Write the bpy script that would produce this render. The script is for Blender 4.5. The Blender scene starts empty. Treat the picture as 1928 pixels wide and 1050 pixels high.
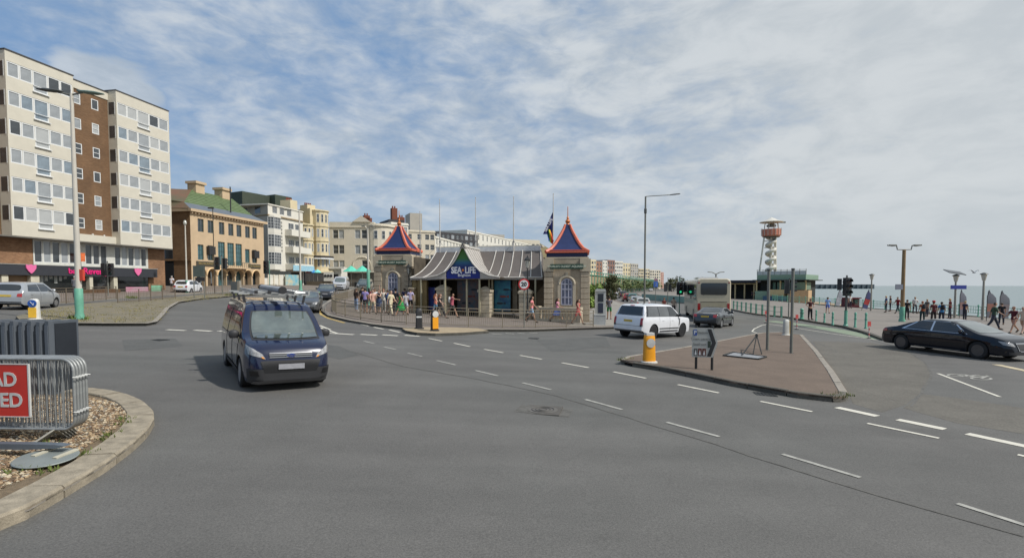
import bpy, bmesh, math, random
import numpy as np
from mathutils import Vector, Matrix
from mathutils.bvhtree import BVHTree
R = math.radians
sc = bpy.context.scene
random.seed(7)
# ------------------------------------------------------------------ camera
CAMH, FPX, CX, CY, TILT = 2.45, 964.0, 964.0, 579.1, R(2.5)
cam_d = bpy.data.cameras.new('camera'); cam = bpy.data.objects.new('camera', cam_d)
sc.collection.objects.link(cam); sc.camera = cam
cam.location = (0, 0, CAMH); cam.rotation_euler = (R(90) - TILT, 0, 0)
cam_d.sensor_width = 36; cam_d.lens = 18.0; cam_d.shift_y = (CY - 525) / 1928
cam_d.clip_start = 0.1; cam_d.clip_end = 20000
# ------------------------------------------------------------------ sun and sky
SUN_EL, SUN_AZ = R(48), R(111)            # azimuth clockwise from +Y (the view direction)
sun_d = bpy.data.lights.new('sun', 'SUN'); sun = bpy.data.objects.new('sun', sun_d); sc.collection.objects.link(sun)
sun_d.energy = 3.7; sun_d.angle = R(1.6); sun_d.color = (1.0, 0.965, 0.92)
sd = Vector((math.sin(SUN_AZ) * math.cos(SUN_EL), math.cos(SUN_AZ) * math.cos(SUN_EL), math.sin(SUN_EL)))
sun.rotation_euler = (-sd).to_track_quat('-Z', 'Y').to_euler(); sun.location = sd * 60
sc.view_settings.view_transform = 'Standard'; sc.view_settings.look = 'None'
sc.view_settings.exposure = 0; sc.view_settings.gamma = 1; sc.view_settings.use_curve_mapping = False
sc.render.engine = 'CYCLES'; sc.cycles.use_denoising = True; sc.cycles.max_bounces = 5
sc.cycles.diffuse_bounces = 3; sc.cycles.glossy_bounces = 3; sc.cycles.caustics_reflective = False; sc.cycles.caustics_refractive = False
world = bpy.data.worlds.new('World'); sc.world = world; world.use_nodes = True
W = world.node_tree; W.nodes.clear()
def wn(t, **k):
    n = W.nodes.new(t)
    for a, b in k.items():
        if isinstance(a, str) and hasattr(n, a): setattr(n, a, b)
    return n
def wm(op, a, b=None, c=None):
    n = wn('ShaderNodeMath', operation=op)
    for i, v in enumerate((a, b, c)):
        if v is None: continue
        if isinstance(v, (int, float)): n.inputs[i].default_value = v
        else: W.links.new(v, n.inputs[i])
    return n.outputs[0]
def wramp(v, a, b):
    n = wn('ShaderNodeMapRange'); n.interpolation_type = 'SMOOTHSTEP'
    W.links.new(v, n.inputs[0]); n.inputs[1].default_value = a; n.inputs[2].default_value = b
    return n.outputs[0]
def wmix(f, a, b):
    n = wn('ShaderNodeMix', data_type='RGBA')
    W.links.new(f, n.inputs[0])
    for s, v in ((6, a), (7, b)):
        if isinstance(v, tuple): n.inputs[s].default_value = (*v, 1)
        else: W.links.new(v, n.inputs[s])
    return n.outputs[2]
SKY = 0.1
sky = wn('ShaderNodeTexSky', sky_type='NISHITA', sun_disc=False, sun_elevation=SUN_EL, sun_rotation=SUN_AZ, air_density=1.0, dust_density=1.2, ozone_density=1.6)
tc = wn('ShaderNodeTexCoord'); sp = wn('ShaderNodeSeparateXYZ'); W.links.new(tc.outputs['Generated'], sp.inputs[0])
dx, dy, dz = sp.outputs
dzc = wm('MAXIMUM', dz, 0.0); den = wm('ADD', dzc, 0.09)
def wnoise(sc_, detail, rough, off, dist=0.0, zs=2.4):
    mp = wn('ShaderNodeMapping'); W.links.new(tc.outputs['Generated'], mp.inputs[0])
    mp.inputs['Scale'].default_value = (sc_, sc_, sc_ * zs); mp.inputs['Location'].default_value = (off, off * .7, 0); mp.inputs['Rotation'].default_value = (0, .12, .5)
    n = wn('ShaderNodeTexNoise'); W.links.new(mp.outputs[0], n.inputs['Vector']); n.inputs['Scale'].default_value = 1
    n.inputs['Detail'].default_value = detail; n.inputs['Roughness'].default_value = rough; n.inputs['Distortion'].default_value = dist
    return n.outputs[0]
n1 = wnoise(2.2, 4, .5, 3.1, .3, 1.9); n2 = wnoise(9., 6, .6, 7.7, .35, 2.3); n3 = wnoise(26., 4, .55, 1.7, .3, 2.6)
cover = wm('ADD', wm('ADD', wm('MULTIPLY', n1, .50), wm('MULTIPLY', n2, .38)), wm('MULTIPLY', n3, .20))
# the cloud sheet is closed over the sea (right) and opens towards the town (left, low)
cover = wm('ADD', wm('ADD', cover, .05), wm('MULTIPLY', dx, .27))
cover = wm('SUBTRACT', cover, wm('MULTIPLY', wramp(dz, .20, .0), wm('MULTIPLY', wramp(dx, .25, -.35), .15)))
mask = wm('MULTIPLY', wramp(cover, .32, .71), .92)
# three fair-weather cumulus low over the roofs
def blob(px, py, rx, ry):
    a = (px - CX) / FPX; c = -(py - CY) / FPX
    d = Vector((a, math.cos(TILT) + c * math.sin(TILT), -math.sin(TILT) + c * math.cos(TILT))).normalized()
    r = Vector((d.y, -d.x, 0)).normalized(); up = r.cross(d)
    def dot(vv):
        return wm('ADD', wm('ADD', wm('MULTIPLY', dx, vv.x), wm('MULTIPLY', dy, vv.y)), wm('MULTIPLY', dz, vv.z))
    e1 = wm('DIVIDE', dot(r), rx); e2 = wm('DIVIDE', dot(up), ry)
    rr = wm('SQRT', wm('ADD', wm('MULTIPLY', e1, e1), wm('MULTIPLY', e2, e2)))
    rr = wm('ADD', rr, wm('MULTIPLY', wm('SUBTRACT', n2, .5), 1.6))
    return wm('MULTIPLY', wramp(rr, 1.0, .45), wm('MULTIPLY', wramp(dot(d), .5, .6), .75))
for b in ((195, 165, .10, .055), (455, 335, .045, .016), (650, 392, .04, .022), (140, 130, .05, .035)):
    mask = wm('MAXIMUM', mask, blob(*b))
ccol = wmix(wramp(n2, .33, .67), (4.7, 5.25, 5.75), (6.5, 6.9, 7.2))
ccol = wmix(wm('MULTIPLY', wramp(dx, -.05, .65), .5), ccol, (6.75, 6.95, 6.85))
ccol = wmix(wm('MULTIPLY', wramp(dz, .16, .0), .75), ccol, (5.3, 5.75, 6.0))
blue = wmix(wm('ADD', wm('MULTIPLY', wramp(dz, .0, .5), .25), .5), sky.outputs[0], (2.0, 3.6, 6.2))
blue = wmix(wm('MULTIPLY', wramp(dz, .3, .0), .7), blue, (3.0, 4.5, 6.4))
tot = wmix(mask, blue, ccol)
bg = wn('ShaderNodeBackground'); W.links.new(tot, bg.inputs[0]); bg.inputs[1].default_value = SKY
wo = wn('ShaderNodeOutputWorld'); W.links.new(bg.outputs[0], wo.inputs[0])

# ------------------------------------------------------------------ the lie of the land
_gx = np.array([-400, -80, -60, -45, -38, -27, -14, -6, 0, 5, 10, 15, 25, 60, 400.])
_gz = np.array([2.6, 2.3, 2.05, 1.7, 1.5, 1.1, .58, .23, 0, -.18, -.36, -.48, -.55, -.6, -.7])
def sst(a, b, x):
    t = np.clip((x - a) / (b - a), 0, 1); return t * t * (3 - 2 * t)
def edge_x(y): return 43.0 + 0.13 * (np.maximum(y, -60) - 45) + 0.2 * np.maximum(np.asarray(y, float) - 95, 0)
def cliff_x(y): return 22 + 0.364 * (y - 150)
def g_arr(x, y):
    z = sum(np.interp(x + d, _gx, _gz) for d in (-2, -1, 0, 1, 2)) / 5
    z = z + 0.85 * sst(50, 78, y) * sst(-6, -20, x)
    z = z + 9.0 * sst(140, 420, y) * sst(20, -30, x)
    z = z + 5.6 * sst(128, 140, y) * sst(1.5, -1.5, x - cliff_x(y))
    z = z - 8.5 * sst(0.6, 24, x - edge_x(y)) - 3.2 * sst(0.6, 1.2, x - edge_x(y))
    return z
def g(x, y): return float(g_arr(np.array(float(x)), np.array(float(y))))
def ray(px, py):
    a = (px - CX) / FPX; c = -(py - CY) / FPX
    return Vector((a, math.cos(TILT) + c * math.sin(TILT), -math.sin(TILT) + c * math.cos(TILT)))
def gp(px, py, lift=0.0):
    """where the photograph's pixel meets the ground (metres)"""
    d = ray(px, py); lo, hi = 0.5, None
    ts = np.geomspace(1.0, 3000, 500)
    f = CAMH + ts * d.z - g_arr(ts * d.x, ts * d.y) - lift
    k = np.argmax(f < 0)
    if not (f < 0).any(): k = len(ts) - 1
    a, b = ts[max(k - 1, 0)], ts[k]
    for _ in range(30):
        m = (a + b) / 2
        if CAMH + m * d.z - g(m * d.x, m * d.y) - lift < 0: b = m
        else: a = m
    return (b * d.x, b * d.y)
def at_y(px, py, Y):
    d = ray(px, py); t = Y / d.y
    return (d.x * t, Y, CAMH + d.z * t)
def hgt(px, py, x, y):
    """height above datum of pixel row py over ground point x, y"""
    d = ray(px, py); return CAMH + d.z * (y / d.y)
# ------------------------------------------------------------------ materials
def lin(c):
    return tuple(((v / 255 + .055) / 1.055) ** 2.4 if v > 10 else v / 255 / 12.92 for v in c)
MATS = {}
def mat(name, col, rough=.7, metal=0., var=.12, scale=3., bump=0., bscale=None, coat=0., emit=None, col2=None, spec=.5, fine=0., trans=0.):
    if name in MATS: return MATS[name]
    m = bpy.data.materials.new(name); MATS[name] = m; m.use_nodes = True
    t = m.node_tree; b = t.nodes['Principled BSDF']; L = t.links
    b.inputs['Roughness'].default_value = rough; b.inputs['Metallic'].default_value = metal
    b.inputs['Specular IOR Level'].default_value = spec; b.inputs['Coat Weight'].default_value = coat; b.inputs['Coat Roughness'].default_value = .04
    b.inputs['Transmission Weight'].default_value = trans
    b.inputs['Base Color'].default_value = (*col, 1)
    if var > 0 or col2:
        co = t.nodes.new('ShaderNodeTexCoord'); n = t.nodes.new('ShaderNodeTexNoise')
        n.inputs['Scale'].default_value = scale; n.inputs['Detail'].default_value = 6; n.inputs['Roughness'].default_value = .62
        L.new(co.outputs['Object'], n.inputs['Vector'])
        r = t.nodes.new('ShaderNodeValToRGB'); L.new(n.outputs[0], r.inputs[0])
        c2 = col2 or tuple(min(1, v * (1 + var)) for v in col); c1 = col if col2 else tuple(v * (1 - var) for v in col)
        r.color_ramp.elements[0].position = .32; r.color_ramp.elements[1].position = .68
        r.color_ramp.elements[0].color = (*c1, 1); r.color_ramp.elements[1].color = (*c2, 1)
        out = r.outputs[0]
        if fine:
            n2 = t.nodes.new('ShaderNodeTexNoise'); n2.inputs['Scale'].default_value = scale * 22; n2.inputs['Detail'].default_value = 2
            L.new(co.outputs['Object'], n2.inputs['Vector'])
            mr = t.nodes.new('ShaderNodeMapRange'); L.new(n2.outputs[0], mr.inputs[0]); mr.inputs[1].default_value = .3; mr.inputs[2].default_value = .7
            mr.inputs[3].default_value = 1 - fine; mr.inputs[4].default_value = 1 + fine
            vm = t.nodes.new('ShaderNodeVectorMath'); vm.operation = 'SCALE'; L.new(out, vm.inputs[0]); L.new(mr.outputs[0], vm.inputs['Scale'])
            out = vm.outputs[0]
        L.new(out, b.inputs['Base Color'])
        if bump:
            n3 = t.nodes.new('ShaderNodeTexNoise'); n3.inputs['Scale'].default_value = bscale or scale * 8; n3.inputs['Detail'].default_value = 4
            L.new(co.outputs['Object'], n3.inputs['Vector'])
            bp = t.nodes.new('ShaderNodeBump'); bp.inputs['Strength'].default_value = bump; bp.inputs['Distance'].default_value = .02
            L.new(n3.outputs[0], bp.inputs['Height']); L.new(bp.outputs[0], b.inputs['Normal'])
    if emit:
        b.inputs['Emission Color'].default_value = (*emit[0], 1); b.inputs['Emission Strength'].default_value = emit[1]
    return m
def paint(name, c, **k):
    k.setdefault('rough', .35); k.setdefault('var', .05); k.setdefault('coat', .6); return mat(name, c, **k)
# ------------------------------------------------------------------ mesh builder
class MB:
    def __init__(s): s.v = []; s.f = []; s.m = []; s.sm = False
    def quad(s, a, b, c, d, m=0):
        n = len(s.v); s.v += [tuple(a), tuple(b), tuple(c), tuple(d)]; s.f.append((n, n + 1, n + 2, n + 3)); s.m.append(m); return s
    def poly(s, pts, m=0):
        n = len(s.v); s.v += [tuple(p) for p in pts]; s.f.append(tuple(range(n, n + len(pts)))); s.m.append(m); return s
    def box(s, x0, y0, z0, x1, y1, z1, m=0, rot=0., piv=None):
        P = [(x0, y0, z0), (x1, y0, z0), (x1, y1, z0), (x0, y1, z0), (x0, y0, z1), (x1, y0, z1), (x1, y1, z1), (x0, y1, z1)]
        if rot:
            cx, cy = piv or ((x0 + x1) / 2, (y0 + y1) / 2); c, n_ = math.cos(rot), math.sin(rot)
            P = [(cx + (p[0] - cx) * c - (p[1] - cy) * n_, cy + (p[0] - cx) * n_ + (p[1] - cy) * c, p[2]) for p in P]
        n = len(s.v); s.v += P
        for f in ((0, 3, 2, 1), (4, 5, 6, 7), (0, 1, 5, 4), (1, 2, 6, 5), (2, 3, 7, 6), (3, 0, 4, 7)):
            s.f.append(tuple(n + i for i in f)); s.m.append(m)
        return s
    def cbox(s, cx, cy, z0, wx, wy, h, m=0, rot=0.): return s.box(cx - wx / 2, cy - wy / 2, z0, cx + wx / 2, cy + wy / 2, z0 + h, m, rot)
    def beam(s, p, q, w, h=None, m=0, up=Vector((0, 0, 1))):
        p = Vector(p); q = Vector(q); d = (q - p)
        if d.length < 1e-6: return s
        d.normalize(); a = d.cross(up)
        if a.length < 1e-3: a = d.cross(Vector((1, 0, 0)))
        a.normalize(); b = a.cross(d); h = h or w; a = a * w / 2; b = b * h / 2; n = len(s.v)
        for e in (p, q): s.v += [tuple(e + a + b), tuple(e - a + b), tuple(e - a - b), tuple(e + a - b)]
        for f in ((0, 1, 2, 3), (7, 6, 5, 4), (0, 4, 5, 1), (1, 5, 6, 2), (2, 6, 7, 3), (3, 7, 4, 0)):
            s.f.append(tuple(n + i for i in f)); s.m.append(m)
        return s
    def tube(s, pts, r, n=8, m=0, cap=True):
        pts = [Vector(p) for p in pts]; rs = r if isinstance(r, (list, tuple)) else [r] * len(pts); base = len(s.v); prev = None
        for i, p in enumerate(pts):
            d = (pts[min(i + 1, len(pts) - 1)] - pts[max(i - 1, 0)]).normalized()
            if prev is None:
                a = d.cross(Vector((0, 0, 1)))
                if a.length < 1e-3: a = d.cross(Vector((1, 0, 0)))
            else: a = prev - d * prev.dot(d)
            a.normalize(); prev = a; b = d.cross(a)
            for k in range(n):
                t = 2 * math.pi * k / n; s.v.append(tuple(p + (a * math.cos(t) + b * math.sin(t)) * rs[i]))
        for i in range(len(pts) - 1):
            for k in range(n):
                s.f.append((base + i * n + k, base + i * n + (k + 1) % n, base + (i + 1) * n + (k + 1) % n, base + (i + 1) * n + k)); s.m.append(m)
        if cap:
            s.f.append(tuple(base + k for k in range(n))[::-1]); s.m.append(m)
            s.f.append(tuple(base + (len(pts) - 1) * n + k for k in range(n))); s.m.append(m)
        return s
    def lathe(s, prof, n=12, m=0, c=(0, 0, 0), sx=1., sy=1., ph=0.):
        base = len(s.v); L = len(prof)
        for r, z in prof:
            for k in range(n):
                t = 2 * math.pi * (k + ph) / n; s.v.append((c[0] + r * sx * math.cos(t), c[1] + r * sy * math.sin(t), c[2] + z))
        for i in range(L - 1):
            for k in range(n):
                s.f.append((base + i * n + k, base + i * n + (k + 1) % n, base + (i + 1) * n + (k + 1) % n, base + (i + 1) * n + k)); s.m.append(m)
        if prof[0][0] > 1e-4: s.f.append(tuple(base + k for k in range(n))[::-1]); s.m.append(m)
        if prof[-1][0] > 1e-4: s.f.append(tuple(base + (L - 1) * n + k for k in range(n))); s.m.append(m)
        return s
    def prism(s, pts, d0, d1, plane='xz', m=0):
        """outline pts in a plane, extruded along the third axis from d0 to d1"""
        def P(a, b, d): return (a, d, b) if plane == 'xz' else ((a, b, d) if plane == 'xy' else (d, a, b))
        n = len(pts); base = len(s.v)
        s.v += [P(a, b, d0) for a, b in pts] + [P(a, b, d1) for a, b in pts]
        s.f.append(tuple(base + i for i in range(n))); s.m.append(m); s.f.append(tuple(base + n + i for i in range(n))[::-1]); s.m.append(m)
        for i in range(n):
            j = (i + 1) % n; s.f.append((base + i, base + n + i, base + n + j, base + j)); s.m.append(m)
        return s
    def grid(s, fn, nu, nv, m=0):
        base = len(s.v)
        for i in range(nu + 1):
            for j in range(nv + 1): s.v.append(tuple(fn(i / nu, j / nv)))
        for i in range(nu):
            for j in range(nv):
                a = base + i * (nv + 1) + j; s.f.append((a, a + nv + 1, a + nv + 2, a + 1)); s.m.append(m)
        return s
    def mesh(s, name, mats, smooth=None, fix=True):
        me = bpy.data.meshes.new(name); me.from_pydata(s.v, [], s.f)
        for x in (mats if isinstance(mats, (list, tuple)) else [mats]): me.materials.append(x)
        me.polygons.foreach_set('material_index', s.m)
        if fix:
            bm = bmesh.new(); bm.from_mesh(me); bmesh.ops.remove_doubles(bm, verts=bm.verts, dist=1e-5); bmesh.ops.recalc_face_normals(bm, faces=bm.faces); bm.to_mesh(me); bm.free()
        if smooth is not None:
            me.polygons.foreach_set('use_smooth', [True] * len(me.polygons)); me.set_sharp_from_angle(angle=R(smooth))
        me.update(); return me
    def build(s, name, mats, parent=None, loc=(0, 0, 0), rz=0., smooth=None, fix=True, **tg):
        return put(name, s.mesh(name, mats, smooth, fix), parent, loc, rz, **tg)
COL = sc.collection
def tag(o, label=None, cat=None, group=None, kind=None):
    if label: o['label'] = label
    if cat: o['category'] = cat
    if group: o['group'] = group
    if kind: o['kind'] = kind
    return o
def put(name, me, parent=None, loc=(0, 0, 0), rz=0., label=None, cat=None, group=None, kind=None):
    o = bpy.data.objects.new(name, me); COL.objects.link(o); o.location = loc
    o.rotation_euler = rz if isinstance(rz, (tuple, list)) else (0, 0, rz)
    if parent: o.parent = parent
    return tag(o, label, cat, group, kind)
def thing(name, label, cat, loc=(0, 0, 0), rz=0., group=None): return put(name, None, None, loc, rz, label, cat, group)
CH = {}
def copy_tree(o, parent=None):
    c = o.copy(); COL.objects.link(c); c.parent = parent
    for ch in o.children: copy_tree(ch, c)
    return c
def textmesh(txt, size, ext=.01, bold=0.0, italic=0., align='CENTER', sx=1.):
    cu = bpy.data.curves.new('t', 'FONT'); cu.body = txt; cu.size = size; cu.extrude = ext; cu.offset = bold; cu.shear = italic; cu.align_x = align; cu.align_y = 'CENTER'; cu.resolution_u = 3
    o = bpy.data.objects.new('t', cu); COL.objects.link(o)
    dg = bpy.context.evaluated_depsgraph_get(); me = bpy.data.meshes.new_from_object(o.evaluated_get(dg), depsgraph=dg)
    bpy.data.objects.remove(o); me.name = 'lettering'
    me.transform(Matrix.Diagonal((sx, 1, 1, 1))); return me
def lettering(txt, size, m, parent, loc, rz, name='lettering', **k):
    """upright letters whose face looks along local -y"""
    me = textmesh(txt, size, **k); me.transform(Matrix.Rotation(R(90), 4, 'X')); me.materials.clear(); me.materials.append(m)
    return put(name, me, parent, loc, rz)
# ------------------------------------------------------------------ ground, roads and pavements
def draped(name, poly, lift, m, skirt=0., ms=None, parent=None, step=4., kind='structure', hole=None, smooth_skirt=None):
    """a flat outline laid over the land, cut on a grid so it follows the slope; skirt = visible kerb face"""
    bm = bmesh.new(); vs = [bm.verts.new((p[0], p[1], 0)) for p in poly]; bm.faces.new(vs)
    bmesh.ops.triangulate(bm, faces=bm.faces)
    xs = [p[0] for p in poly]; ys = [p[1] for p in poly]
    for ax, lo, hi in ((0, min(xs), max(xs)), (1, min(ys), max(ys))):
        st = step if ax == 0 else step * 2.5
        k = math.ceil(lo / st) * st
        while k < hi:
            co = Vector((k, 0, 0)) if ax == 0 else Vector((0, k, 0)); no = Vector((1, 0, 0)) if ax == 0 else Vector((0, 1, 0))
            bmesh.ops.bisect_plane(bm, geom=bm.verts[:] + bm.edges[:] + bm.faces[:], plane_co=co, plane_no=no, dist=1e-5)
            k += st
    for v in bm.verts: v.co.z = g(v.co.x, v.co.y) + lift
    for f in bm.faces:
        f.normal_update()
        if f.normal.z < 0: f.normal_flip()
    if skirt:
        be = [e for e in bm.edges if e.is_boundary]
        r = bmesh.ops.extrude_edge_only(bm, edges=be)
        for v in [x for x in r['geom'] if isinstance(x, bmesh.types.BMVert)]: v.co.z -= skirt
        for f in bm.faces:
            if abs(f.normal.z) < .5 or f.calc_area() == 0: f.material_index = 0
        bm.normal_update()
        for f in bm.faces:
            if abs(f.normal.z) < .5: f.material_index = 1 if ms else 0
    me = bpy.data.meshes.new(name); bm.to_mesh(me); bm.free(); me.materials.append(m)
    if ms: me.materials.append(ms)
    return put(name, me, parent, kind=kind if parent is None else None)
def P(*px): return [gp(*p) for p in px]
def strip(mb, pts, w, lift=.008, m=0, step=3.):
    """a painted or laid band along world points"""
    q = []
    for (a, b) in zip(pts[:-1], pts[1:]):
        n = max(1, int(math.dist(a, b) / step))
        q += [(a[0] + (b[0] - a[0]) * i / n, a[1] + (b[1] - a[1]) * i / n) for i in range(n)]
    q.append(pts[-1]); row = []
    for i, p in enumerate(q):
        a = Vector(q[max(i - 1, 0)]); b = Vector(q[min(i + 1, len(q) - 1)]); d = (b - a).normalized(); n = Vector((-d.y, d.x)) * w / 2
        l = (p[0] + n.x, p[1] + n.y); r = (p[0] - n.x, p[1] - n.y)
        row.append(((*l, g(*l) + lift), (*r, g(*r) + lift)))
    for a, b in zip(row[:-1], row[1:]): mb.quad(a[0], a[1], b[1], b[0], m)
def road_mat():
    m = bpy.data.materials.new('worn asphalt'); m.use_nodes = True; t = m.node_tree; L = t.links; b = t.nodes['Principled BSDF']
    co = t.nodes.new('ShaderNodeTexCoord')
    def noise(s, d=5, r=.6, dist=0.):
        n = t.nodes.new('ShaderNodeTexNoise'); n.inputs['Scale'].default_value = s; n.inputs['Detail'].default_value = d; n.inputs['Roughness'].default_value = r; n.inputs['Distortion'].default_value = dist
        L.new(co.outputs['Object'], n.inputs['Vector']); return n.outputs[0]
    def ramp(v, a, b_, lo, hi):
        n = t.nodes.new('ShaderNodeMapRange'); L.new(v, n.inputs[0]); n.inputs[1].default_value = a; n.inputs[2].default_value = b_; n.inputs[3].default_value = lo; n.inputs[4].default_value = hi; return n.outputs[0]
    def mul(a, b_):
        n = t.nodes.new('ShaderNodeMath'); n.operation = 'MULTIPLY'; L.new(a, n.inputs[0]); L.new(b_, n.inputs[1]); return n.outputs[0]
    k = mul(ramp(noise(.16, 5, .6, .6), .3, .7, .82, 1.14), ramp(noise(1.3, 6), .3, .7, .94, 1.06))
    k = mul(k, ramp(noise(48, 3, .7), .25, .75, .66, 1.40)); k = mul(k, ramp(noise(170, 1), .3, .8, .85, 1.3))
    mp = t.nodes.new('ShaderNodeMapping'); mp.inputs['Rotation'].default_value = (0, 0, R(33)); mp.inputs['Scale'].default_value = (.09, .9, 1); L.new(co.outputs['Object'], mp.inputs[0])
    ns = t.nodes.new('ShaderNodeTexNoise'); ns.inputs['Scale'].default_value = 1; ns.inputs['Detail'].default_value = 4; L.new(mp.outputs[0], ns.inputs['Vector']); k = mul(k, ramp(ns.outputs[0], .35, .65, .91, 1.08))
    mx = t.nodes.new('ShaderNodeMix'); mx.data_type = 'RGBA'; L.new(ramp(noise(.07, 3), .42, .6, 0, 1), mx.inputs[0])
    mx.inputs[6].default_value = (.114, .109, .100, 1); mx.inputs[7].default_value = (.103, .102, .093, 1)
    vm = t.nodes.new('ShaderNodeVectorMath'); vm.operation = 'SCALE'; L.new(mx.outputs[2], vm.inputs[0]); L.new(k, vm.inputs['Scale']); L.new(vm.outputs[0], b.inputs['Base Color'])
    b.inputs['Roughness'].default_value = .82
    bp = t.nodes.new('ShaderNodeBump'); bp.inputs['Strength'].default_value = .5; bp.inputs['Distance'].default_value = .012; L.new(noise(70, 3), bp.inputs['Height']); L.new(bp.outputs[0], b.inputs['Normal'])
    return m
M_ROAD = road_mat()
M_KERB = mat('kerb granite', lin((142, 135, 124)), .85, var=.18, scale=5, bump=.4, fine=.18)
M_KERBD = mat('dark weathered kerb', lin((78, 76, 70)), .9, var=.3, scale=4, bump=.4, fine=.2)
M_PAVE = mat('pavement tarmac', lin((118, 108, 99)), .9, var=.14, scale=1.1, bump=.3, fine=.12)
M_SLAB = mat('pale paving slabs', lin((140, 135, 126)), .9, var=.10, scale=1.2, bump=.2, fine=.08)
M_PROM = mat('promenade paving', lin((128, 121, 113)), .9, var=.09, scale=.5, bump=.2, fine=.08)
M_RED = mat('brown-red island tarmac', lin((104, 90, 78)), .93, var=.12, scale=1.3, bump=.4, fine=.16)
M_COB = mat('weedy cobbles', lin((104, 100, 84)), .95, col2=lin((128, 118, 98)), scale=1.8, bump=.8, fine=.3)
M_LINE = mat('worn white road paint', lin((205, 200, 186)), .7, var=.10, scale=9, fine=.12)
M_LINEF = mat('faded white road paint', lin((158, 156, 148)), .8, var=.25, scale=6, fine=.2)
M_YEL = mat('yellow road paint', lin((186, 160, 98)), .8, var=.15, scale=5)
M_GRNL = mat('green cycle lane surface', lin((126, 138, 116)), .85, var=.12, scale=2, fine=.1)
M_PATCH = mat('darker tarmac', lin((84, 84, 80)), .9, var=.15, scale=2.5, fine=.2, bump=.3)
# ground sheet: dense near, coarse to the horizon
xs = np.unique(np.concatenate([-np.geomspace(60, 7000, 16), np.arange(-60, 130, 2.5), np.geomspace(130, 420, 12)]))
ys = np.unique(np.concatenate([np.arange(-40, 160, 4.0), np.geomspace(160, 1600, 40), [-300, -120]]))
X, Y = np.meshgrid(xs, ys, indexing='ij'); Z = g_arr(X, Y)
mb = MB(); mb.v = [tuple(p) for p in np.stack([X, Y, Z], -1).reshape(-1, 3)]
ny = len(ys)
for i in range(len(xs) - 1):
    for j in range(ny - 1):
        a = i * ny + j; mb.f.append((a, a + ny, a + ny + 1, a + 1)); mb.m.append(0)
road = mb.build('road', M_ROAD, smooth=60, kind='structure')
M_LAND = mat('far land', lin((110, 112, 84)), .95, var=.3, scale=.02)
# far land beyond the town
mb = MB(); mb.grid(lambda a, b: (-7000 + 7300 * a + 60 * b, 1500 + 5200 * b, 14 + 10 * b * (1 - a) - 16 * a ** 8), 4, 4); mb.build('far_land', M_LAND, kind='structure')
M_SEA = bpy.data.materials.new('sea water'); M_SEA.use_nodes = True
t = M_SEA.node_tree; b = t.nodes['Principled BSDF']; b.inputs['Base Color'].default_value = (.20, .25, .25, 1); b.inputs['Roughness'].default_value = .33; b.inputs['Specular IOR Level'].default_value = .22
co = t.nodes.new('ShaderNodeTexCoord'); mp = t.nodes.new('ShaderNodeMapping'); mp.inputs['Scale'].default_value = (.5, .16, 1); t.links.new(co.outputs['Object'], mp.inputs[0])
nn = t.nodes.new('ShaderNodeTexNoise'); nn.inputs['Scale'].default_value = 1.2; nn.inputs['Detail'].default_value = 8; t.links.new(mp.outputs[0], nn.inputs['Vector'])
bp = t.nodes.new('ShaderNodeBump'); bp.inputs['Strength'].default_value = .7; bp.inputs['Distance'].default_value = .4; t.links.new(nn.outputs[0], bp.inputs['Height']); t.links.new(bp.outputs[0], b.inputs['Normal'])
mb = MB(); mb.poly([(36, -900, -7.5), (9500, -900, -7.5), (9500, 9500, -7.5), (600, 9500, -7.5), (300, 1500, -7.5), (52, 130, -7.5)]); mb.build('sea', M_SEA, kind='structure')
M_BEACH = mat('shingle', lin((158, 138, 112)), .95, var=.15, scale=.6, fine=.15)
mb = MB(); ysb = np.linspace(-60, 700, 60)
def bfn(a, b_):
    y = -60 + 760 * a; x = edge_x(y) + .9 + 80 * b_ ** 1.2; return (x, y, -.75 - 8 * b_)
mb.grid(bfn, 60, 8); mb.build('beach', M_BEACH, kind='structure', smooth=60)
# --- pavements (outlines traced on the ground)
pav_pts = P((705, 541.5), (665, 546), (640, 556), (622, 567), (610, 577), (609, 588), (622, 597), (660, 606), (705, 614), (760, 620.5), (830, 623.5), (900, 624), (1000, 624), (1080, 621), (1160, 618.5), (1185, 614), (1196, 607), (1186, 590), (1178, 575))
far = [(16, 64), (19, 90), (26, 140), (-8, 140), (-14, 84)]
pav = draped('pavilion_pavement', pav_pts + far, .12, M_PAVE, .16, M_KERB)
draped('pale_pavement', P((1065, 619), (1080, 612), (1100, 603), (1108, 592), (1120, 575), (1150, 566), (1176, 575), (1184, 590), (1192, 607), (1182, 612), (1158, 616.5)), .128, M_SLAB)
mb = MB(); strip(mb, pav_pts[1:], .28, .127); mb.build('kerb', M_KERB, kind='structure')
isl_pts = P((40, 609), (120, 612.5), (200, 613.5), (275, 613.5), (291, 610), (303, 598), (315, 583), (334, 571), (380, 563.5), (441, 558), (500, 554.5), (545, 552), (540, 549.5), (470, 551.5), (392, 555), (330, 561), (255, 567.5), (170, 574), (110, 581), (60, 592), (30, 600))
draped('cobbled_island', isl_pts, .12, M_COB, .14, M_KERBD, step=2.)
mb = MB(); strip(mb, isl_pts[:12], .22, .128); mb.build('kerb', M_KERB, kind='structure')
# building-side pavement
bp_pts = P((-60, 580), (60, 575), (150, 568.5), (230, 561.5), (310, 556), (400, 550.5), (480, 547.8), (560, 546), (615, 544.5)) + [(-32, 84), (-30, 98), (-60, 110), (-75, 60), (-60, 20)]
draped('building_pavement', bp_pts, .12, M_PAVE, .14, M_KERB, step=3.)
# small refuge with the two bollards
ref_pts = P((757, 622.5), (764, 627), (785, 631), (820, 632.5), (870, 631), (920, 627), (900, 622.5), (850, 620.5), (790, 620))
draped('traffic_refuge', ref_pts, .13, mat('pale refuge concrete', lin((158, 142, 116)), .9, var=.12, scale=3, fine=.1), .14, M_KERBD, step=1.)
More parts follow.
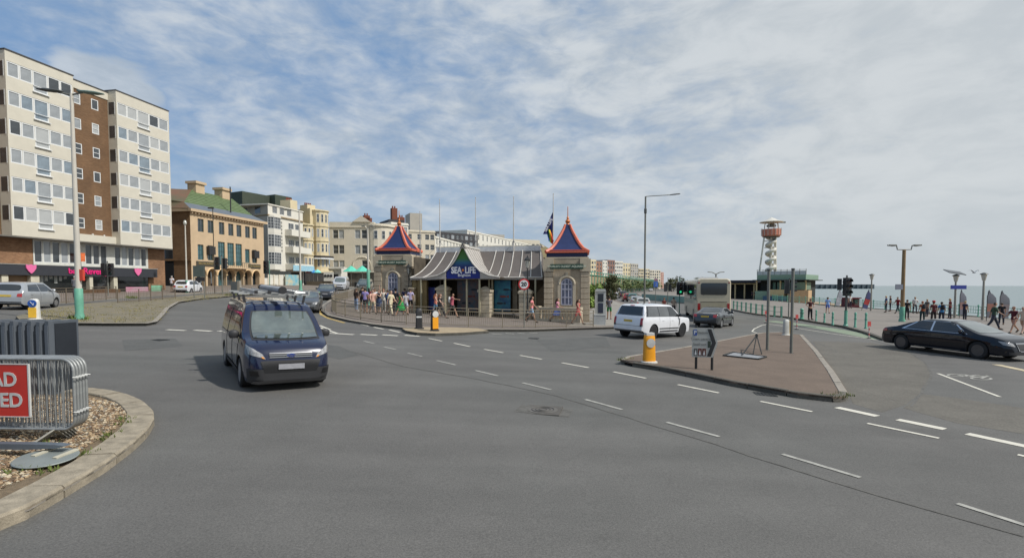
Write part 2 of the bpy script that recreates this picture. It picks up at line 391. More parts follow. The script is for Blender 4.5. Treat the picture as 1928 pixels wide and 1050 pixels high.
# promenade
prom = P((1376, 583), (1400, 588.5), (1430, 593.5), (1480, 598), (1530, 607), (1589, 616.5), (1630, 628), (1664, 641), (1700, 645), (1800, 650), (1928, 655), (2050, 672)) 
prom += [(26, 14), (38, 0), (float(edge_x(0)), 0), (float(edge_x(40)), 40), (float(edge_x(120)), 120), (float(edge_x(180)), 180), (float(edge_x(260)), 260), (72, 260), (46, 190), (31, 120)]
draped('promenade', prom, .12, M_PROM, .14, M_KERB, step=3.)
mb = MB(); strip(mb, prom[:9], .25, .128); mb.build('kerb', M_KERBD, kind='structure')
# promenade beyond the coach: pale forecourt
# sea wall under the promenade edge
mb = MB()
for k in range(-4, 44):
    y0, y1 = k * 10, k * 10 + 10
    for d in (0, 1):
        pass
    mb.quad((float(edge_x(y0)) + .25, y0, -.42), (float(edge_x(y1)) + .25, y1, -.42), (float(edge_x(y1)) + .3, y1, -6), (float(edge_x(y0)) + .3, y0, -6))
mb.build('sea_wall', mat('sea wall concrete', lin((150, 140, 120)), .9), kind='structure')
# big triangular island with kerb stones
big = P((1168, 684), (1181, 677), (1240, 667), (1296, 657), (1352, 646), (1401, 636), (1434, 630), (1470, 629), (1512, 634.5), (1540, 665), (1570, 705), (1597, 749), (1590, 756), (1569, 757), (1503, 749.5), (1379, 727), (1247, 699), (1190, 690))
draped('triangular_island', big, .13, M_RED, .05, M_RED, step=2.)
isl = bpy.data.objects['triangular_island']
def kerb_stones(parent, pts, w, top, depth, ln, m, closed=False, jit=.006, name='kerb_stone', inward=1):
    q = list(pts) + ([pts[0]] if closed else []); seg = [math.dist(a, b) for a, b in zip(q[:-1], q[1:])]; tot = sum(seg); n = max(1, round(tot / ln))
    def pt(s):
        for (a, b), L_ in zip(zip(q[:-1], q[1:]), seg):
            if s <= L_: return Vector((a[0] + (b[0] - a[0]) * s / L_, a[1] + (b[1] - a[1]) * s / L_))
            s -= L_
        return Vector(q[-1])
    out = []
    for i in range(n):
        s0, s1 = tot * i / n + .012, tot * (i + 1) / n - .012; mb = MB(); k = 4; rows = []
        j = random.uniform(-jit, jit)
        for e in range(k + 1):
            s = s0 + (s1 - s0) * e / k; p = pt(s); d = (pt(min(s + .15, tot)) - pt(max(s - .15, 0))).normalized(); nn_ = Vector((-d.y, d.x)) * inward
            a = p; b_ = p + nn_ * w; za = g(a.x, a.y); zb = g(b_.x, b_.y); c = .025
            a2 = p + nn_ * c; b2 = p + nn_ * (w - .01)
            rows.append([(a.x, a.y, za - depth), (a.x, a.y, za + top - c + j), (a2.x, a2.y, za + top + j), (b2.x, b2.y, zb + top + j), (b_.x, b_.y, zb + top - .02 + j), (b_.x, b_.y, zb - depth)])
        for r0, r1 in zip(rows[:-1], rows[1:]):
            for a in range(5): mb.quad(r0[a], r1[a], r1[a + 1], r0[a + 1])
        mb.poly(rows[0]); mb.poly(rows[-1]); out.append(mb.build(name, m, parent))
    return out
kerb_stones(isl, big[11:18][::-1] if False else big[11:], .16, .15, .05, .92, mat('kerb stone dark', lin((92, 88, 80)), .9, var=.25, scale=3, bump=.5, fine=.2), inward=-1)
kerb_stones(isl, big[8:12], .2, .145, .05, 1.5, M_KERB, inward=-1)
kerb_stones(isl, big[0:9], .14, .142, .05, 1.8, M_KERB, inward=-1)
# gravel roundabout, bottom left
ring = P((-60, 1030), (0, 997), (55, 976), (130, 932), (200, 888), (250, 850), (279, 822), (291, 800), (289, 784), (270, 766), (240, 753), (205, 746), (168, 742), (110, 740), (40, 744), (-40, 755), (-120, 775), (-180, 800))
rb = draped('gravel_roundabout', ring, .1, mat('gravel bed', lin((120, 104, 82)), .95, var=.3, scale=14, bump=.8, fine=.4), .02, M_KERB, step=1.)
M_KST = mat('weathered concrete kerb', lin((146, 136, 118)), .9, var=.26, scale=6, bump=.4, fine=.2, col2=None)
kerb_stones(rb, ring, .36, .14, .04, 1.0, M_KST, jit=.008, inward=1)
# ------------------------------------------------------------------ vehicles
M_TYRE = mat('tyre rubber', (.018, .018, .019), .85, var=.1)
M_RIM = mat('alloy rim', (.42, .42, .43), .35, metal=.8, var=.05)
M_RIMD = mat('black alloy rim', (.03, .03, .032), .35, metal=.3, var=.05)
M_UNDER = mat('dark underbody', (.012, .012, .013), .9, var=0)
M_BLK = mat('black trim plastic', (.028, .028, .03), .55, var=.1)
M_WGL = mat('tinted window glass', (.022, .026, .028), .06, var=0, coat=.5, spec=.7)
M_WSC = mat('windscreen glass', (.085, .105, .095), .06, var=.35, scale=2.5, coat=1., spec=1.)
M_WSC.node_tree.nodes['Principled BSDF'].inputs['IOR'].default_value = 1.65
M_CHR = mat('chrome', (.65, .65, .66), .15, metal=1., var=0)
M_HL = mat('headlight glass', (.30, .30, .30), .12, var=.45, scale=14, coat=1.)
M_TL = mat('red tail light', (.35, .015, .012), .15, var=.1, coat=1.)
M_AMB = mat('amber lens', (.75, .3, .05), .2, var=0, coat=1.)
M_PLW = mat('white number plate', (.34, .34, .36), .5, var=.1, scale=9)
M_PLY = mat('yellow number plate', (.60, .42, .06), .5, var=.12, scale=12)
def wheel_mesh(r, w, rimm, key, spokes=5):
    k = ('wheel', r, w, key)
    if k in CH: return CH[k]
    T = MB(); T.lathe([(r * .66, -w / 2), (r * .92, -w / 2), (r, -w / 2 + .03), (r, w / 2 - .03), (r * .92, w / 2), (r * .66, w / 2), (r * .64, 0), (r * .66, -w / 2)], 28)
    Rm = MB(); Rm.lathe([(r * .68, w / 2 - .005), (r * .63, w / 2 - .012), (r * .57, w / 2 - .02), (r * .56, w / 2 - .06)], 28); Rm.lathe([(.0, w / 2 - .01), (r * .16, w / 2 - .014), (r * .17, w / 2 - .05)], 12)
    for i in range(spokes):
        a = 2 * math.pi * i / spokes; c, s = math.cos(a), math.sin(a); p = (r * .12 * c, r * .12 * s, w / 2 - .03); q = (r * .62 * c, r * .62 * s, w / 2 - .018)
        Rm.beam(p, q, r * .85 / spokes, .03)
    D = MB(); D.lathe([(0, w / 2 - .065), (r * .6, w / 2 - .065)], 20)
    tm = T.mesh('tyre', M_TYRE, 35); rm = Rm.mesh('rim', rimm, 35); dm = D.mesh('brake_disc', M_UNDER)
    for x in (tm, rm, dm): x.transform(Matrix.Rotation(R(90), 4, 'X'))       # axle along y, face to -y
    CH[k] = (tm, rm, dm); return CH[k]
def pl(curve, x):
    return float(np.interp(x, [c[0] for c in curve], [c[1] for c in curve]))
def smooth_curve(curve, x, h=.05):
    return (pl(curve, x - h) + 2 * pl(curve, x) + pl(curve, x + h)) / 4
class Car:
    def __init__(s, sp): s.sp = sp; s.make()
    def hw(s, x, z):
        sp = s.sp; B = smooth_curve(sp['plan'], x, .04); bz = smooth_curve(sp['belt'], x)
        if z <= bz:
            t = max(0, (z - .18) / (bz - .18)); return B * float(np.interp(t, [0, .12, .35, .7, .9, 1], [.93, .965, .995, 1, .985, .965]))
        return B * .965 - sp.get('tumble', .42) * (z - bz) - .16 * max(0, z - bz) ** 2
    def make(s):
        sp = s.sp; L = sp['L']; st = list(np.linspace(-L / 2, L / 2, int(L / .06)))
        for xw in sp['wheels']:
            ra = sp['wr'] + .055; st += [xw - ra, xw + ra] + [xw + ra * math.cos(a) for a in np.linspace(.12, math.pi - .12, 13)]
            st += [xw - ra - .004, xw + ra + .004]
        st += [-L / 2 + .012, L / 2 - .012, -L / 2 + .03, L / 2 - .03]; st = sorted(set(round(x, 4) for x in st)); mb = MB(); rows = []
        for x in st:
            T = smooth_curve(sp['top'], x, .035); bz = smooth_curve(sp['belt'], x); zb = smooth_curve(sp['bottom'], x, .03); inarch = False
            for xw in sp['wheels']:
                ra = sp['wr'] + .055
                if abs(x - xw) < ra: zb = max(zb, sp['wr'] + math.sqrt(ra * ra - (x - xw) ** 2)); inarch = True
            cr = sp.get('crown', .07); Te = T - cr; zl = min(bz, Te - .02); ring = [(0, zb), (s.hw(x, zb) * .80, zb)]
            for i in range(8): z = zb + (zl - zb) * i / 7; ring.append((s.hw(x, z), z))
            for i in range(1, 6): z = zl + (Te - zl) * i / 5; ring.append((s.hw(x, z), z))
            w = s.hw(x, Te)
            for a in (18, 38, 58, 74, 90):
                e = sp.get('sq', .62); ring.append((w * math.cos(R(a)) ** e if a < 90 else 0, Te + (T - Te) * math.sin(R(a)) ** e))
            rows.append((x, ring))
        n = len(rows[0][1])
        for x, ring in rows:
            for y, z in ring: mb.v.append((x, y, z))
            for y, z in ring: mb.v.append((x, -y, z))
        for i in range(len(rows) - 1):
            for k in range(n - 1):
                m = 1 if k < 2 else 0
                a = i * 2 * n + k; b = a + 2 * n; mb.f.append((a, b, b + 1, a + 1)); mb.m.append(m)
                a += n; b += n; mb.f.append((a, a + 1, b + 1, b)); mb.m.append(m)
        for i, o in ((0, 0), (len(rows) - 1, 1)):
            a = i * 2 * n; mb.f.append(tuple([a + k for k in range(n)] + [a + n + k for k in range(n - 2, 0, -1)])); mb.m.append(0)
        s.me = mb.mesh('body', [sp['paint'], M_UNDER], 32); s.bvh = BVHTree.FromPolygons(mb.v, mb.f)
        s.root = thing(sp['name'], sp['label'], sp['cat'], group=sp.get('group')); put('body', s.me, s.root)
        w, r = sp.get('ww', .21), sp['wr']; tm, rm, dm = wheel_mesh(r, w, sp.get('rim', M_RIM), sp.get('rimkey', 'a'), sp.get('spokes', 5))
        for xw in sp['wheels']:
            for sg in (-1, 1):
                o = put('wheel', tm, s.root, (xw, sg * (s.hw(xw, r * 1.9) - w / 2 - .015), r), 0 if sg < 0 else math.pi)
                put('rim', rm, o); put('brake_disc', dm, o)
    def cast(s, axis, p, q):
        if axis == 'L': o, d = Vector((p, 4, q)), Vector((0, -1, 0))
        elif axis == 'R': o, d = Vector((p, -4, q)), Vector((0, 1, 0))
        elif axis == 'F': o, d = Vector((6, p, q)), Vector((-1, 0, 0))
        elif axis == 'B': o, d = Vector((-9, p, q)), Vector((1, 0, 0))
        else: o, d = Vector((p, q, 5)), Vector((0, 0, -1))
        h = s.bvh.ray_cast(o, d)
        return (h[0], h[1] if h[1].dot(d) < 0 else -h[1]) if h[0] else (None, None)
    def patch(s, name, axis, quad, m, off=.006, n=8, k=5, parent=None, sides=None, rnd=0.):
        """a panel that hugs the body; quad = 4 corners in the plane seen along axis"""
        out = []
        for ax in (sides or (axis,)):
            mb = MB(); G = []
            for i in range(n + 1):
                row = []
                for j in range(k + 1):
                    a, b = i / n, j / k
                    if rnd: 
                        ca, cb = a * 2 - 1, b * 2 - 1; f = 1 - rnd * (ca * ca * cb * cb) * .3; a = (ca * f + 1) / 2; b = (cb * f + 1) / 2
                    p = [(quad[0][t] * (1 - a) + quad[1][t] * a) * (1 - b) + (quad[3][t] * (1 - a) + quad[2][t] * a) * b for t in (0, 1)]
                    h, nn_ = s.cast(ax, *p); row.append(None if h is None else tuple(h + nn_ * off))
                G.append(row)
            for i in range(n):
                for j in range(k):
                    c = (G[i][j], G[i + 1][j], G[i + 1][j + 1], G[i][j + 1])
                    if None not in c: mb.quad(*c)
            if mb.f: out.append(mb.build(name, m, parent or s.root, smooth=40))
        return out
    def both(s, name, quad, m, **k): return s.patch(name, 'L', quad, m, sides=('L', 'R'), **k)
    def mirror(s, x, z, m=None):
        for sg in (-1, 1):
            y = s.hw(x, z); mb = MB(); mb.lathe([(.0, -.09), (.055, -.085), (.075, -.03), (.075, .05), (.04, .09), (0, .095)], 10, sx=.75, sy=1.45, c=(0, sg * .11, .03)); mb.beam((0, -sg * .03, -.02), (0, sg * .06, 0), .05)
            put('wing_mirror', mb.mesh('wing_mirror', m or s.sp['paint'], 50), s.root, (x, sg * y, z))
    def handles(s, xs_, z):
        for x in xs_:
            for sg, ax in ((1, 'L'), (-1, 'R')):
                h, _ = s.cast(ax, x, z)
                if h: put('door_handle', MB().box(-.08, -.02, -.012, .08, .02, .014).mesh('door_handle', s.sp.get('handle', s.sp['paint'])), s.root, h)
    def seam(s, pts, name='door_gap'):
        """dark shut line along the side"""
        for ax in ('L', 'R'):
            mb = MB(); q = []
            for (a, b) in zip(pts[:-1], pts[1:]):
                k = max(1, int(math.dist(a, b) / .08)); q += [(a[0] + (b[0] - a[0]) * i / k, a[1] + (b[1] - a[1]) * i / k) for i in range(k)]
            q.append(pts[-1]); hs = [s.cast(ax, *p) for p in q]; hs = [h[0] + h[1] * .001 for h in hs if h[0]]
            if len(hs) > 1: mb.tube(hs, .006, 4); mb.build(name, M_UNDER, s.root)
    def plate(s, axis, y, z, m, w=.52, h=.11):
        p, _ = s.cast(axis, y, z)
        if p: return put('number_plate', MB().box(-.008, -w / 2, -h / 2, .008, w / 2, h / 2).mesh('number_plate', m), s.root, (p.x + (.012 if axis == 'F' else -.012), y, z))
    def place(s, px=None, py=None, heading=0., xy=None):
        x, y = xy or gp(px, py); s.root.location = (x, y, g(x, y)); h = heading   # heading: direction of the nose, from +X
        c, s_ = math.cos(h), math.sin(h); dzl = (g(x + c, y + s_) - g(x - c, y - s_)) / 2; dzs = (g(x - s_, y + c) - g(x + s_, y - c)) / 2
        s.root.rotation_euler = (Matrix.Rotation(h, 4, 'Z') @ Matrix.Rotation(-math.atan(dzl), 4, 'Y') @ Matrix.Rotation(math.atan(dzs), 4, 'X')).to_euler()
        return s
def hatch_spec(**k):
    L, Wd, H = k.get('L', 3.9), k.get('W', 1.7), k.get('H', 1.5); w = Wd / 2; h = L / 2
    d = dict(L=L, top=[(-h, .62), (-h + .06, 1.0), (-h + .14, H - .34), (-h + .42, H - .03), (-.5, H), (.35, H - .04), (h * .52, 1.06), (h * .58, 1.0), (h - .35, .86), (h - .08, .68), (h, .45)],
             belt=[(-h, .98), (h * .3, .93), (h * .55, .90), (h, .7)], plan=[(-h, w * .86), (-h + .12, w * .95), (-h + .5, w), (h - .8, w), (h - .3, w * .93), (h - .08, w * .80), (h, w * .62)],
             bottom=[(-h, .36), (-h + .15, .26), (h - .2, .22), (h, .3)], wheels=(-h + .62, h - .78), wr=.30)
    d.update(k); return d
# ---- dark blue panel van in front
def blue_van():
    blue = paint('dark navy van paint', lin((18, 28, 57)), rough=.22, coat=1., spec=.3, var=.08)
    h = 2.41
    sp = dict(name='panel_van', label='dark navy blue panel van with ladders on its roof rack driving towards the viewer', cat='van', L=4.82, paint=blue,
              top=[(-h, 1.2), (-h + .05, 1.74), (-h + .2, 1.82), (-1., 1.86), (.55, 1.84), (.85, 1.76), (1.62, 1.18), (1.74, 1.12), (2.15, 1.0), (2.28, .92), (2.36, .78), (h, .55)],
              belt=[(-h, 1.12), (1.0, 1.08), (1.6, 1.02), (2.2, .84), (h, .6)],
              plan=[(-h, .86), (-h + .15, .9), (1.5, .915), (2.0, .88), (2.25, .80), (2.36, .72), (h, .60)],
              bottom=[(-h, .3), (-h + .2, .24), (2.1, .2), (2.3, .18), (h, .24)], wheels=(-1.50, 1.56), wr=.325, ww=.215, tumble=.16, crown=.07, rim=mat('silver wheel trim', (.34, .34, .35), .4, metal=.5), rimkey='s', spokes=7)
    c = Car(sp)
    c.patch('windscreen', 'F', [(-.70, 1.07), (.70, 1.07), (.61, 1.62), (-.61, 1.62)], M_WSC, off=.02, n=14, k=10, rnd=.18)
    c.patch('windscreen_frame', 'F', [(-.74, 1.045), (.74, 1.045), (.64, 1.645), (-.64, 1.645)], M_BLK, off=.003, n=14, k=8, rnd=.15)
    c.both('window', [(.98, 1.12), (1.50, 1.12), (1.02, 1.60), (.40, 1.66)][:0] or [(.30, 1.12), (1.34, 1.12), (.90, 1.62), (.36, 1.66)], M_WGL, off=.006)
    c.both('side_sill', [(-1.1, .25), (1.15, .25), (1.15, .36), (-1.1, .36)], M_BLK, off=.012, n=14)
    c.seam([(.27, .35), (.26, 1.1), (.32, 1.68)]); c.seam([(1.16, .42), (1.30, .75), (1.38, 1.08)]); c.seam([(-.85, .4), (-.88, 1.6)]); c.seam([(-2.1, 1.0), (.2, 1.0)])
    # bumper, grille, lamps
    b1 = c.patch('front_bumper', 'F', [(-.80, .20), (.80, .20), (.82, .50), (-.82, .50)], M_BLK, off=.022, n=18, k=6)[0]
    c.patch('lower_grille', 'F', [(-.52, .42), (.52, .42), (.60, .66), (-.60, .66)], mat('black mesh grille', (.012, .012, .013), .5, var=.5, scale=60), off=.028, n=14, k=5)
    gr = c.patch('upper_grille', 'F', [(-.42, .725), (.42, .725), (.44, .80), (-.44, .80)], M_BLK, off=.016, n=10, k=3)[0]
    for z in (.72, .762, .80): c.patch('chrome_bar', 'F', [(-.43, z), (.43, z), (.43, z + .012), (-.43, z + .012)], M_CHR, off=.03, n=10, k=1, parent=gr)
    c.patch('bumper_lip', 'F', [(-.74, .20), (.74, .20), (.70, .25), (-.70, .25)], mat('grey bumper lip', (.12, .12, .125), .5), off=.035, n=16, k=2)
    for sg in (-1, 1):
        c.patch('headlight', 'F', [(sg * .50, .70), (sg * .80, .80), (sg * .83, .98), (sg * .56, .80)], M_HL, off=.014, n=8, k=5)
        c.patch('indicator', 'F', [(sg * .52, .70), (sg * .57, .72), (sg * .585, .755), (sg * .54, .74)], M_AMB, off=.022, n=4, k=3)
        c.patch('fog_light', 'F', [(sg * .62, .36), (sg * .76, .36), (sg * .78, .46), (sg * .64, .46)], mat('black fog lamp recess', (.008, .008, .009), .3), off=.03, n=4, k=3)
    p, _ = c.cast('F', 0, .775); em = put('badge', MB().lathe([(0, 0), (.10, 0), (.11, .008), (.10, .016), (0, .018)], 24, sy=.46).mesh('badge', M_CHR, 30), c.root, (p.x + .03, 0, .768), (0, R(90), 0)); em.rotation_euler = (R(90), 0, R(90))
    ov = put('badge_field', MB().lathe([(0, 0), (.088, 0), (.088, .006), (0, .007)], 24, sy=.42).mesh('badge_field', mat('badge blue', lin((30, 60, 140)), .3)), em, (0, 0, .016))
    tm_ = textmesh('Ford', .075, .002, italic=.3); tm_.materials.append(M_CHR); put('lettering', tm_, em, (0, 0, .026))
    c.plate('F', 0, .54, M_PLW).location.x += .03
    c.mirror(1.28, 1.10, M_BLK)
    for sg in (-1, 1): 
        c.patch('wiper', 'F', [(sg * .1, 1.085), (sg * .1 + .5, 1.10), (sg * .1 + .5, 1.115), (sg * .1, 1.10)], M_BLK, off=.02, n=5, k=1)
    # roof bars with load
    rk = MB()
    alu = mat('aluminium rack', (.55, .55, .53), .4, metal=.6)
    rack = put('roof_rack', None, c.root)
    for x in (-1.6, -.6, .35):
        o = MB().beam((x, -.80, 2.0), (x, .80, 2.0), .06, .035).build('rack_bar', alu, rack)
        for sg in (-1, 1): MB().beam((x, sg * .66, 1.80), (x, sg * .70, 1.99), .05, .05).build('rack_foot', M_BLK, rack)
    c.root['label'] = 'dark navy blue panel van with loaded roof rack driving towards the viewer'
    X0, Y0 = gp(459, 727); X1, Y1 = gp(428, 685.5); hd = math.atan2(Y0 - Y1, X0 - X1)
    hd = math.atan2(Y0 - Y1, X0 - X1)
    # front left-in-picture wheel (the van's right wheel) stands at (X0, Y0)
    wx, wy = 1.56, -.80
    ox = X0 - (wx * math.cos(hd) - wy * math.sin(hd)) ; oy = Y0 - (wx * math.sin(hd) + wy * math.cos(hd))
    c.place(xy=(ox, oy), heading=hd); c.hd = hd
    # load: two boxed pipes / ladder bundle, things of their own
    M = c.root.matrix_basis.copy(); M = Matrix.Translation(c.root.location) @ c.root.rotation_euler.to_matrix().to_4x4()
    ld = thing('ladder', 'folded aluminium ladder lying along the roof rack of the navy van', 'ladder')
    for y in (.30, .62): MB().beam((-2.3, y, 2.07), (1.15, y, 2.07), .035, .08).build('rail', alu, ld)
    for k in range(11): MB().tube([(-2.1 + k * .3, .30, 2.07), (-2.1 + k * .3, .62, 2.07)], .015, 6).build('rung', alu, ld)
    tb = thing('pipe_carrier', 'grey pipe carrier tube with black end caps on the navy van roof', 'pipe carrier')
    MB().tube([(-1.9, .05, 2.12), (1.0, .05, 2.12)], .075, 14).build('tube', mat('grey plastic pipe', (.36, .37, .38), .45), tb, smooth=40)
    for x in (-1.95, .98): MB().tube([(x, .05, 2.12), (x + .1, .05, 2.12)], .088, 14).build('end_cap', M_BLK, tb, smooth=40)
    tc_ = thing('step_ladder', 'silver step ladder with black feet beside the pipe carrier on the navy van', 'ladder')
    for y in (-.22, -.50): MB().beam((-1.8, y, 2.06), (.9, y, 2.06), .04, .07).build('rail', alu, tc_)
    for k in range(8): MB().box(-1.65 + k * .33, -.48, 2.04, -1.58 + k * .33, -.24, 2.07).build('tread', alu, tc_)
    for y in (-.22, -.50): MB().box(.88, y - .03, 2.02, .97, y + .03, 2.10).build('foot', M_BLK, tc_)
    for o in (ld, tb, tc_): o.matrix_world = M; o.location = M.translation; o.rotation_euler = M.to_euler()
    return c
VAN = blue_van()
# ---- a general saloon / hatch / suv kit
def car(name, label, cat, L, Wd, H, paintm, px, py, heading, style='hatch', group=None, rear=False, rim=None, wr=.31, xy=None, plates=True, glass=None, lights=True, detail=True, back=M_PLY):
    w, h = Wd / 2, L / 2
    if style == 'saloon':
        top = [(-h, .66), (-h + .04, .88), (-h + .14, .98), (-h + .75, 1.03), (-h + .95, 1.06), (-h + 1.75, H - .03), (-.15, H), (.55, H - .04), (1.35, 1.03), (1.45, .98), (h - .5, .88), (h - .12, .74), (h, .5)]
        if H > 1.42: top = [(a, z + (.04 if abs(a) > 1 else 0)) for a, z in top]
        belt = [(-h, .9), (-.5, .93), (1., .90), (h, .66)]
        win = [[(-h + 1.15, .98), (-.35, .96), (-.35, H - .10), (-h + 1.82, H - .12)], [(-.28, .96), (1.05, .94), (.48, H - .10), (-.28, H - .09)]]; fw = (.94, H - .09); rw = (1.07, H - .10); cr = .06
    elif style == 'suv':
        top = [(-h, .8), (-h + .05, 1.15), (-h + .12, 1.22), (-h + .42, H - .06), (-h + .7, H - .02), (-.3, H), (.5, H - .03), (1.15, 1.22), (1.25, 1.16), (h - .35, 1.08), (h - .1, .95), (h, .7)]
        belt = [(-h, 1.12), (1., 1.10), (h, .95)]
        win = [[(-h + .42, 1.16), (-.95, 1.15), (-.95, H - .13), (-h + .66, H - .14)], [(-.88, 1.15), (.05, 1.15), (.05, H - .12), (-.88, H - .12)], [(.12, 1.15), (1.02, 1.15), (.55, H - .13), (.12, H - .12)]]; fw = (1.17, H - .11); rw = (1.2, H - .16); cr = .07
    else:
        top = [(-h, .7), (-h + .05, 1.0), (-h + .1, 1.06), (-h + .42, H - .06), (-h + .6, H - .02), (-.3, H), (.35, H - .04), (h - .95, 1.06), (h - .85, 1.0), (h - .3, .84), (h - .08, .72), (h, .5)]
        belt = [(-h, 1.0), (.5, .95), (h, .7)]
        win = [[(-h + .42, 1.04), (-.45, 1.0), (-.45, H - .12), (-h + .64, H - .15)], [(-.38, 1.0), (h - 1.12, .98), (.25, H - .12), (-.38, H - .11)]]; fw = (1.03, H - .10); rw = (1.05, H - .14); cr = .07
    sp = dict(name=name, label=label, cat=cat, L=L, paint=paintm, top=top, belt=belt,
              plan=[(-h, w * .84), (-h + .1, w * .93), (-h + .5, w), (h - .9, w), (h - .35, w * .94), (h - .1, w * .82), (h, w * .66)],
              bottom=[(-h, .38), (-h + .15, .27), (h - .2, .22), (h, .3)], wheels=(-h + (.72 if L < 4.2 else .95), h - (.78 if L < 4.2 else .88)), wr=wr, tumble=.36 if style != 'suv' else .24, crown=cr, group=group,
              rim=rim or M_RIM, rimkey='d' if rim is M_RIMD else 'a')
    c = Car(sp); gm = glass or M_WGL; fwid = w * .80
    c.patch('windscreen', 'F', [(-fwid, fw[0]), (fwid, fw[0]), (fwid * .86, fw[1]), (-fwid * .86, fw[1])], M_WSC, n=12, k=6, rnd=.4)
    c.patch('rear_window', 'B', [(-fwid * .94, rw[0]), (fwid * .94, rw[0]), (fwid * .80, rw[1]), (-fwid * .80, rw[1])], gm, n=12, k=6, rnd=.4)
    for q in win: c.both('window', q, gm, n=8, k=4)
    zb = belt[1][1]
    for xs_ in (win[-1][0][0] - .04, win[-1][1][0] + .02): c.seam([(xs_, .35), (xs_, zb)])
    c.mirror(win[-1][1][0] - .12, zb + .06)
    c.handles([w_[0][0] + .28 for w_ in win[-2:]], zb - .10)
    zl = .66 if style != 'suv' else .88
    for sg in (-1, 1):
        c.patch('headlight', 'F', [(sg * w * .50, zl - .05), (sg * w * .82, zl - .02), (sg * w * .84, zl + .11), (sg * w * .52, zl + .06)], M_HL, off=.012, n=6, k=3)
        c.patch('tail_light', 'B', [(sg * w * .60, zl + .08), (sg * w * .86, zl + .06), (sg * w * .87, zl + .26), (sg * w * .62, zl + .24)] if style != 'suv' else [(sg * w * .70, zl - .06), (sg * w * .88, zl - .06), (sg * w * .88, zl + .24), (sg * w * .70, zl + .24)], M_TL, off=.012, n=6, k=4)
    c.patch('grille', 'F', [(-w * .42, zl - .08), (w * .42, zl - .08), (w * .44, zl + .05), (-w * .44, zl + .05)], M_BLK, off=.01, n=10, k=3)
    c.patch('lower_grille', 'F', [(-w * .6, .30), (w * .6, .30), (w * .62, .44), (-w * .62, .44)], M_BLK, off=.01, n=10, k=3)
    c.patch('rear_bumper_trim', 'B', [(-w * .84, .36), (w * .84, .36), (w * .84, .46), (-w * .84, .46)], M_BLK, off=.012, n=10, k=2)
    c.plate('F', 0, zl - .17, M_PLW); c.plate('B', 0, zl + .12, back)
    c.place(px, py, heading, xy); return c
def between(px0, py0, px1, py1):
    a, b = gp(px0, py0), gp(px1, py1); return ((a[0] + b[0]) / 2, (a[1] + b[1]) / 2), math.atan2(b[1] - a[1], b[0] - a[0])
def from_side(pr, pf, right, halfw, wb_mid=0.):
    """placement from the ground points of the near rear and front wheels (pixels); right: the car's right side is the near one"""
    a, b = Vector(gp(*pr)), Vector(gp(*pf)); d = (b - a).normalized(); n = Vector((-d.y, d.x)) * (1 if right else -1)
    m = (a + b) / 2 + n * halfw - d * wb_mid; return (m.x, m.y), math.atan2(d.y, d.x)
silver = paint('silver car paint', (.42, .44, .46), metal=.4, rough=.32)
white = paint('white car paint', (.72, .73, .75), rough=.3); black = paint('black car paint', (.012, .014, .02), rough=.2, coat=1.)
dgrey = paint('dark grey car paint', (.055, .06, .07), rough=.28, coat=1.)
# silver hatchback, far left, seen from behind: heading right and away
c = car('parked_hatchback', 'silver five-door hatchback at the far left seen from its rear right corner', 'car', 3.85, 1.70, 1.53, silver, 52, 580, R(106), 'hatch', wr=.29)
JAZZ = c
c = car('small_hatchback', 'small white hatchback in front of the brown brick side of the arcaded building', 'car', 3.6, 1.6, 1.5, white, 356, 551.5, R(96), 'hatch', wr=.29)
c = car('dark_hatchback', 'mid grey car directly behind the navy van, headlights facing the viewer', 'car', 4.1, 1.75, 1.46, paint('mid grey car paint', (.10, .105, .11), metal=.3), 580, 586, R(-73), 'hatch')
c = car('estate_car', 'dark blue-black sport utility car second in the oncoming queue', 'car', 4.6, 1.88, 1.68, paint('blue black paint', (.02, .026, .04), coat=1.), 616, 563, R(-76), 'suv', wr=.34)
c = car('dark_people_carrier', 'dark green people carrier half hidden behind the white and turquoise lamp post', 'car', 4.6, 1.85, 1.75, paint('dark green grey paint', (.03, .045, .045), coat=1.), 687, 548, R(-82), 'suv', wr=.33)
# white/silver van
def white_van():
    h = 2.45
    sp = dict(name='minivan', label='silver-white van at the back of the oncoming queue near the pale hotel', cat='van', L=4.9, paint=paint('silver white van paint', (.52, .53, .55), metal=.2),
              top=[(-h, 1.2), (-h + .05, 1.8), (-h + .2, 1.88), (.7, 1.9), (.95, 1.82), (1.75, 1.2), (1.85, 1.14), (2.3, .98), (2.4, .8), (h, .5)], belt=[(-h, 1.15), (1.6, 1.08), (h, .8)],
              plan=[(-h, .9), (-h + .15, .95), (1.6, .95), (2.2, .86), (h, .66)], bottom=[(-h, .3), (h, .26)], wheels=(-1.55, 1.5), wr=.33, tumble=.15)
    c = Car(sp); c.patch('windscreen', 'F', [(-.74, 1.14), (.74, 1.14), (.66, 1.76), (-.66, 1.76)], M_WSC, n=12, k=6, rnd=.4)
    for q in ([(-2.2, 1.2), (-1.2, 1.2), (-1.2, 1.7), (-2.2, 1.7)], [(-1.1, 1.2), (.2, 1.2), (.2, 1.7), (-1.1, 1.7)], [(.3, 1.2), (1.45, 1.16), (1.0, 1.68), (.3, 1.7)]): c.both('window', q, M_WGL)
    for sg in (-1, 1): c.patch('headlight', 'F', [(sg * .5, .74), (sg * .8, .78), (sg * .8, .96), (sg * .52, .88)], M_HL, off=.012)
    c.patch('grille', 'F', [(-.45, .74), (.45, .74), (.45, .86), (-.45, .86)], M_BLK, off=.01); c.patch('front_bumper', 'F', [(-.7, .3), (.7, .3), (.7, .5), (-.7, .5)], M_BLK, off=.01); c.plate('F', 0, .58, M_PLW); c.mirror(1.35, 1.2)
    c.place(642, 545.5, R(-78))
white_van()
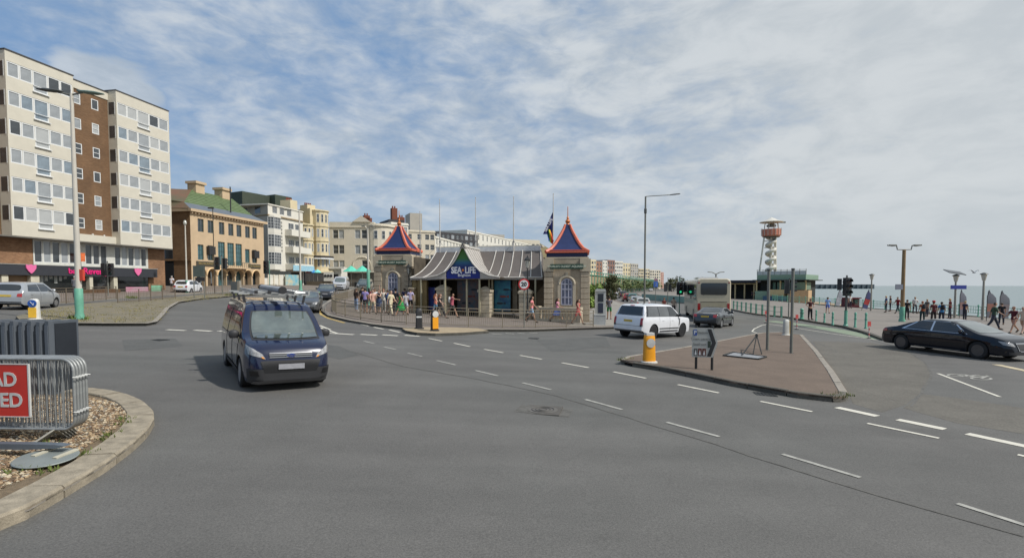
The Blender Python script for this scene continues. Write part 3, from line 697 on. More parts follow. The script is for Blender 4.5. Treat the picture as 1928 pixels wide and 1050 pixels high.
# ---- white luxury SUV (rear three quarter), heading right
def big_suv():
    wt = paint('bright white suv paint', (.74, .75, .77), rough=.25, coat=1.); h = 2.50
    sp = dict(name='luxury_suv', label='large white SUV with black roof pillars and dark wheels crossing by the traffic island', cat='car', L=5.0, paint=wt,
              top=[(-h, .75), (-h + .05, 1.14), (-h + .14, 1.24), (-h + .36, 1.74), (-h + .55, 1.81), (-.4, 1.86), (.45, 1.82), (1.18, 1.26), (1.3, 1.18), (2.1, 1.12), (2.36, 1.02), (h, .75)],
              belt=[(-h, 1.16), (1.2, 1.12), (2.2, 1.02), (h, .9)], plan=[(-h, .88), (-h + .12, .95), (-h + .5, .99), (1.6, .99), (2.2, .93), (2.4, .84), (h, .7)],
              bottom=[(-h, .48), (-h + .25, .34), (2.2, .30), (h, .42)], wheels=(-1.50, 1.42), wr=.385, ww=.27, tumble=.26, crown=.08, rim=M_RIMD, rimkey='d', spokes=9)
    c = Car(sp); bk = mat('gloss black pillar', (.01, .01, .012), .12, var=0, coat=1.)
    c.both('window_band', [(-h + .30, 1.19), (1.18, 1.17), (.58, 1.72), (-h + .50, 1.74)], bk, off=.005, n=16, k=5)
    gl = mat('lighter grey side glass', (.085, .09, .092), .08, var=.25, scale=1.5, coat=1.)  # rear side panes in a lighter, mottled grey than the front ones
    for q in ([(-h + .45, 1.21), (-1.0, 1.20), (-1.0, 1.70), (-h + .62, 1.70)], [(-.93, 1.20), (.0, 1.20), (.0, 1.70), (-.93, 1.70)]): c.both('window', q, gl, off=.009, n=8, k=5)
    c.both('window', [(.08, 1.20), (1.02, 1.19), (.52, 1.68), (.08, 1.70)], M_WGL, off=.009)
    c.patch('rear_window', 'B', [(-.90, 1.24), (.90, 1.24), (.80, 1.71), (-.80, 1.71)], M_WGL, off=.008, n=14, k=6)
    c.patch('brake_light', 'B', [(-.14, 1.735), (.14, 1.735), (.14, 1.76), (-.14, 1.76)], M_TL, off=.02)
    c.patch('windscreen', 'F', [(-.78, 1.18), (.78, 1.18), (.68, 1.74), (-.68, 1.74)], M_WSC)
    for sg in (-1, 1):
        c.patch('tail_light', 'B', [(sg * .76, .78), (sg * .90, .78), (sg * .90, 1.12), (sg * .76, 1.12)], M_TL, off=.014, n=4, k=6)
        c.patch('tail_light_base', 'B', [(sg * .76, .68), (sg * .90, .68), (sg * .90, .79), (sg * .76, .79)], M_BLK, off=.014, n=4, k=3)
        c.patch('headlight', 'F', [(sg * .6, .88), (sg * .85, .88), (sg * .85, 1.0), (sg * .6, 1.0)], M_HL, off=.012)
    c.patch('tailgate_gap', 'B', [(-.84, .70), (.84, .70), (.84, .715), (-.84, .715)], M_UNDER, off=.006, n=14, k=1)
    c.patch('rear_bumper', 'B', [(-.86, .44), (.86, .44), (.88, .60), (-.88, .60)], wt, off=.03, n=14, k=3)
    c.patch('bumper_skirt', 'B', [(-.80, .36), (.80, .36), (.84, .47), (-.84, .47)], M_BLK, off=.025, n=12, k=3)
    c.both('side_vent', [(.95, .70), (1.02, .70), (1.08, 1.08), (1.0, 1.08)], M_BLK, off=.01, n=2, k=8)
    c.both('sill_trim', [(-1.0, .52), (.95, .52), (.95, .58), (-1.0, .58)], M_BLK, off=.01, n=12, k=2); c.both('side_sill', [(-.95, .36), (.9, .36), (.9, .44), (-.95, .44)], M_BLK, off=.006, n=12, k=2)
    c.seam([(.04, .45), (.04, 1.14)]); c.seam([(-.97, .9), (-.97, 1.14)]); c.seam([(.93, .6), (.98, 1.1)])
    c.handles((-.62, .30), .98); c.mirror(.98, 1.22, bk); c.plate('B', 0, .95, M_PLY)
    c.place(1230, 633, R(42)); c.root.scale = (.95, .95, .95); return c
SUV = big_suv()
# ---- dark coupe
COU = car('coupe', 'dark grey two-door coupe braking behind the beige coach', 'car', 4.45, 1.76, 1.38, paint('graphite coupe paint', (.02, .024, .03), rough=.15, coat=1.), 1345, 614, R(52), 'saloon')
# ---- black limousine at the right, heading right towards the viewer
def limo():
    h = 2.62
    sp = dict(name='limousine', label='long black saloon with bright windscreen turning in at the right edge', cat='car', L=5.25, paint=paint('black blue limousine paint', (.006, .008, .014), rough=.1, coat=.7, var=0, spec=.15),
              top=[(-h, .62), (-h + .05, .86), (-h + .15, .98), (-h + .5, 1.05), (-h + .75, 1.09), (-h + 1.25, 1.27), (-h + 1.8, 1.42), (-.5, 1.475), (-.1, 1.485), (.4, 1.45), (.9, 1.28), (1.4, 1.07), (1.55, 1.02), (2.0, .96), (2.35, .86), (2.55, .72), (h, .45)],
              belt=[(-h, .86), (-.5, .95), (1., .92), (2.2, .74), (h, .6)], plan=[(-h, .78), (-h + .12, .86), (-h + .6, .94), (1.4, .95), (2.1, .90), (2.45, .80), (2.57, .70), (h, .56)],
              bottom=[(-h, .34), (-h + .2, .24), (2.3, .2), (h, .26)], wheels=(-1.58, 1.58), wr=.35, ww=.25, tumble=.42, crown=.06, rim=mat('dark silver alloy', (.10, .10, .105), .3, metal=.6), rimkey='l', spokes=10)
    c = Car(sp)
    c.both('window_chrome', [(-h + 1.02, .985), (1.18, .955), (.55, 1.41), (-h + 1.72, 1.40)], M_CHR, off=.004, n=16, k=5)
    for q in ([(-h + 1.16, 1.0), (-.30, .985), (-.30, 1.39), (-h + 1.78, 1.38)], [(-.22, .985), (1.08, .97), (.52, 1.39), (-.22, 1.395)]): c.both('window', q, M_WGL, off=.008, n=8, k=5)
    c.patch('windscreen', 'F', [(-.72, 1.02), (.72, 1.02), (.60, 1.42), (-.60, 1.42)], M_WSC, off=.007, n=12, k=8, rnd=.3)
    c.patch('rear_window', 'B', [(-.66, 1.14), (.66, 1.14), (.56, 1.42), (-.56, 1.42)], M_WGL, n=10, k=5)
    for sg in (-1, 1):
        c.patch('headlight', 'F', [(sg * .48, .58), (sg * .80, .64), (sg * .82, .78), (sg * .54, .72)], M_HL, off=.012, n=8, k=4)
        c.patch('tail_light', 'B', [(sg * .5, .78), (sg * .8, .78), (sg * .8, .92), (sg * .5, .92)], M_TL, off=.012)
    c.both('tail_light_wrap', [(-h + .10, .78), (-h + .34, .82), (-h + .30, .92), (-h + .12, .90)], M_TL, off=.008)
    c.patch('grille', 'F', [(-.36, .42), (.36, .42), (.40, .72), (-.40, .72)], M_CHR, off=.02, n=10, k=6); c.patch('grille_mesh', 'F', [(-.32, .45), (.32, .45), (.36, .68), (-.36, .68)], M_BLK, off=.028, n=10, k=6)
    c.patch('lower_intake', 'F', [(-.7, .26), (.7, .26), (.72, .38), (-.72, .38)], M_BLK, off=.012, n=12, k=3); c.plate('F', 0, .44, M_PLW)
    c.seam([(-.26, .3), (-.26, .96)]); c.seam([(1.12, .4), (1.14, .95)]); c.seam([(-1.22, .7), (-1.1, .98)]); c.seam([(-2.4, .74), (2.0, .70)], 'body_crease')
    c.handles((-.85, .42), .84); c.mirror(.98, 1.02); c.both('sill_trim', [(-1.2, .25), (1.2, .25), (1.2, .28), (-1.2, .28)], M_CHR, off=.012, n=10, k=1)
    xy, hd = from_side((1697, 657.5), (1836, 675), True, .93); c.place(xy=xy, heading=hd); c.hd = hd; return c
LIMO = limo()
# ---- beige coach from behind
def coach():
    be = paint('beige coach paint', lin((190, 180, 156)), rough=.4, coat=.4); r = thing('coach', 'beige touring coach seen from behind at the traffic lights', 'coach')
    body = MB(); pts = [(-1.27, .35), (-1.27, 3.15), (-1.2, 3.36), (-1.0, 3.46), (1.0, 3.46), (1.2, 3.36), (1.27, 3.15), (1.27, .35)]
    n = len(pts); base = 0
    for x, s in ((-6.0, .95), (-5.92, 1.), (5.7, 1.), (6.0, .93)): body.v += [(x, p[0] * s, .35 + (p[1] - .35) * (1 - (1 - s) * .4)) for p in pts]
    for i in range(3):
        for k in range(n): body.f.append((i * n + k, (i + 1) * n + k, (i + 1) * n + (k + 1) % n, i * n + (k + 1) % n)); body.m.append(0)
    body.f.append(tuple(range(n))); body.m.append(0); body.f.append(tuple(3 * n + k for k in range(n))); body.m.append(0)
    body.build('body', be, r, smooth=25)
    MB().prism([(-.92, 2.18), (.92, 2.18), (.98, 2.3), (.98, 3.02), (.9, 3.12), (-.9, 3.12), (-.98, 3.02), (-.98, 2.3)], -6.03, -5.98, 'yz').build('rear_window', M_WGL, r)
    for y in (-1.29, 1.26):
        MB().box(-5.6, y, 1.75, 5.6, y + .03, 3.0).build('side_window', M_WGL, r)
    MB().box(-6.025, -1.0, 1.60, -5.99, 1.0, 1.63).build('panel_gap', M_UNDER, r); MB().box(-6.03, -.95, .62, -5.99, .95, 1.55).build('engine_cover', paint('beige engine cover', lin((170, 160, 134)), rough=.5), r)
    for sg in (-1, 1):
        MB().box(-6.04, sg * 1.1 - .1, .95, -5.97, sg * 1.1 + .1, 1.5).build('tail_light', M_TL, r); MB().box(-6.02, sg * 1.13 - .07, 3.1, -5.96, sg * 1.13 + .07, 3.18).build('marker_light', M_TL, r)
    MB().box(-6.1, -1.25, .4, -5.95, 1.25, .60).build('rear_bumper', be, r); MB().box(-6.05, -.26, .68, -6.02, .26, .80).build('number_plate', M_PLY, r)
    MB().box(-2.4, -.8, 3.44, .2, .8, 3.64).build('air_conditioning_unit', white, r)
    tm, rm, dm = wheel_mesh(.5, .3, M_RIM, 'c')
    for xw in (-3.4, 3.6):
        for sg in (-1, 1):
            o = put('wheel', tm, r, (xw, sg * 1.13, .5), 0 if sg < 0 else math.pi); put('rim', rm, o)
    x, y = gp(1343, 606.5); hd = R(76); r.location = (x + 6 * math.cos(hd), y + 6 * math.sin(hd), g(x, y)); r.rotation_euler = (0, 0, hd)
coach()
# ---- far queue on the sea front road, each a car of its own
fq = [('white_van', 'white box van in the far queue under the tree', 'van', 'suv', white, 1163, 556, 5.0, 2.0, 2.2), ('far_car', 'dark car behind the white van in the far queue', 'car', 'suv', black, 1172, 561, 4.5, 1.8, 1.7),
      ('far_car', 'red hatchback in the far queue beside the kerb', 'car', 'hatch', paint('red car paint', (.28, .02, .02)), 1180, 567, 4.0, 1.7, 1.5), ('far_car', 'teal green hatchback next to the red one in the far queue', 'car', 'hatch', paint('teal car paint', (.02, .15, .14)), 1189, 567.5, 4.0, 1.7, 1.5),
      ('far_car', 'silver saloon with dark rear window in the far queue', 'car', 'hatch', silver, 1196, 576, 4.2, 1.75, 1.45), ('far_car', 'pale grey car nearest behind the white SUV in the far queue', 'car', 'hatch', paint('pale grey paint', (.38, .38, .36)), 1207, 582, 4.2, 1.75, 1.45)]
for nm, lb, ct, stl, pm, px, py, L_, W_, H_ in fq: car(nm, lb, ct, L_, W_, H_, pm, px, py, R(83), stl, group='queue of traffic on the sea front road', wr=.31)
for i, (px, py, pm, lb) in enumerate(((1225, 548.5, white, 'small white car parked far along the sea front road'), (1262, 549, dgrey, 'dark car parked far along the sea front road'), (1284, 550.5, bpy.data.materials['red car paint'], 'red car parked far along the sea front road, left of the coach'))):
    car('far_car', lb, 'car', 4.2, 1.75, 1.5, pm, px, py, R(80), 'hatch', group='cars parked far along the sea front')
# ------------------------------------------------------------------ people
SK = {n: mat('skin ' + n, c, .6, var=.04) for n, c in (('fair', (.52, .33, .24)), ('tan', (.40, .23, .15)), ('brown', (.17, .09, .06)))}
HAIR = {n: mat('hair ' + n, c, .7, var=.25, scale=20) for n, c in (('black', (.015, .012, .01)), ('brown', (.06, .035, .02)), ('blond', (.42, .30, .14)), ('red', (.30, .10, .04)), ('grey', (.35, .34, .32)))}
def cloth(c, n=None): return mat('cloth ' + (n or '%d %d %d' % c), lin(c), .9, var=.12, scale=9)
M_EYE = mat('eye', (.02, .015, .012), .3, var=0); M_LIP = mat('lips', (.32, .12, .09), .5, var=0)
def skeleton(pose):
    """joint positions for a 1.72 m figure facing -y; pose: dict of angles in degrees (swing forward positive)"""
    gp_ = lambda k, d=0: pose.get(k, d)
    J = {}; lean = R(gp_('lean')); hz = .93 - gp_('drop', 0)
    def fw(o, L, a, side=0.):      # limb hanging down, swung forward by a, splayed outwards by side
        return o + Vector((math.sin(R(side)) * L, -math.sin(R(a)) * L * math.cos(R(side)), -math.cos(R(a)) * math.cos(R(side)) * L))
    pel = Vector((0, 0, hz)); J['pelvis'] = pel
    up = lambda L, o: o + Vector((0, -math.sin(lean) * L, math.cos(lean) * L))
    J['waist'] = up(.14, pel); J['chest'] = up(.34, pel); J['neck'] = up(.50, pel); J['neck2'] = up(.57, pel) + Vector((0, -.01, 0)); J['head'] = up(.66, pel) + Vector((0, -.025, 0)); J['crown'] = up(.755, pel) + Vector((0, -.015, 0))
    for s, n in ((-1, 'r'), (1, 'l')):
        hip = pel + Vector((s * .095, 0, -.03)); J['hip' + n] = hip
        kn = fw(hip, .43, gp_('thigh' + n), s * 2); J['knee' + n] = kn; an = fw(kn, .42, gp_('thigh' + n) - gp_('knee' + n), s * 1); J['ankle' + n] = an
        ft = gp_('foot' + n, 0); J['ball' + n] = an + Vector((s * .02, -.13 * math.cos(R(ft)), -.045 - .13 * math.sin(R(ft)))); J['toe' + n] = J['ball' + n] + Vector((0, -.06, -.005)); J['heel' + n] = an + Vector((0, .035, -.045))
        sh = up(.46, pel) + Vector((s * .175, 0, 0)); J['sh' + n] = sh
        el = fw(sh, .28, gp_('arm' + n), s * gp_('out' + n, 7)); J['elbow' + n] = el
        wr = fw(el, .25, gp_('arm' + n) + gp_('elb' + n, 12), s * gp_('in' + n, 3)); J['wrist' + n] = wr
        d = (wr - el).normalized(); pa = wr + d * .055; J['palm' + n] = pa; side = Vector((0, -1, 0)) if abs(d.y) < .7 else Vector((0, 0, 1))
        side = (side - d * side.dot(d)).normalized()
        for k, (o, L) in enumerate(((-.030, .062), (-.010, .072), (.010, .076), (.030, .068))):
            b = pa + side * o + d * .035; J['f%d%s' % (k, n)] = b; J['g%d%s' % (k, n)] = b + d * L * .55 + Vector((-s * .012, 0, 0)); J['h%d%s' % (k, n)] = b + d * L * .9 + Vector((-s * .034, 0, 0))
        J['t0' + n] = wr + d * .03 + side * .034; J['t1' + n] = wr + d * .065 + side * .056
    return J
EDGES = [('pelvis', 'waist'), ('waist', 'chest'), ('chest', 'neck'), ('neck', 'neck2'), ('neck2', 'head'), ('head', 'crown')]
for n in 'rl':
    EDGES += [('pelvis', 'hip' + n), ('hip' + n, 'knee' + n), ('knee' + n, 'ankle' + n), ('ankle' + n, 'ball' + n), ('ball' + n, 'toe' + n), ('ankle' + n, 'heel' + n), ('chest', 'sh' + n), ('sh' + n, 'elbow' + n), ('elbow' + n, 'wrist' + n), ('wrist' + n, 'palm' + n), ('wrist' + n, 't0' + n), ('t0' + n, 't1' + n)]
    for k in range(4): EDGES += [('palm' + n, 'f%d%s' % (k, n)), ('f%d%s' % (k, n), 'g%d%s' % (k, n)), ('g%d%s' % (k, n), 'h%d%s' % (k, n))]
RAD = dict(pelvis=(.145, .11), waist=(.125, .095), chest=(.155, .105), neck=(.075, .07), neck2=(.052, .052), head=(.083, .098), crown=(.058, .068), hip=(.088, .088), knee=(.058, .058), ankle=(.038, .040), ball=(.040, .032), toe=(.032, .022), heel=(.034, .03), sh=(.062, .06), elbow=(.042, .042), wrist=(.027, .027), palm=(.034, .022), f=(.010, .010), g=(.009, .009), h=(.007, .007), t0=(.012, .012), t1=(.009, .009))
def body_proto(key, pose):
    if ('body', key) in CH: return CH[('body', key)]
    J = skeleton(pose); names = list(J); idx = {n: i for i, n in enumerate(names)}
    me = bpy.data.meshes.new('sk'); me.from_pydata([tuple(J[n]) for n in names], [(idx[a], idx[b]) for a, b in EDGES], []); ob = bpy.data.objects.new('sk', me); COL.objects.link(ob)
    md = ob.modifiers.new('s', 'SKIN'); md.use_smooth_shade = True; md.branch_smoothing = .4; ob.modifiers.new('b', 'SUBSURF').levels = 1
    for i, n in enumerate(names):
        r = RAD.get(n) or RAD.get(n[:-1]) or RAD.get(n[0]); me.skin_vertices[0].data[i].radius = r; me.skin_vertices[0].data[i].use_root = (n == 'pelvis')
    dg = bpy.context.evaluated_depsgraph_get(); bm_ = bpy.data.meshes.new_from_object(ob.evaluated_get(dg), depsgraph=dg); bpy.data.objects.remove(ob); bm_.name = 'person'
    bm_.polygons.foreach_set('use_smooth', [True] * len(bm_.polygons))
    nv = len(bm_.vertices); co = np.empty(nv * 3); bm_.vertices.foreach_get('co', co); co = co.reshape(-1, 3)
    zmin = co[:, 2].min(); co[:, 2] -= zmin; nor = np.empty(nv * 3); bm_.vertices.foreach_get('normal', nor); nor = nor.reshape(-1, 3)
    # a nose and chin on the head
    hd = np.array(J['head']) - [0, 0, zmin]; rel = co - hd
    m = (rel[:, 1] < -.06) & (abs(rel[:, 0]) < .022) & (abs(rel[:, 2] + .01) < .03); co[m, 1] -= .02
    bm_.vertices.foreach_set('co', co.ravel()); bm_.update()
    segs = [(np.array(J[a]) - [0, 0, zmin], np.array(J[b]) - [0, 0, zmin], (a, b)) for a, b in EDGES]
    best = np.full(nv, 9.); who = np.zeros(nv, int); tt = np.zeros(nv)
    for i, (a, b, _) in enumerate(segs):
        ab = b - a; t = np.clip(((co - a) @ ab) / max(ab @ ab, 1e-9), 0, 1); d = np.linalg.norm(co - (a + t[:, None] * ab), axis=1); w = d < best; best[w] = d[w]; who[w] = i; tt[w] = t[w]
    faces = [tuple(p.vertices) for p in bm_.polygons]; CH[('body', key)] = dict(me=bm_, co=co, nor=nor, who=who, tt=tt, names=[s_[2] for s_ in segs], faces=faces, J={k: np.array(v) - [0, 0, zmin] for k, v in J.items()})
    me = bm_; me.materials.append(SK['fair']); return CH[('body', key)]
def shell(B, key, test, off, name):
    k = ('shell', key, name, off)
    if k in CH: return CH[k]
    keep = np.array([test(B['names'][w], t, c) for w, t, c in zip(B['who'], B['tt'], B['co'])]); pts = B['co'] + B['nor'] * off; mp = {}; v = []; f = []
    for fc in B['faces']:
        if all(keep[i] for i in fc):
            for i in fc:
                if i not in mp: mp[i] = len(v); v.append(tuple(pts[i]))
            f.append(tuple(mp[i] for i in fc))
    me = bpy.data.meshes.new(name); me.from_pydata(v, [], f); me.polygons.foreach_set('use_smooth', [True] * len(f)); me.materials.append(SK['fair']); CH[k] = me; return me
POSES = {
 'stand': dict(thighl=2, thighr=-2, arml=6, armr=2), 'stand2': dict(thighl=8, thighr=-6, kneel=4, arml=20, armr=-4, elbl=75, elbr=20, inl=-20),
 'walk': dict(thighl=24, thighr=-20, kneel=6, kneer=18, footr=30, arml=-22, armr=24, elbl=12, elbr=30, lean=3), 'walk2': dict(thighl=-16, thighr=20, kneel=34, kneer=4, footl=35, arml=20, armr=-18, elbl=24, elbr=10, lean=2),
 'stride': dict(thighl=30, thighr=-28, kneel=4, kneer=22, footr=40, arml=-10, armr=30, elbl=40, elbr=40, outl=14, drop=.05, lean=4),
 'phone': dict(thighl=3, thighr=-3, arml=38, armr=36, elbl=80, elbr=84, inl=-16, inr=-16), 'raise': dict(thighl=6, thighr=-4, arml=70, armr=150, elbl=30, elbr=20, outr=16), 
 'point': dict(thighl=26, thighr=-24, kneer=22, kneel=4, footr=30, arml=-10, armr=74, elbl=20, elbr=8, outr=20, lean=5), 'hips': dict(thighl=2, thighr=-2, arml=-16, armr=-16, elbl=60, elbr=60, outl=44, outr=44, inl=-34, inr=-34),
 'sit': dict(thighl=84, thighr=80, kneel=80, kneer=82, arml=30, armr=28, elbl=40, elbr=44)}
def obm(name, me, m, parent, loc=(0, 0, 0)):
    o = put(name, me, parent, loc)
    if o.material_slots: o.material_slots[0].link = 'OBJECT'; o.material_slots[0].material = m
    return o
def person(label, px, py, face, pose='stand', h=1.70, skin='fair', hair='brown', long=False, top=(200, 200, 200), bottom=(60, 60, 70), kind='trousers', sleeves=.6, shoes=(60, 55, 50), bag=None, hat=None, group=None, seat=0., xy=None, wide=1.):
    B = body_proto(pose, POSES[pose]); x, y = xy or gp(px, py); s = h / 1.72
    lift = .12 if not CH.get('nolift') else 0
    o = put('person', B['me'], None, (x, y, g(x, y) + lift + seat), face, label, 'person', group); o.scale = (s * wide, s * wide, s); o.material_slots[0].link = 'OBJECT'; o.material_slots[0].material = SK[skin]
    J = B['J']; T = ('pelvis', 'waist', 'chest', 'neck')
    def torso(n, t, c): return n[0] in T and n[1] in T + ('shr', 'shl') or (n[0][:2] == 'sh' and t < sleeves) or (n[0] == 'pelvis' and n[1][:3] == 'hip')
    def torso2(n, t, c): return torso(n, t, c) or (n == ('neck', 'neck2') and t < .05) or (n[0][:3] == 'hip' and t < .14)
    cut = {'trousers': 9, 'shorts': .72, 'skirt': -1, 'dress': -1}[kind]
    def legs(n, t, c): return (n[0] == 'pelvis' and (n[1][:3] == 'hip' or t < .8)) or (n[0][:3] == 'hip' and t < cut) or (cut > 1 and n[0][:4] == 'knee' and t < .95)
    obm('shirt' if kind != 'dress' else 'dress_top', shell(B, pose, torso2, .017, 'shirt%d' % int(sleeves * 10)), cloth(top), o)
    if kind in ('trousers', 'shorts'): obm(kind, shell(B, pose, legs, .013, kind), cloth(bottom), o)
    else:
        k = ('skirt', pose, kind)
        if k not in CH:
            p = J['pelvis']; kl, kr = J['kneel'], J['kneer']; mid = (kl + kr) / 2; mid[2] = max(mid[2], p[2] - .48); spread = max(.15, abs(kl[1] - kr[1]) / 2 + .11); z1 = p[2] + (.10 if kind == 'skirt' else .16); mb = MB(); n = 18; z0 = mid[2] - (0 if kind == 'skirt' else .06)
            for i in range(6):
                a = i / 5
                for q in range(n):
                    t_ = 2 * math.pi * q / n; rx = .145 + (.225 - .145) * a ** .6; ry = .115 + (spread - .115) * a ** .9; wv = 1 + .06 * a * math.sin(6 * t_)
                    mb.v.append((mid[0] * a + rx * wv * math.cos(t_), p[1] + (mid[1] - p[1]) * a + ry * wv * math.sin(t_), z1 + (z0 - z1) * a))
            for i in range(5):
                for q in range(n): mb.f.append((i * n + q, i * n + (q + 1) % n, (i + 1) * n + (q + 1) % n, (i + 1) * n + q)); mb.m.append(0)
            CH[k] = mb.mesh(kind, SK['fair'], 60)
        obm('skirt', CH[k], cloth(bottom if kind == 'skirt' else top), o)
    hc = J['head']
    def hairt(n, t, c):
        if n[0] not in ('neck2', 'head') : return False
        r = c - hc; return (r[2] > .045 or (r[1] > -.01 and r[2] > -.07) or (r[1] > -.045 and r[2] > -.02)) and not (r[1] < -.075 and r[2] < .06)
    obm('hair', shell(B, pose, hairt, .018, 'hair'), HAIR[hair], o)
    if long:
        if ('lh', pose) not in CH:
            mb = MB(); a = hc + np.array([0, .055, .03]); b_ = J['chest'] + np.array([0, .13, .06]); mb.tube([tuple(a), tuple((a * 2 + b_) / 3 + np.array([0, .02, 0])), tuple((a + 2 * b_) / 3), tuple(b_), tuple(b_ - np.array([0, 0, .06]))], [.075, .085, .08, .06, .02], 10); CH[('lh', pose)] = mb.mesh('long_hair', SK['fair'], 60)
        obm('long_hair', CH[('lh', pose)], HAIR[hair], o)
    if ('face', pose) not in CH:
        mb = MB()
        for sx in (-1, 1): mb.lathe([(0, -.007), (.009, 0), (0, .007)], 6, c=(sx * .03, hc[1] - .088, hc[2] + .012))
        ears = MB()
        for sx in (-1, 1): ears.lathe([(0, -.03), (.014, -.01), (.016, .012), (0, .03)], 6, c=(sx * .088, hc[1] + .01, hc[2] - .005), sx=.5)
        mo = MB(); mo.box(-.02, hc[1] - .098, hc[2] - .045, .02, hc[1] - .085, hc[2] - .036)
        CH[('face', pose)] = (mb.mesh('eyes', M_EYE), ears.mesh('ears', SK['fair'], 60), mo.mesh('mouth', M_LIP))
    e, ea, mo = CH[('face', pose)]; put('eye', e, o); o['kind'] = 'thing'; obm('ear', ea, SK[skin], o); put('mouth', mo, o)
    def shoe(sd):
        def f(n, t, c): return n[0] == 'ankle' + sd or n[0] == 'ball' + sd or (n == ('knee' + sd, 'ankle' + sd) and t > .97)
        return f
    for sd in 'rl': obm('shoe', shell(B, pose, shoe(sd), .012, 'shoe' + sd), cloth(shoes), o)
    if hat:
        if ('hat', pose) not in CH: CH[('hat', pose)] = MB().lathe([(.14, .0), (.145, .012), (.1, .02), (.098, .09), (.07, .115), (0, .12)], 14).mesh('hat', SK['fair'], 40)
        obm('hat', CH[('hat', pose)], cloth(hat), o, (0, hc[1] + .01, hc[2] + .05))
    if bag:
        b_ = J['chest']
        if ('bag', pose) not in CH: 
            mb = MB(); mb.lathe([(.0, -.20), (.12, -.19), (.14, -.05), (.13, .12), (.09, .19), (0, .2)], 10, sx=1., sy=.62, c=(0, b_[1] + .19, b_[2] + .0)); CH[('bag', pose)] = mb.mesh('backpack', SK['fair'], 50)
        bg_ = obm('backpack', CH[('bag', pose)], cloth(bag), None, (0, 0, 0)); bg_.parent = None; bg_.matrix_world = Matrix.LocRotScale(o.location, o.rotation_euler, o.scale); bg_.name = 'backpack'
        tag(bg_, 'backpack worn by the ' + label, 'backpack')
        w_ = label.split(); bg_['label'] = 'backpack on the ' + ' '.join(w_[:9])
    return o
def face_to(dx_, dy_): return math.atan2(dx_, -dy_)      # figure's front (-y) turned to look along (dx, dy)
RT, LF, AW, TO = face_to(1, 0), face_to(-1, 0), face_to(0, 1), face_to(0, -1)
GC = 'pedestrians crowding by the left aquarium tower'
# left crowd (foot pixel)
person('person in dark hooded top and pale jeans standing alone left of the crowd', 671, 589, R(150), 'stand', 1.68, 'tan', 'brown', True, (62, 52, 48), (130, 150, 178), shoes=(225, 225, 225), sleeves=2)
person('person in black top and black shorts behind the lilac shirt', 683, 588, AW, 'stand', 1.80, 'tan', 'brown', False, (35, 32, 38), (30, 30, 34), 'shorts')
person('person in lilac T-shirt and black shorts with back turned', 688, 592, AW, 'stand2', 1.74, 'tan', 'black', False, (150, 138, 190), (34, 34, 40), 'shorts')
person('person with a dark ponytail, mostly hidden by others, in maroon', 695, 586, R(200), 'stand', 1.70, 'tan', 'black', True, (110, 50, 55), (50, 50, 60), 'trousers')
person('person with ginger hair in pale pink top and beige shorts stepping forward', 702, 594, R(30), 'walk', 1.70, 'fair', 'red', False, (212, 168, 150), (180, 168, 140), 'shorts')
person('person in white shirt behind the beige shorts', 706, 591, R(15), 'stand', 1.72, 'tan', 'brown', False, (225, 225, 228), (150, 150, 155), 'trousers', sleeves=.9)
person('person in black vest holding both hands to the face', 714, 592, R(-20), 'phone', 1.68, 'fair', 'black', True, (38, 42, 60), (70, 82, 110), 'skirt', sleeves=.1)
person('person in cream shirt and grey trousers with one arm raised', 722.5, 592, R(10), 'raise', 1.72, 'fair', 'red', False, (214, 208, 196), (150, 148, 142), 'trousers', sleeves=.5)
person('person with a blue backpack seen from behind between cream shirt and blond hair', 730, 592, AW, 'stand', 1.66, 'tan', 'brown', False, (60, 88, 130), (120, 130, 150), 'shorts', bag=(52, 78, 122))
person('person with long blond hair in cream trouser suit walking right', 736, 597, R(60), 'walk2', 1.70, 'fair', 'blond', True, (216, 204, 172), (210, 198, 166), 'trousers', sleeves=.9)
person('person in black top and cap with a pink bag at the middle of the crowd', 745, 593, AW, 'stand', 1.76, 'tan', 'black', False, (30, 32, 40), (42, 38, 48), 'trousers', sleeves=2, hat=(22, 24, 32))
person('person in bright green dress striding left', 755, 597, R(-60), 'stride', 1.66, 'tan', 'black', True, (42, 150, 74), (42, 150, 74), 'dress', sleeves=.1)
person('person in navy top standing behind the green dress', 762, 588, AW, 'stand', 1.78, 'tan', 'brown', False, (40, 38, 84), (40, 42, 60), 'trousers')
person('person in patterned grey T-shirt and pale shorts right of the green dress', 764, 596, R(200), 'walk', 1.62, 'fair', 'black', False, (176, 172, 176), (170, 178, 196), 'shorts')
person('person in lilac T-shirt and black shorts at the right end of the crowd', 773, 591.5, AW, 'stand', 1.80, 'tan', 'brown', False, (178, 168, 200), (32, 32, 38), 'shorts')
# walkers before the entrance
person('person in salmon vest and jeans shorts half hidden by the walker in black', 820, 598, RT, 'walk', 1.62, 'fair', 'red', True, (226, 140, 120), (90, 130, 160), 'shorts', sleeves=.1)
person('ginger-haired person in black striding right behind the orange bollard', 828, 602, R(70), 'stride', 1.70, 'fair', 'red', True, (30, 30, 34), (34, 34, 42), 'trousers', sleeves=.4)
person('person in pink top with a white bag pointing right in mid stride', 851, 601, R(75), 'point', 1.72, 'tan', 'brown', False, (178, 92, 108), (58, 60, 62), 'shorts', bag=(214, 214, 210))
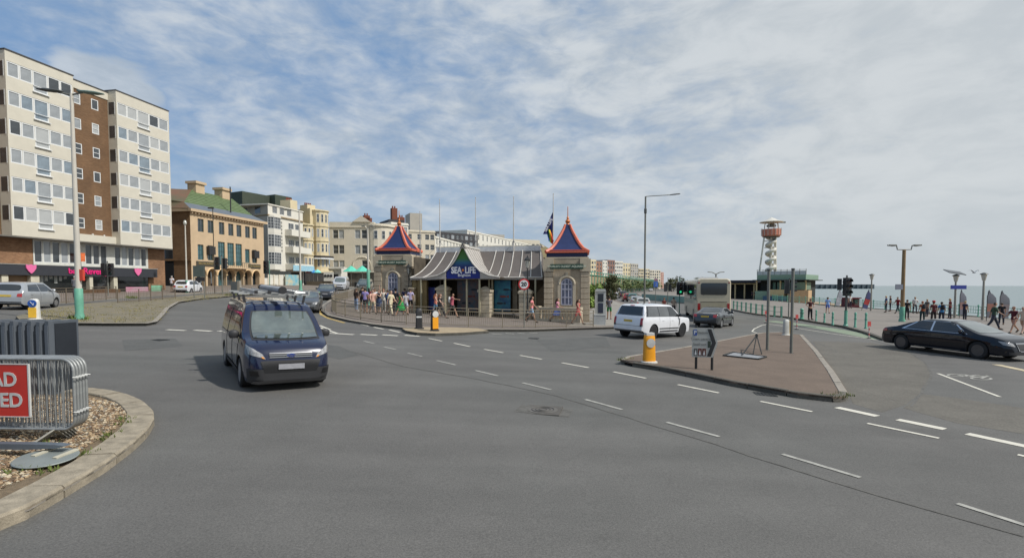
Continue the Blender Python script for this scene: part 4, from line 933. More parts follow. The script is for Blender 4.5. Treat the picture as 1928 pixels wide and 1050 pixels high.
# before the right tower
person('person in salmon top and light denim shorts behind the speed limit sign', 1001, 610, R(80), 'walk2', 1.72, 'tan', 'black', True, (226, 140, 140), (140, 165, 188), 'shorts', sleeves=.5)
person('long-haired person in pink top and pale blue skirt striding before the right tower', 1049, 609, R(70), 'stride', 1.70, 'tan', 'brown', True, (214, 140, 168), (130, 150, 212), 'skirt', sleeves=.2)
person('person with long dark hair in a coral dress by the right end of the balustrade', 1088, 614, R(60), 'walk', 1.66, 'tan', 'brown', True, (196, 96, 92), (196, 96, 92), 'shorts', sleeves=.1)
person('person in maroon top sitting on the entrance steps beside the mural', 966, 592, R(10), 'sit', 1.68, 'tan', 'black', True, (120, 34, 44), (40, 40, 50), 'trousers', seat=.0)
person('person in black sitting on the entrance steps by the dark gate', 976, 591, R(-10), 'sit', 1.68, 'tan', 'black', False, (22, 24, 28), (30, 30, 36), 'trousers', seat=.0)
person('person in grey T-shirt and green shorts looking down beside the ticket kiosk', 1147, 604, AW, 'phone', 1.76, 'tan', 'black', False, (98, 94, 104), (24, 110, 56), 'shorts', shoes=(60, 50, 110))
person('pedestrian in white top and dark shorts at the corner of the block of flats', 324, 551.5, AW, 'stand', 1.78, 'tan', 'grey', False, (214, 210, 212), (70, 66, 62), 'shorts')
person('pedestrian in grey hooded top beside the left lamp post', 142, 566, AW, 'stand', 1.75, 'tan', 'grey', False, (118, 118, 124), (70, 70, 76), 'trousers', sleeves=2)
# right hand side
person('person in dark red top and black trousers with hands on hips on the promenade', 1525, 604.5, R(10), 'hips', 1.78, 'tan', 'black', False, (66, 24, 28), (22, 22, 26), 'trousers', shoes=(20, 20, 20))
person('person in pale blue T-shirt and blue shorts walking on the promenade', 1558, 592, R(150), 'walk', 1.74, 'tan', 'brown', False, (134, 166, 214), (78, 104, 176), 'shorts')
person('person in black beside the turquoise base of the twin-arm lamp', 1707, 604, R(120), 'stand', 1.70, 'tan', 'brown', False, (40, 34, 36), (34, 34, 40), 'trousers')
person('person with ginger hair and dark bag left of the red hats', 1736, 610, R(170), 'stand', 1.68, 'fair', 'red', False, (150, 80, 48), (40, 60, 62), 'trousers', bag=(44, 50, 54))
person('person in dark red clothes and red hat above the black saloon', 1757, 612, R(170), 'stand', 1.70, 'tan', 'brown', False, (88, 34, 40), (60, 50, 50), 'trousers', hat=(170, 40, 44))
person('person in blue with black backpack above the black saloon', 1772, 613, R(160), 'stand', 1.68, 'tan', 'black', False, (56, 124, 178), (40, 44, 60), 'trousers', bag=(24, 26, 32))
person('tall person in green jacket walking right of the black saloon', 1870, 624, R(60), 'walk', 1.84, 'tan', 'brown', False, (58, 78, 62), (52, 56, 66), 'trousers', sleeves=2)
person('person in maroon shirt striding near the right edge', 1908, 630, R(-80), 'stride', 1.72, 'tan', 'red', False, (84, 28, 40), (170, 130, 112), 'shorts')
person('person in cream top at the very right edge', 1926, 632, R(-70), 'stride', 1.72, 'fair', 'blond', False, (200, 180, 160), (180, 150, 130), 'shorts')
PG = 'people gathered on the far promenade'
rnd = random.Random(3)
cols = [((28, 28, 34), 'black'), ((36, 34, 60), 'navy'), ((120, 30, 36), 'red'), ((210, 205, 200), 'white'), ((40, 60, 110), 'blue'), ((90, 84, 80), 'grey')]
spots = [(1380, 561, 0), (1387, 562, 3), (1393, 562, 2), (1399, 561, 0), (1405, 563, 1), (1410, 563, 1), (1416, 564, 4), (1421, 565, 1), (1548, 571, 2), (1660, 581, 3), (1650, 580, 0), (1833, 596, 4), (1843, 597, 2), (1900, 602, 0), (1915, 604, 3), (1668, 590, 4), (1676, 588, 0), (1722, 592, 3), (1788, 603, 2), (1816, 606, 1), (1600, 582, 3), (1885, 614, 0), (1745, 598, 5), (1690, 592, 2)]
wh = ['far left beside the coach', 'second from the coach', 'third from the coach', 'fourth from the coach', 'left of the low pier building', 'before the low pier building', 'under the lattice tower', 'right end of the group under the tower', 'by the grey feather flag', 'left of the twin-arm lamp', 'farther left of the twin-arm lamp', 'right of the tall slim feather flag', 'between the feather flags', 'behind the black saloon bonnet', 'at the far right railing', 'just left of the wooden lamp post', 'close behind the wooden lamp post on its left', 'between lamp post and the red hat', 'left of the solar lantern column', 'right of the solar lantern column', 'beside the maroon kiosk', 'left of the tall green jacket', 'behind the red hat group', 'touching the left edge of the wooden lamp post']
for (px, py, k), w_ in zip(spots, wh):
    c_, nm = cols[k]; person('small distant figure in %s, %s' % (nm, w_), px, py, rnd.uniform(0, 6.28), rnd.choice(['stand', 'walk', 'stand2']), rnd.uniform(1.62, 1.82), 'tan', rnd.choice(['black', 'brown', 'blond']), False, c_, (50, 52, 62), 'trousers', group=PG)
# ------------------------------------------------------------------ facades and buildings
def glassm(name, c, var=.35): return mat(name, c, .08, var=var, scale=.9, coat=.6, spec=.8)
G_D = glassm('dark window pane', (.045, .052, .058)); G_M = glassm('pane with net curtain', (.30, .32, .33), .2); G_L = glassm('pane with pale blind', (.42, .43, .42), .1); G_T = glassm('teal leaded pane', (.05, .12, .13))
G_B = glassm('pane with painted sky tint', (.20, .25, .29), .3)  # bluish sky reflection put into the pane colour
GL = [G_D, G_M, G_L, G_D, G_M]
M_UPVC = mat('white window frame', (.70, .71, .70), .45, var=.04)
class Fac:
    """a building face: s along it (left to right as seen), out towards the viewer, z height above datum"""
    def __init__(s, A, B, root=None):
        s.A = Vector(A[:2]); s.B = Vector(B[:2]); s.u = (s.B - s.A).normalized(); s.L = (s.B - s.A).length; s.n = Vector((s.u.y, -s.u.x)); s.rz = math.atan2(s.u.y, s.u.x); s.root = root
    def sz(s, px, py, out=0.):
        d = ray(px, py); o = s.A + s.n * out; t = o.dot(s.n) / (d.x * s.n.x + d.y * s.n.y); p = Vector((d.x * t, d.y * t)); return ((p - s.A).dot(s.u), CAMH + d.z * t)
    def S(s, px, py=500, out=0.): return s.sz(px, py, out)[0]
    def Z(s, px, py, out=0.): return s.sz(px, py, out)[1]
    def mat_(s): return Matrix.Translation((s.A.x, s.A.y, 0)) @ Matrix.Rotation(s.rz, 4, 'Z')
def wall(mb, s0, s1, z0, z1, ops, out=0., depth=.18, m=0, th=None):
    """front at y=-out with openings (sa, za, sb, zb); reveals go back by depth"""
    ops = [o for o in ops if o[2] > s0 and o[0] < s1]
    ss = sorted(set([s0, s1] + [v for o in ops for v in (o[0], o[2]) if s0 < v < s1])); y = -out
    for a, b in zip(ss[:-1], ss[1:]):
        if b - a < 1e-4: continue
        zs = sorted([(o[1], o[3]) for o in ops if o[0] <= a + 1e-5 and o[2] >= b - 1e-5]); cur = z0
        for lo, hi in zs:
            if lo > cur: mb.quad((a, y, cur), (b, y, cur), (b, y, lo), (a, y, lo), m)
            cur = max(cur, hi)
        if cur < z1: mb.quad((a, y, cur), (b, y, cur), (b, y, z1), (a, y, z1), m)
    for (a, za, b, zb) in ops:
        yb = y + depth
        mb.quad((a, y, za), (a, yb, za), (a, yb, zb), (a, y, zb), m); mb.quad((b, y, za), (b, y, zb), (b, yb, zb), (b, yb, za), m)
        mb.quad((a, y, zb), (a, yb, zb), (b, yb, zb), (b, y, zb), m); mb.quad((a, y, za), (b, y, za), (b, yb, za), (a, yb, za), m)
def win_mesh(w, h, nv=1, nh=1, fr=.055, dep=.08, arch=False, fm=None, key=''):
    k = ('win', round(w, 2), round(h, 2), nv, nh, fr, arch, key)
    if k in CH: return CH[k]
    F = MB(); F.box(0, 0, 0, fr, dep, h); F.box(w - fr, 0, 0, w, dep, h); F.box(fr, 0, 0, w - fr, dep, fr); F.box(fr, 0, h - fr, w - fr, dep, h)
    for i in range(1, nv): x = w * i / nv; F.box(x - fr * .4, .006, fr, x + fr * .4, dep - .006, h - fr)
    for i in range(1, nh): z = h * i / nh; F.box(fr, .012, z - fr * .35, w - fr, dep - .012, z + fr * .35)
    Pn = MB(); Pn.box(fr * .6, dep * .55, fr * .6, w - fr * .6, dep * .8, h - fr * .6)
    CH[k] = (F.mesh('window', fm or M_UPVC), {}, Pn); return CH[k]
rw_ = random.Random(5)
def window(root, s, z, w, h, out=0., inset=.06, nv=1, nh=1, pane=None, fm=None, fr=.055, name='window', rz=0., sill=None, key='', label=None):
    F, pc, Pn = win_mesh(w, h, nv, nh, fr, .08, False, fm, key + (fm.name if fm else ''))
    pm = pane or rw_.choice(GL)
    if pm.name not in pc: pc[pm.name] = Pn.mesh('pane', pm)
    o = put(name, F, root, (s, -out + inset, z), rz); put('pane', pc[pm.name], o)
    if sill: 
        k = ('sill', round(w, 2), sill.name)
        if k not in CH: CH[k] = MB().box(-.06, -.12, -.09, w + .06, -.002, -.012).mesh('sill', sill)
        put('sill', CH[k], o)
    if label: o['label'] = label
    return o
def building(name, label, F, cat='building'):
    r = thing(name, label, cat); r.matrix_world = F.mat_(); r.location = F.mat_().translation; r.rotation_euler = (0, 0, F.rz); F.root = r; return r
def brick_mat(name, c1, c2, cm, sx=1.0):
    m = bpy.data.materials.new(name); m.use_nodes = True; t = m.node_tree; b = t.nodes['Principled BSDF']; co = t.nodes.new('ShaderNodeTexCoord')
    sp_ = t.nodes.new('ShaderNodeSeparateXYZ'); cb = t.nodes.new('ShaderNodeCombineXYZ'); t.links.new(co.outputs['Object'], sp_.inputs[0])
    ad = t.nodes.new('ShaderNodeMath'); ad.operation = 'ADD'; t.links.new(sp_.outputs[0], ad.inputs[0]); t.links.new(sp_.outputs[1], ad.inputs[1]); t.links.new(ad.outputs[0], cb.inputs[0]); t.links.new(sp_.outputs[2], cb.inputs[1])
    br = t.nodes.new('ShaderNodeTexBrick'); t.links.new(cb.outputs[0], br.inputs['Vector']); br.inputs['Scale'].default_value = 1; br.inputs['Brick Width'].default_value = .225; br.inputs['Row Height'].default_value = .075; br.inputs['Mortar Size'].default_value = .006
    br.inputs['Color1'].default_value = (*c1, 1); br.inputs['Color2'].default_value = (*c2, 1); br.inputs['Mortar'].default_value = (*cm, 1)
    n = t.nodes.new('ShaderNodeTexNoise'); n.inputs['Scale'].default_value = .5; n.inputs['Detail'].default_value = 8; t.links.new(co.outputs['Object'], n.inputs['Vector']); mr = t.nodes.new('ShaderNodeMapRange'); t.links.new(n.outputs[0], mr.inputs[0]); mr.inputs[1].default_value = .3; mr.inputs[2].default_value = .7; mr.inputs[3].default_value = .8; mr.inputs[4].default_value = 1.22
    vm = t.nodes.new('ShaderNodeVectorMath'); vm.operation = 'SCALE'; t.links.new(br.outputs[0], vm.inputs[0]); t.links.new(mr.outputs[0], vm.inputs['Scale']); t.links.new(vm.outputs[0], b.inputs['Base Color']); b.inputs['Roughness'].default_value = .9; return m
# ================= A: block of flats with the bar below
cream = mat('cream cladding panels', lin((204, 198, 182)), .75, var=.05, scale=1.2, fine=.03)
BRN = brick_mat('brown brick', lin((122, 92, 64)), lin((106, 77, 52)), lin((116, 100, 82)))
ORB = brick_mat('orange brick', lin((146, 108, 78)), lin((122, 86, 60)), lin((140, 122, 100)))
A0 = gp(12, 558); 
FA = Fac((-43.5, 43.9), (-40.4, 61.0))
def flats():
    F = FA; r = building('apartment_block', 'seven-storey block of flats with cream bays, brown brick core and a bar below', F)
    S = F.S; z0 = g(-41, 55) - .2; top = F.Z(317, 210, 1.1); slab = F.Z(322, 468, 1.1)
    OUT = 1.1; sE = S(320, 300, OUT); sW0 = S(222, 300, OUT); sL1 = S(143, 300, OUT); sL0 = S(17, 300, OUT)
    nfl = 6; fh = (top - .95 - slab - .35) / nfl; D = 12.
    zf = [slab + .35 + fh * i for i in range(nfl + 1)]
    # bays
    def bay(a, b, tp, nm):
        W_ = b - a; cols = [0, .175, .37, .60, .80, 1.]; mb = MB(); ops = []; wl = []
        for i in range(nfl):
            zb_ = zf[i] + .98; zt = zf[i] + fh - .16
            for k in range(5):
                s0 = a + .12 + (W_ - .24) * cols[k]; s1 = a + .12 + (W_ - .24) * cols[k + 1] - .012; zlo = zb_ - (.55 if k == 2 else 0)
                ops.append((s0, zlo, s1, zt)); wl.append((s0, zlo, s1 - s0, zt - zlo, k))
        wall(mb, a, b, slab, tp, ops, OUT, .12)
        mb.quad((a, -OUT, slab), (a, 0, slab), (a, 0, tp), (a, -OUT, tp)); mb.quad((b, -OUT, slab), (b, -OUT, tp), (b, 4, tp), (b, 4, slab)); mb.quad((a, -OUT, slab), (b, -OUT, slab), (b, .0, slab), (a, .0, slab)); mb.quad((a, -OUT, tp), (a, 1, tp), (b, 1, tp), (b, -OUT, tp))
        w = mb.build(nm, cream, r)
        for (s_, z_, w_, h_, k) in wl:
            window(r, s_, z_, w_, h_, OUT, .02, 1, 1 if k != 2 else 1, pane=rw_.choice([G_M, G_M, G_L, G_B, G_D] if k != 2 else [G_M, G_B, G_L]), fr=.10)
            if k == 2: put('rail', CH.setdefault(('bal', round(w_, 2)), MB().box(0, -.06, .48, w_, -.01, .53).mesh('rail', M_UPVC)), r, (s_, -OUT, z_))
            if k == 2: put('ledge', CH.setdefault(('led', round(w_, 2)), MB().box(-.08, -.14, -.07, w_ + .08, -.005, -.01).mesh('ledge', M_UPVC)), r, (s_, -OUT, z_))
        # side return window
        for i in range(nfl):
            MB().box(a - .012, -OUT + .22, zf[i] + .98, a - .004, -.2, zf[i] + fh - .2).build('side_window', G_D, r)
            MB().box(a - .03, -OUT + .16, zf[i] + .92, a - .013, -OUT + .22, zf[i] + fh - .14).build('side_window_frame', M_UPVC, r)
        return w
    bay(sL0, sL1, F.Z(12, 88, OUT) * .5 + F.Z(140, 150, OUT) * .5, 'bay_wall'); bay(sW0, sE, top, 'bay_wall')
    # parapet caps
    for a, b, tp in ((sL0 - .05, sL1 + .05, F.Z(12, 88, OUT) * .5 + F.Z(140, 150, OUT) * .5), (sW0 - .05, sE + .05, top)): MB().box(a, -OUT - .06, tp + .002, b, 3.0, tp + .10).build('parapet_cap', mat('dark parapet felt', (.07, .07, .075), .8), r)
    # brick core with small windows
    tc_ = F.Z(180, 166, .15); mb = MB(); ops = []
    c0, c1 = sL1, sW0; wa = c0 + (c1 - c0) * .18; wb = c0 + (c1 - c0) * .60
    for i in range(nfl):
        for q in (wa, wb): ops.append((q, zf[i] + 1.0, q + .72, zf[i] + 2.02))
    wall(mb, c0, c1, slab + .75, tc_ - .75, ops, .05, .14); mb.build('brick_wall', BRN, r)
    for (a, z_, b, zt) in ops: window(r, a, z_, b - a, zt - z_, .05, .0, 1, rw_.choice([1, 2]), fr=.08)
    MB().box(c0, -.12, tc_ - .75, c1, 3, tc_).build('parapet', cream, r); MB().box(c0, -.18, tc_ + .002, c1, 3, tc_ + .09).build('parapet_cap', MATS['dark parapet felt'], r)
    MB().box(sL1, -.55, slab, sW0, 0, slab + .75).build('floor_band', cream, r)
    for q in (.5, .78): MB().box(c0 + (c1 - c0) * q, -.16, slab + .80, c0 + (c1 - c0) * q + .12, -.05, slab + .9).build('wall_lamp', M_UPVC, r)
    # main volume
    MB().box(sL0 - 14, .06, z0, sE - .02, D, top - .3).build('main_volume', BRN, r)
    # left brown brick strip beyond the bay
    # ground storeys
    zg = z0 + .2; fz0 = F.Z(232, 548 - 0, .0); 
    f1 = F.Z(232, 521, .6); f0 = F.Z(232, 505, .6)      # fascia bottom / top
    w0 = F.Z(232, 500, .0)                               # sill of upper strip windows
    sA = S(62, 480); sB = S(278, 480); mb = MB()
    opsU = []; 
    n = 15; 
    for k in range(n):
        a = sA + .1 + (sB - sA - .2) * k / n
        if k in (5, 9): continue
        opsU.append((a, w0, a + (sB - sA - .2) / n - .10, slab - .18))
    wall(mb, sL0 - 14, sA, f0, slab, [], 0., .1); mb.build('brick_wall', ORB, r); mb = MB(); wall(mb, sB, sE, zg - .3, slab, [], 0., .1); mb.build('brick_wall', ORB, r)
    mb = MB(); wall(mb, sA, sB, f0, slab, opsU, .03, .12); mb.build('window_wall', mat('painted window wall', lin((205, 205, 196)), .7), r)
    for (a, z_, b, zt) in opsU: window(r, a, z_, b - a, zt - z_, .03, .03, 1, 1, pane=rw_.choice([G_D, G_D, G_M]), fr=.05)
    MB().box(sL0 - 14, -OUT, slab - .12, sE, 0, slab - .001).build('soffit', mat('dark soffit', (.16, .15, .13), .9), r)  # soffit panel in a dark brown-grey
    fas = MB().box(sL0 - 14, -.62, f1, S(296, 515, .6), -.02, f0).build('fascia', mat('charcoal shop fascia', lin((52, 54, 60)), .5, var=.08), r)
    MB().box(sL0 - 14, -.66, f0 + .002, S(297, 515, .6), 0, f0 + .07).build('fascia_cap', mat('grey flashing', (.25, .25, .24), .6), r)
    pink = mat('pink sign letters', lin((226, 36, 120)), .5, var=.05)
    def logo(px):
        s_ = S(px, 507, .64); zc = (f0 + f1) / 2 + .16; w_ = .42
        MB().prism([(s_ - w_, zc + .32), (s_ - w_ * .4, zc + .26), (s_, zc + .36), (s_ + w_ * .4, zc + .26), (s_ + w_, zc + .32), (s_ + w_ * .95, zc), (s_ + w_ * .5, zc - .28), (s_, zc - .48), (s_ - w_ * .5, zc - .28), (s_ - w_ * .95, zc)], -.72, -.63, 'xz').build('shield_logo', mat('pink shield', lin((226, 110, 160)), .5, var=.05), r)
    logo(58); logo(259)
    sa, sb = S(157, 508, .64), S(197, 508, .64); t_ = lettering('Revenge', 1.1, pink, r, ((sa + sb) / 2 + .25, -.66, (f0 + f1) / 2 + .02), 0, ext=.03, bold=.02); t_.scale = (( sb - sa + .5) / max(.1, t_.dimensions.x), 1, .78) if t_.dimensions.x else (1, 1, 1)
    t2 = lettering('bar', 1.0, pink, r, (S(139, 508, .64), -.66, (f0 + f1) / 2), 0, ext=.03, bold=.02); t2.scale = (.8, 1, .7)
    # shopfront
    sx0, sx1 = sL0 - 14, S(278, 530); gb = MB(); gb.box(sx0, -.04, zg + .0, sx1, .04, f1); gb.build('shopfront_glass', mat('dark shopfront glass', (.02, .022, .022), .12, var=.4, scale=.8, coat=1.), r)
    for px, w_ in ((3, .5), (60, .7), (166, .34), (212, .42)): s_ = S(px, 540, .1); MB().box(s_ - w_ / 2, -.5, zg - .2, s_ + w_ / 2, -.06, f1).build('column', mat('cream column', lin((196, 190, 170)), .8), r)
    wd = mat('brown door wood', lin((128, 104, 76)), .6); s_ = S(42, 530); MB().box(s_ - 1.1, -.1, zg, s_ + .9, -.05, f1 - .02).build('door', wd, r)
    for k in range(6): s_ = S(74 + k * 9, 530); MB().box(s_, -.07, zg + 1.0 + (k % 3) * .2, s_ + .28, -.045, zg + 1.9 + (k % 2) * .2).build('poster', mat('pale poster', lin((160, 164, 160)), .7, var=.3, scale=8), r)
    s0_, s1_ = S(213, 550), S(262, 550); MB().box(s0_, -1.6, zg, s1_ - .4, -1.55, zg + .62).build('pink_banner', mat('pink and grey banner', lin((190, 120, 146)), .8, col2=lin((170, 170, 172)), scale=.7), r)
    MB().box(s1_, -1.6, zg, s1_ + 1.4, -1.55, zg + .8).build('green_banner', mat('mint banner', lin((120, 170, 140)), .8), r)
    for k in range(9): 
        s_ = S(120 + k * 9, 552); MB().box(s_, -1.7, zg + .02, s_ + .5, -1.25, zg + .42).build('planter', mat('planter box', lin((92, 66, 44)), .9), r)
    for (p_, q_) in ((150, 5),): 
        s_ = S(152, 497, .5); MB().box(s_ - .25, -.62, F.Z(152, 492, .5), s_ + .35, -.58, F.Z(152, 476, .5)).build('round_sign', mat('orange sign', lin((214, 110, 60)), .6, var=.3, scale=5), r)
flats()
# ================= B: arcaded yellow stone building with green roof
stoneY = mat('yellow stucco stone', lin((196, 172, 140)), .85, var=.08, scale=.8, fine=.05)
BBR = brick_mat('dark brown side brick', lin((140, 108, 76)), lin((122, 92, 62)), lin((118, 98, 74)))
tileG = mat('green glazed roof tile', lin((84, 102, 64)), .6, col2=lin((104, 122, 84)), scale=1.5, bump=.6, bscale=8)
tileR = mat('weathered red green tile', lin((118, 82, 60)), .7, col2=lin((88, 90, 64)), scale=.35, bump=.6, bscale=8)
slate = mat('grey lead roof', lin((96, 104, 112)), .6, var=.1, scale=1)
def arcade():
    F = Fac((-41.6, 66.6), (-38.9, 80.6)); r = building('arcaded_building', 'yellow stone building with green tiled roof, two chimneys and round-arched arcade', F)
    S, Zf = F.S, F.Z; L = F.L; zc = (Zf(366, 400) + Zf(488, 420)) / 2; z0 = g(-40, 72) - .3; D = 16.
    fr = mat('dark teal joinery', lin((56, 84, 84)), .5)
    zm0, zm1 = Zf(430, 508), Zf(430, 460)
    xs_ = [(293, 'w'), (362, 'w'), (440, 't'), (505, 't'), (562, 't'), (622, 'w'), (672, 'w')]; xs_ = [(300 + a / 3.75, k) for a, k in xs_]
    ops = []; wins = []
    for px, k in xs_:
        s_ = S(px, 430); w_ = 1.02
        zt, zb_ = Zf(px, 432 - (px - 378) * -.0 - 0, 0), 0
        ops.append((s_ - w_ / 2, zc - 2.45, s_ + w_ / 2, zc - .75)); wins.append((s_ - w_ / 2, zc - 2.45, w_, 1.7, 2, 2, G_D))
    base1 = zc - 6.7
    for px, k in xs_:
        s_ = S(px, 480); w_ = 1.0 if k == 'w' else 1.3; hh = (2.0 if k == 'w' else 3.2); zb_ = base1 + (.55 if k == 'w' else .0)
        ops.append((s_ - w_ / 2, zb_, s_ + w_ / 2, zb_ + hh)); wins.append((s_ - w_ / 2, zb_, w_, hh, 2 if k == 'w' else 3, 3 if k == 'w' else 5, G_T))
    arch = [(346, 'w'), (372, ''), (445, ''), (507, ''), (568, ''), (627, ''), (684, '')]
    za = base1 - .55
    asx = []
    for a in (300, 374, 446, 507, 569, 627, 684):
        s_ = S(300 + a / 3.75, 540); asx.append(s_)
    mb = MB(); wall(mb, 0, L, za + .15, zc, ops, 0, .22); 
    # arches: pillars and round heads
    hw_ = .78; ztop = za - .12
    cuts = sorted(asx); cur = 0
    for s_ in cuts:
        mb.quad((cur, 0, z0), (s_ - hw_, 0, z0), (s_ - hw_, 0, za + .15), (cur, 0, za + .15)); cur = s_ + hw_
        n = 12; zs = ztop - hw_
        for k in range(n):
            a0 = math.pi * k / n; a1 = math.pi * (k + 1) / n; p0 = (s_ - hw_ * math.cos(a0), zs + hw_ * math.sin(a0)); p1 = (s_ - hw_ * math.cos(a1), zs + hw_ * math.sin(a1))
            mb.quad((p0[0], 0, p0[1]), (p1[0], 0, p1[1]), (p1[0], 0, za + .15), (p0[0], 0, za + .15)); mb.quad((p0[0], 0, p0[1]), (p0[0], .7, p0[1]), (p1[0], .7, p1[1]), (p1[0], 0, p1[1]))
        for sg in (-1, 1): mb.quad((s_ + sg * hw_, 0, z0), (s_ + sg * hw_, .7, z0), (s_ + sg * hw_, .7, zs), (s_ + sg * hw_, 0, zs))
    mb.quad((cur, 0, z0), (L, 0, z0), (L, 0, za + .15), (cur, 0, za + .15)); mb.build('front_wall', stoneY, r)
    for w_ in wins: window(r, w_[0], w_[1], w_[2], w_[3], 0, .12, w_[4], w_[5], pane=w_[6], fm=fr, fr=.05)
    for i, s_ in enumerate(cuts):
        if i in (2, 3, 4): window(r, s_ - hw_, z0 + .3, hw_ * 2, ztop - z0 - .3, 0, .5, 2, 3, pane=G_T if i != 3 else G_D, fm=fr, name='door' if i == 3 else 'window')
        else: MB().box(s_ - hw_, .9, z0, s_ + hw_, .95, ztop).build('recess', mat('shaded arcade wall', (.10, .075, .05), .9) if i % 2 else G_D, r)  # recess backs alternate between dark brown wall and dark pane
    for s_ in cuts:      # stone archivolts
        q = [(s_ - (hw_ + .13) * math.cos(math.pi * k / 14), -.05, ztop - hw_ + (hw_ + .13) * math.sin(math.pi * k / 14)) for k in range(15)]
        MB().tube(q, .10, 5).build('arch_moulding', mat('pale arch stone', lin((220, 190, 146)), .8), r)
    for s_, w_ in ((S(387, 497), 3.2), (S(479, 502), 2.6)):
        MB().box(s_ - w_ / 2, -.1, za + .30, s_ + w_ / 2, -.02, za + .90).build('sign_board', mat('dark bronze sign board', (.06, .055, .04), .5), r); lettering('SALVAGE HOUSE'[:0] or '-  -  -'[:0] or 'RESTAURANT', .42, mat('dull gold letters', lin((160, 140, 90)), .5), r, (s_, -.12, za + .6), 0, ext=.012)
    sb0, sb1 = S(416, 500), S(462, 500); MB().box(sb0, -.9, za + .1, sb1, -.01, za + .28).build('balcony_slab', stoneY, r)
    for k in range(13): x = sb0 + .1 + (sb1 - sb0 - .2) * k / 12; MB().box(x - .02, -.86, za + .28, x + .02, -.82, za + .95).build('baluster', fr, r)
    MB().box(sb0, -.88, za + .95, sb1, -.80, za + 1.0).build('balcony_rail', fr, r)
    for px in (394.5, 478.5): s_ = S(px, 478); MB().box(s_ - .55, -.5, base1 + 1.3, s_ + .55, -.03, base1 + 2.4).build('hanging_canopy', M_BLK, r)
    # cornice, dentils, side
    MB().box(-.3, -.45, zc + .002, L + .4, -.001, zc + .35).build('cornice', stoneY, r)
    dm_ = MB().box(0, -.3, -.22, .2, -.004, 0).mesh('dentil', stoneY)
    for k in range(26): put('dentil', dm_, r, (k * L / 26, 0, zc - .01))
    # side wall in local coordinates: goes back-left from s=0
    sv = Vector(((F.A.x - 17) - F.A.x, (F.A.y + 3.) - F.A.y)); la = sv.dot(F.u); lb = -sv.dot(F.n)
    side = MB(); side.quad((0, 0, z0), (la, lb, z0), (la, lb, zc), (0, 0, zc)); side.build('side_wall', BBR, r)
    def onside(t, z, px_=0): return (la * t - .03, lb * t - .03, z)
    dvec = Vector((la, lb, 0)).normalized(); nv = Vector((-dvec.y, dvec.x, 0)) * (1 if (-dvec.y * 0 + dvec.x * -1) > 0 else -1)
    if nv.y > 0: nv = -nv
    def sbox(name, t, w_, zb_, h_, m_, th=.06):
        a = dvec * t - Vector((0, 0, 0)); b = dvec * (t + w_); mb = MB(); 
        mb.beam((a + nv * .02 + Vector((0, 0, zb_ + h_ / 2)))[:], (b + nv * .02 + Vector((0, 0, zb_ + h_ / 2)))[:], th, h_); return mb.build(name, m_, r)
    sbox('window', 3.0, 1.3, zc - 2.3, 1.3, G_D); sbox('sill', 2.9, 1.5, zc - 2.5, .15, stoneY, .2); sbox('window', 2.7, 1.6, base1 + .1, 2.4, G_D); sbox('string_course', 0, 17, za + .9, .25, BBR, .16)
    sbox('doorway', 2.6, 1.9, z0, 3.9, mat('dark doorway', (.01, .01, .01), .8, var=0)); sbox('cornice', 0, 17, zc, .35, stoneY, .5)
    # back and roof: pitched with lead skirt, hip at the left end
    zr = Zf(371, 352) ; e = .3; y1 = 9.0
    rl = MB(); rl.quad((-e, -e, zc + .36), (L + e, -e, zc + .36), (L - .4, 1.6, zc + 1.35), (.8, 1.6, zc + 1.35)); rl.build('roof_skirt', slate, r)
    rf = MB(); zr = F.Z(361, 357, -5.2); xa, xb = F.S(361, 357, -5.2), F.S(437, 372, -5.2); rf.quad((.8, 1.6, zc + 1.35), (L - .4, 1.6, zc + 1.35), (xb, 5.2, zr), (xa, 5.2, zr)); rf.build('roof', tileG, r)
    rf = MB(); rf.poly([(.8, 1.6, zc + 1.35), (xa, 5.2, zr), (la * .7, lb * .7 + 5, zr), (la, lb, zc + .9)]); rf.poly([(-e, -e, zc + .36), (.8, 1.6, zc + 1.35), (la, lb, zc + .95), (la, lb - .3, zc + .36)]); rf.build('side_roof', tileR, r)
    rf = MB(); rf.poly([(L - .4, 1.6, zc + 1.35), (L - .4, 9, zc + 1.35), (xb, 5.2, zr)]); rf.poly([(xa, 5.2, zr), (xb, 5.2, zr), (L - .4, 9, zc + 1.35), (la * .7, lb + 9, zc + 1.35)]); rf.quad((L + .001, 0, z0), (L, 9, z0), (L, 9, zc + .36), (L, 0, zc + .36)); rf.build('rear_roof', tileG, r)
    # slight tile courses as real steps
    for k in range(9):
        a = (k + .5) / 9; z_ = zc + 1.35 + (zr - zc - 1.35) * a; y_ = 1.6 + 3.6 * a; MB().beam((.8 + (xa - .8) * a, y_ - .03, z_ + .01), (L - .4 + (xb - L + .4) * a, y_ - .03, z_ + .01), .05, .04).build('tile_course', tileG, r)
    for px, hh in ((371, 343), (420, 355)):
        s_ = F.S(px, 380, -5.2); zt = F.Z(px, hh, -5.2); c_ = MB().box(s_ - .8, 4.6, zr - 1.3, s_ + .8, 6.0, zt - .35).build('chimney', stoneY, r); MB().box(s_ - .98, 4.4, zt - .35, s_ + .98, 6.2, zt).build('chimney_cap', stoneY, c_)
    MB().tube([(F.S(434, 380, -1), 1., zc + .8), (F.S(434, 380, -1), 1., F.Z(434, 352, -1))], .09, 6).build('flue_pipe', M_BLK, r)
arcade()
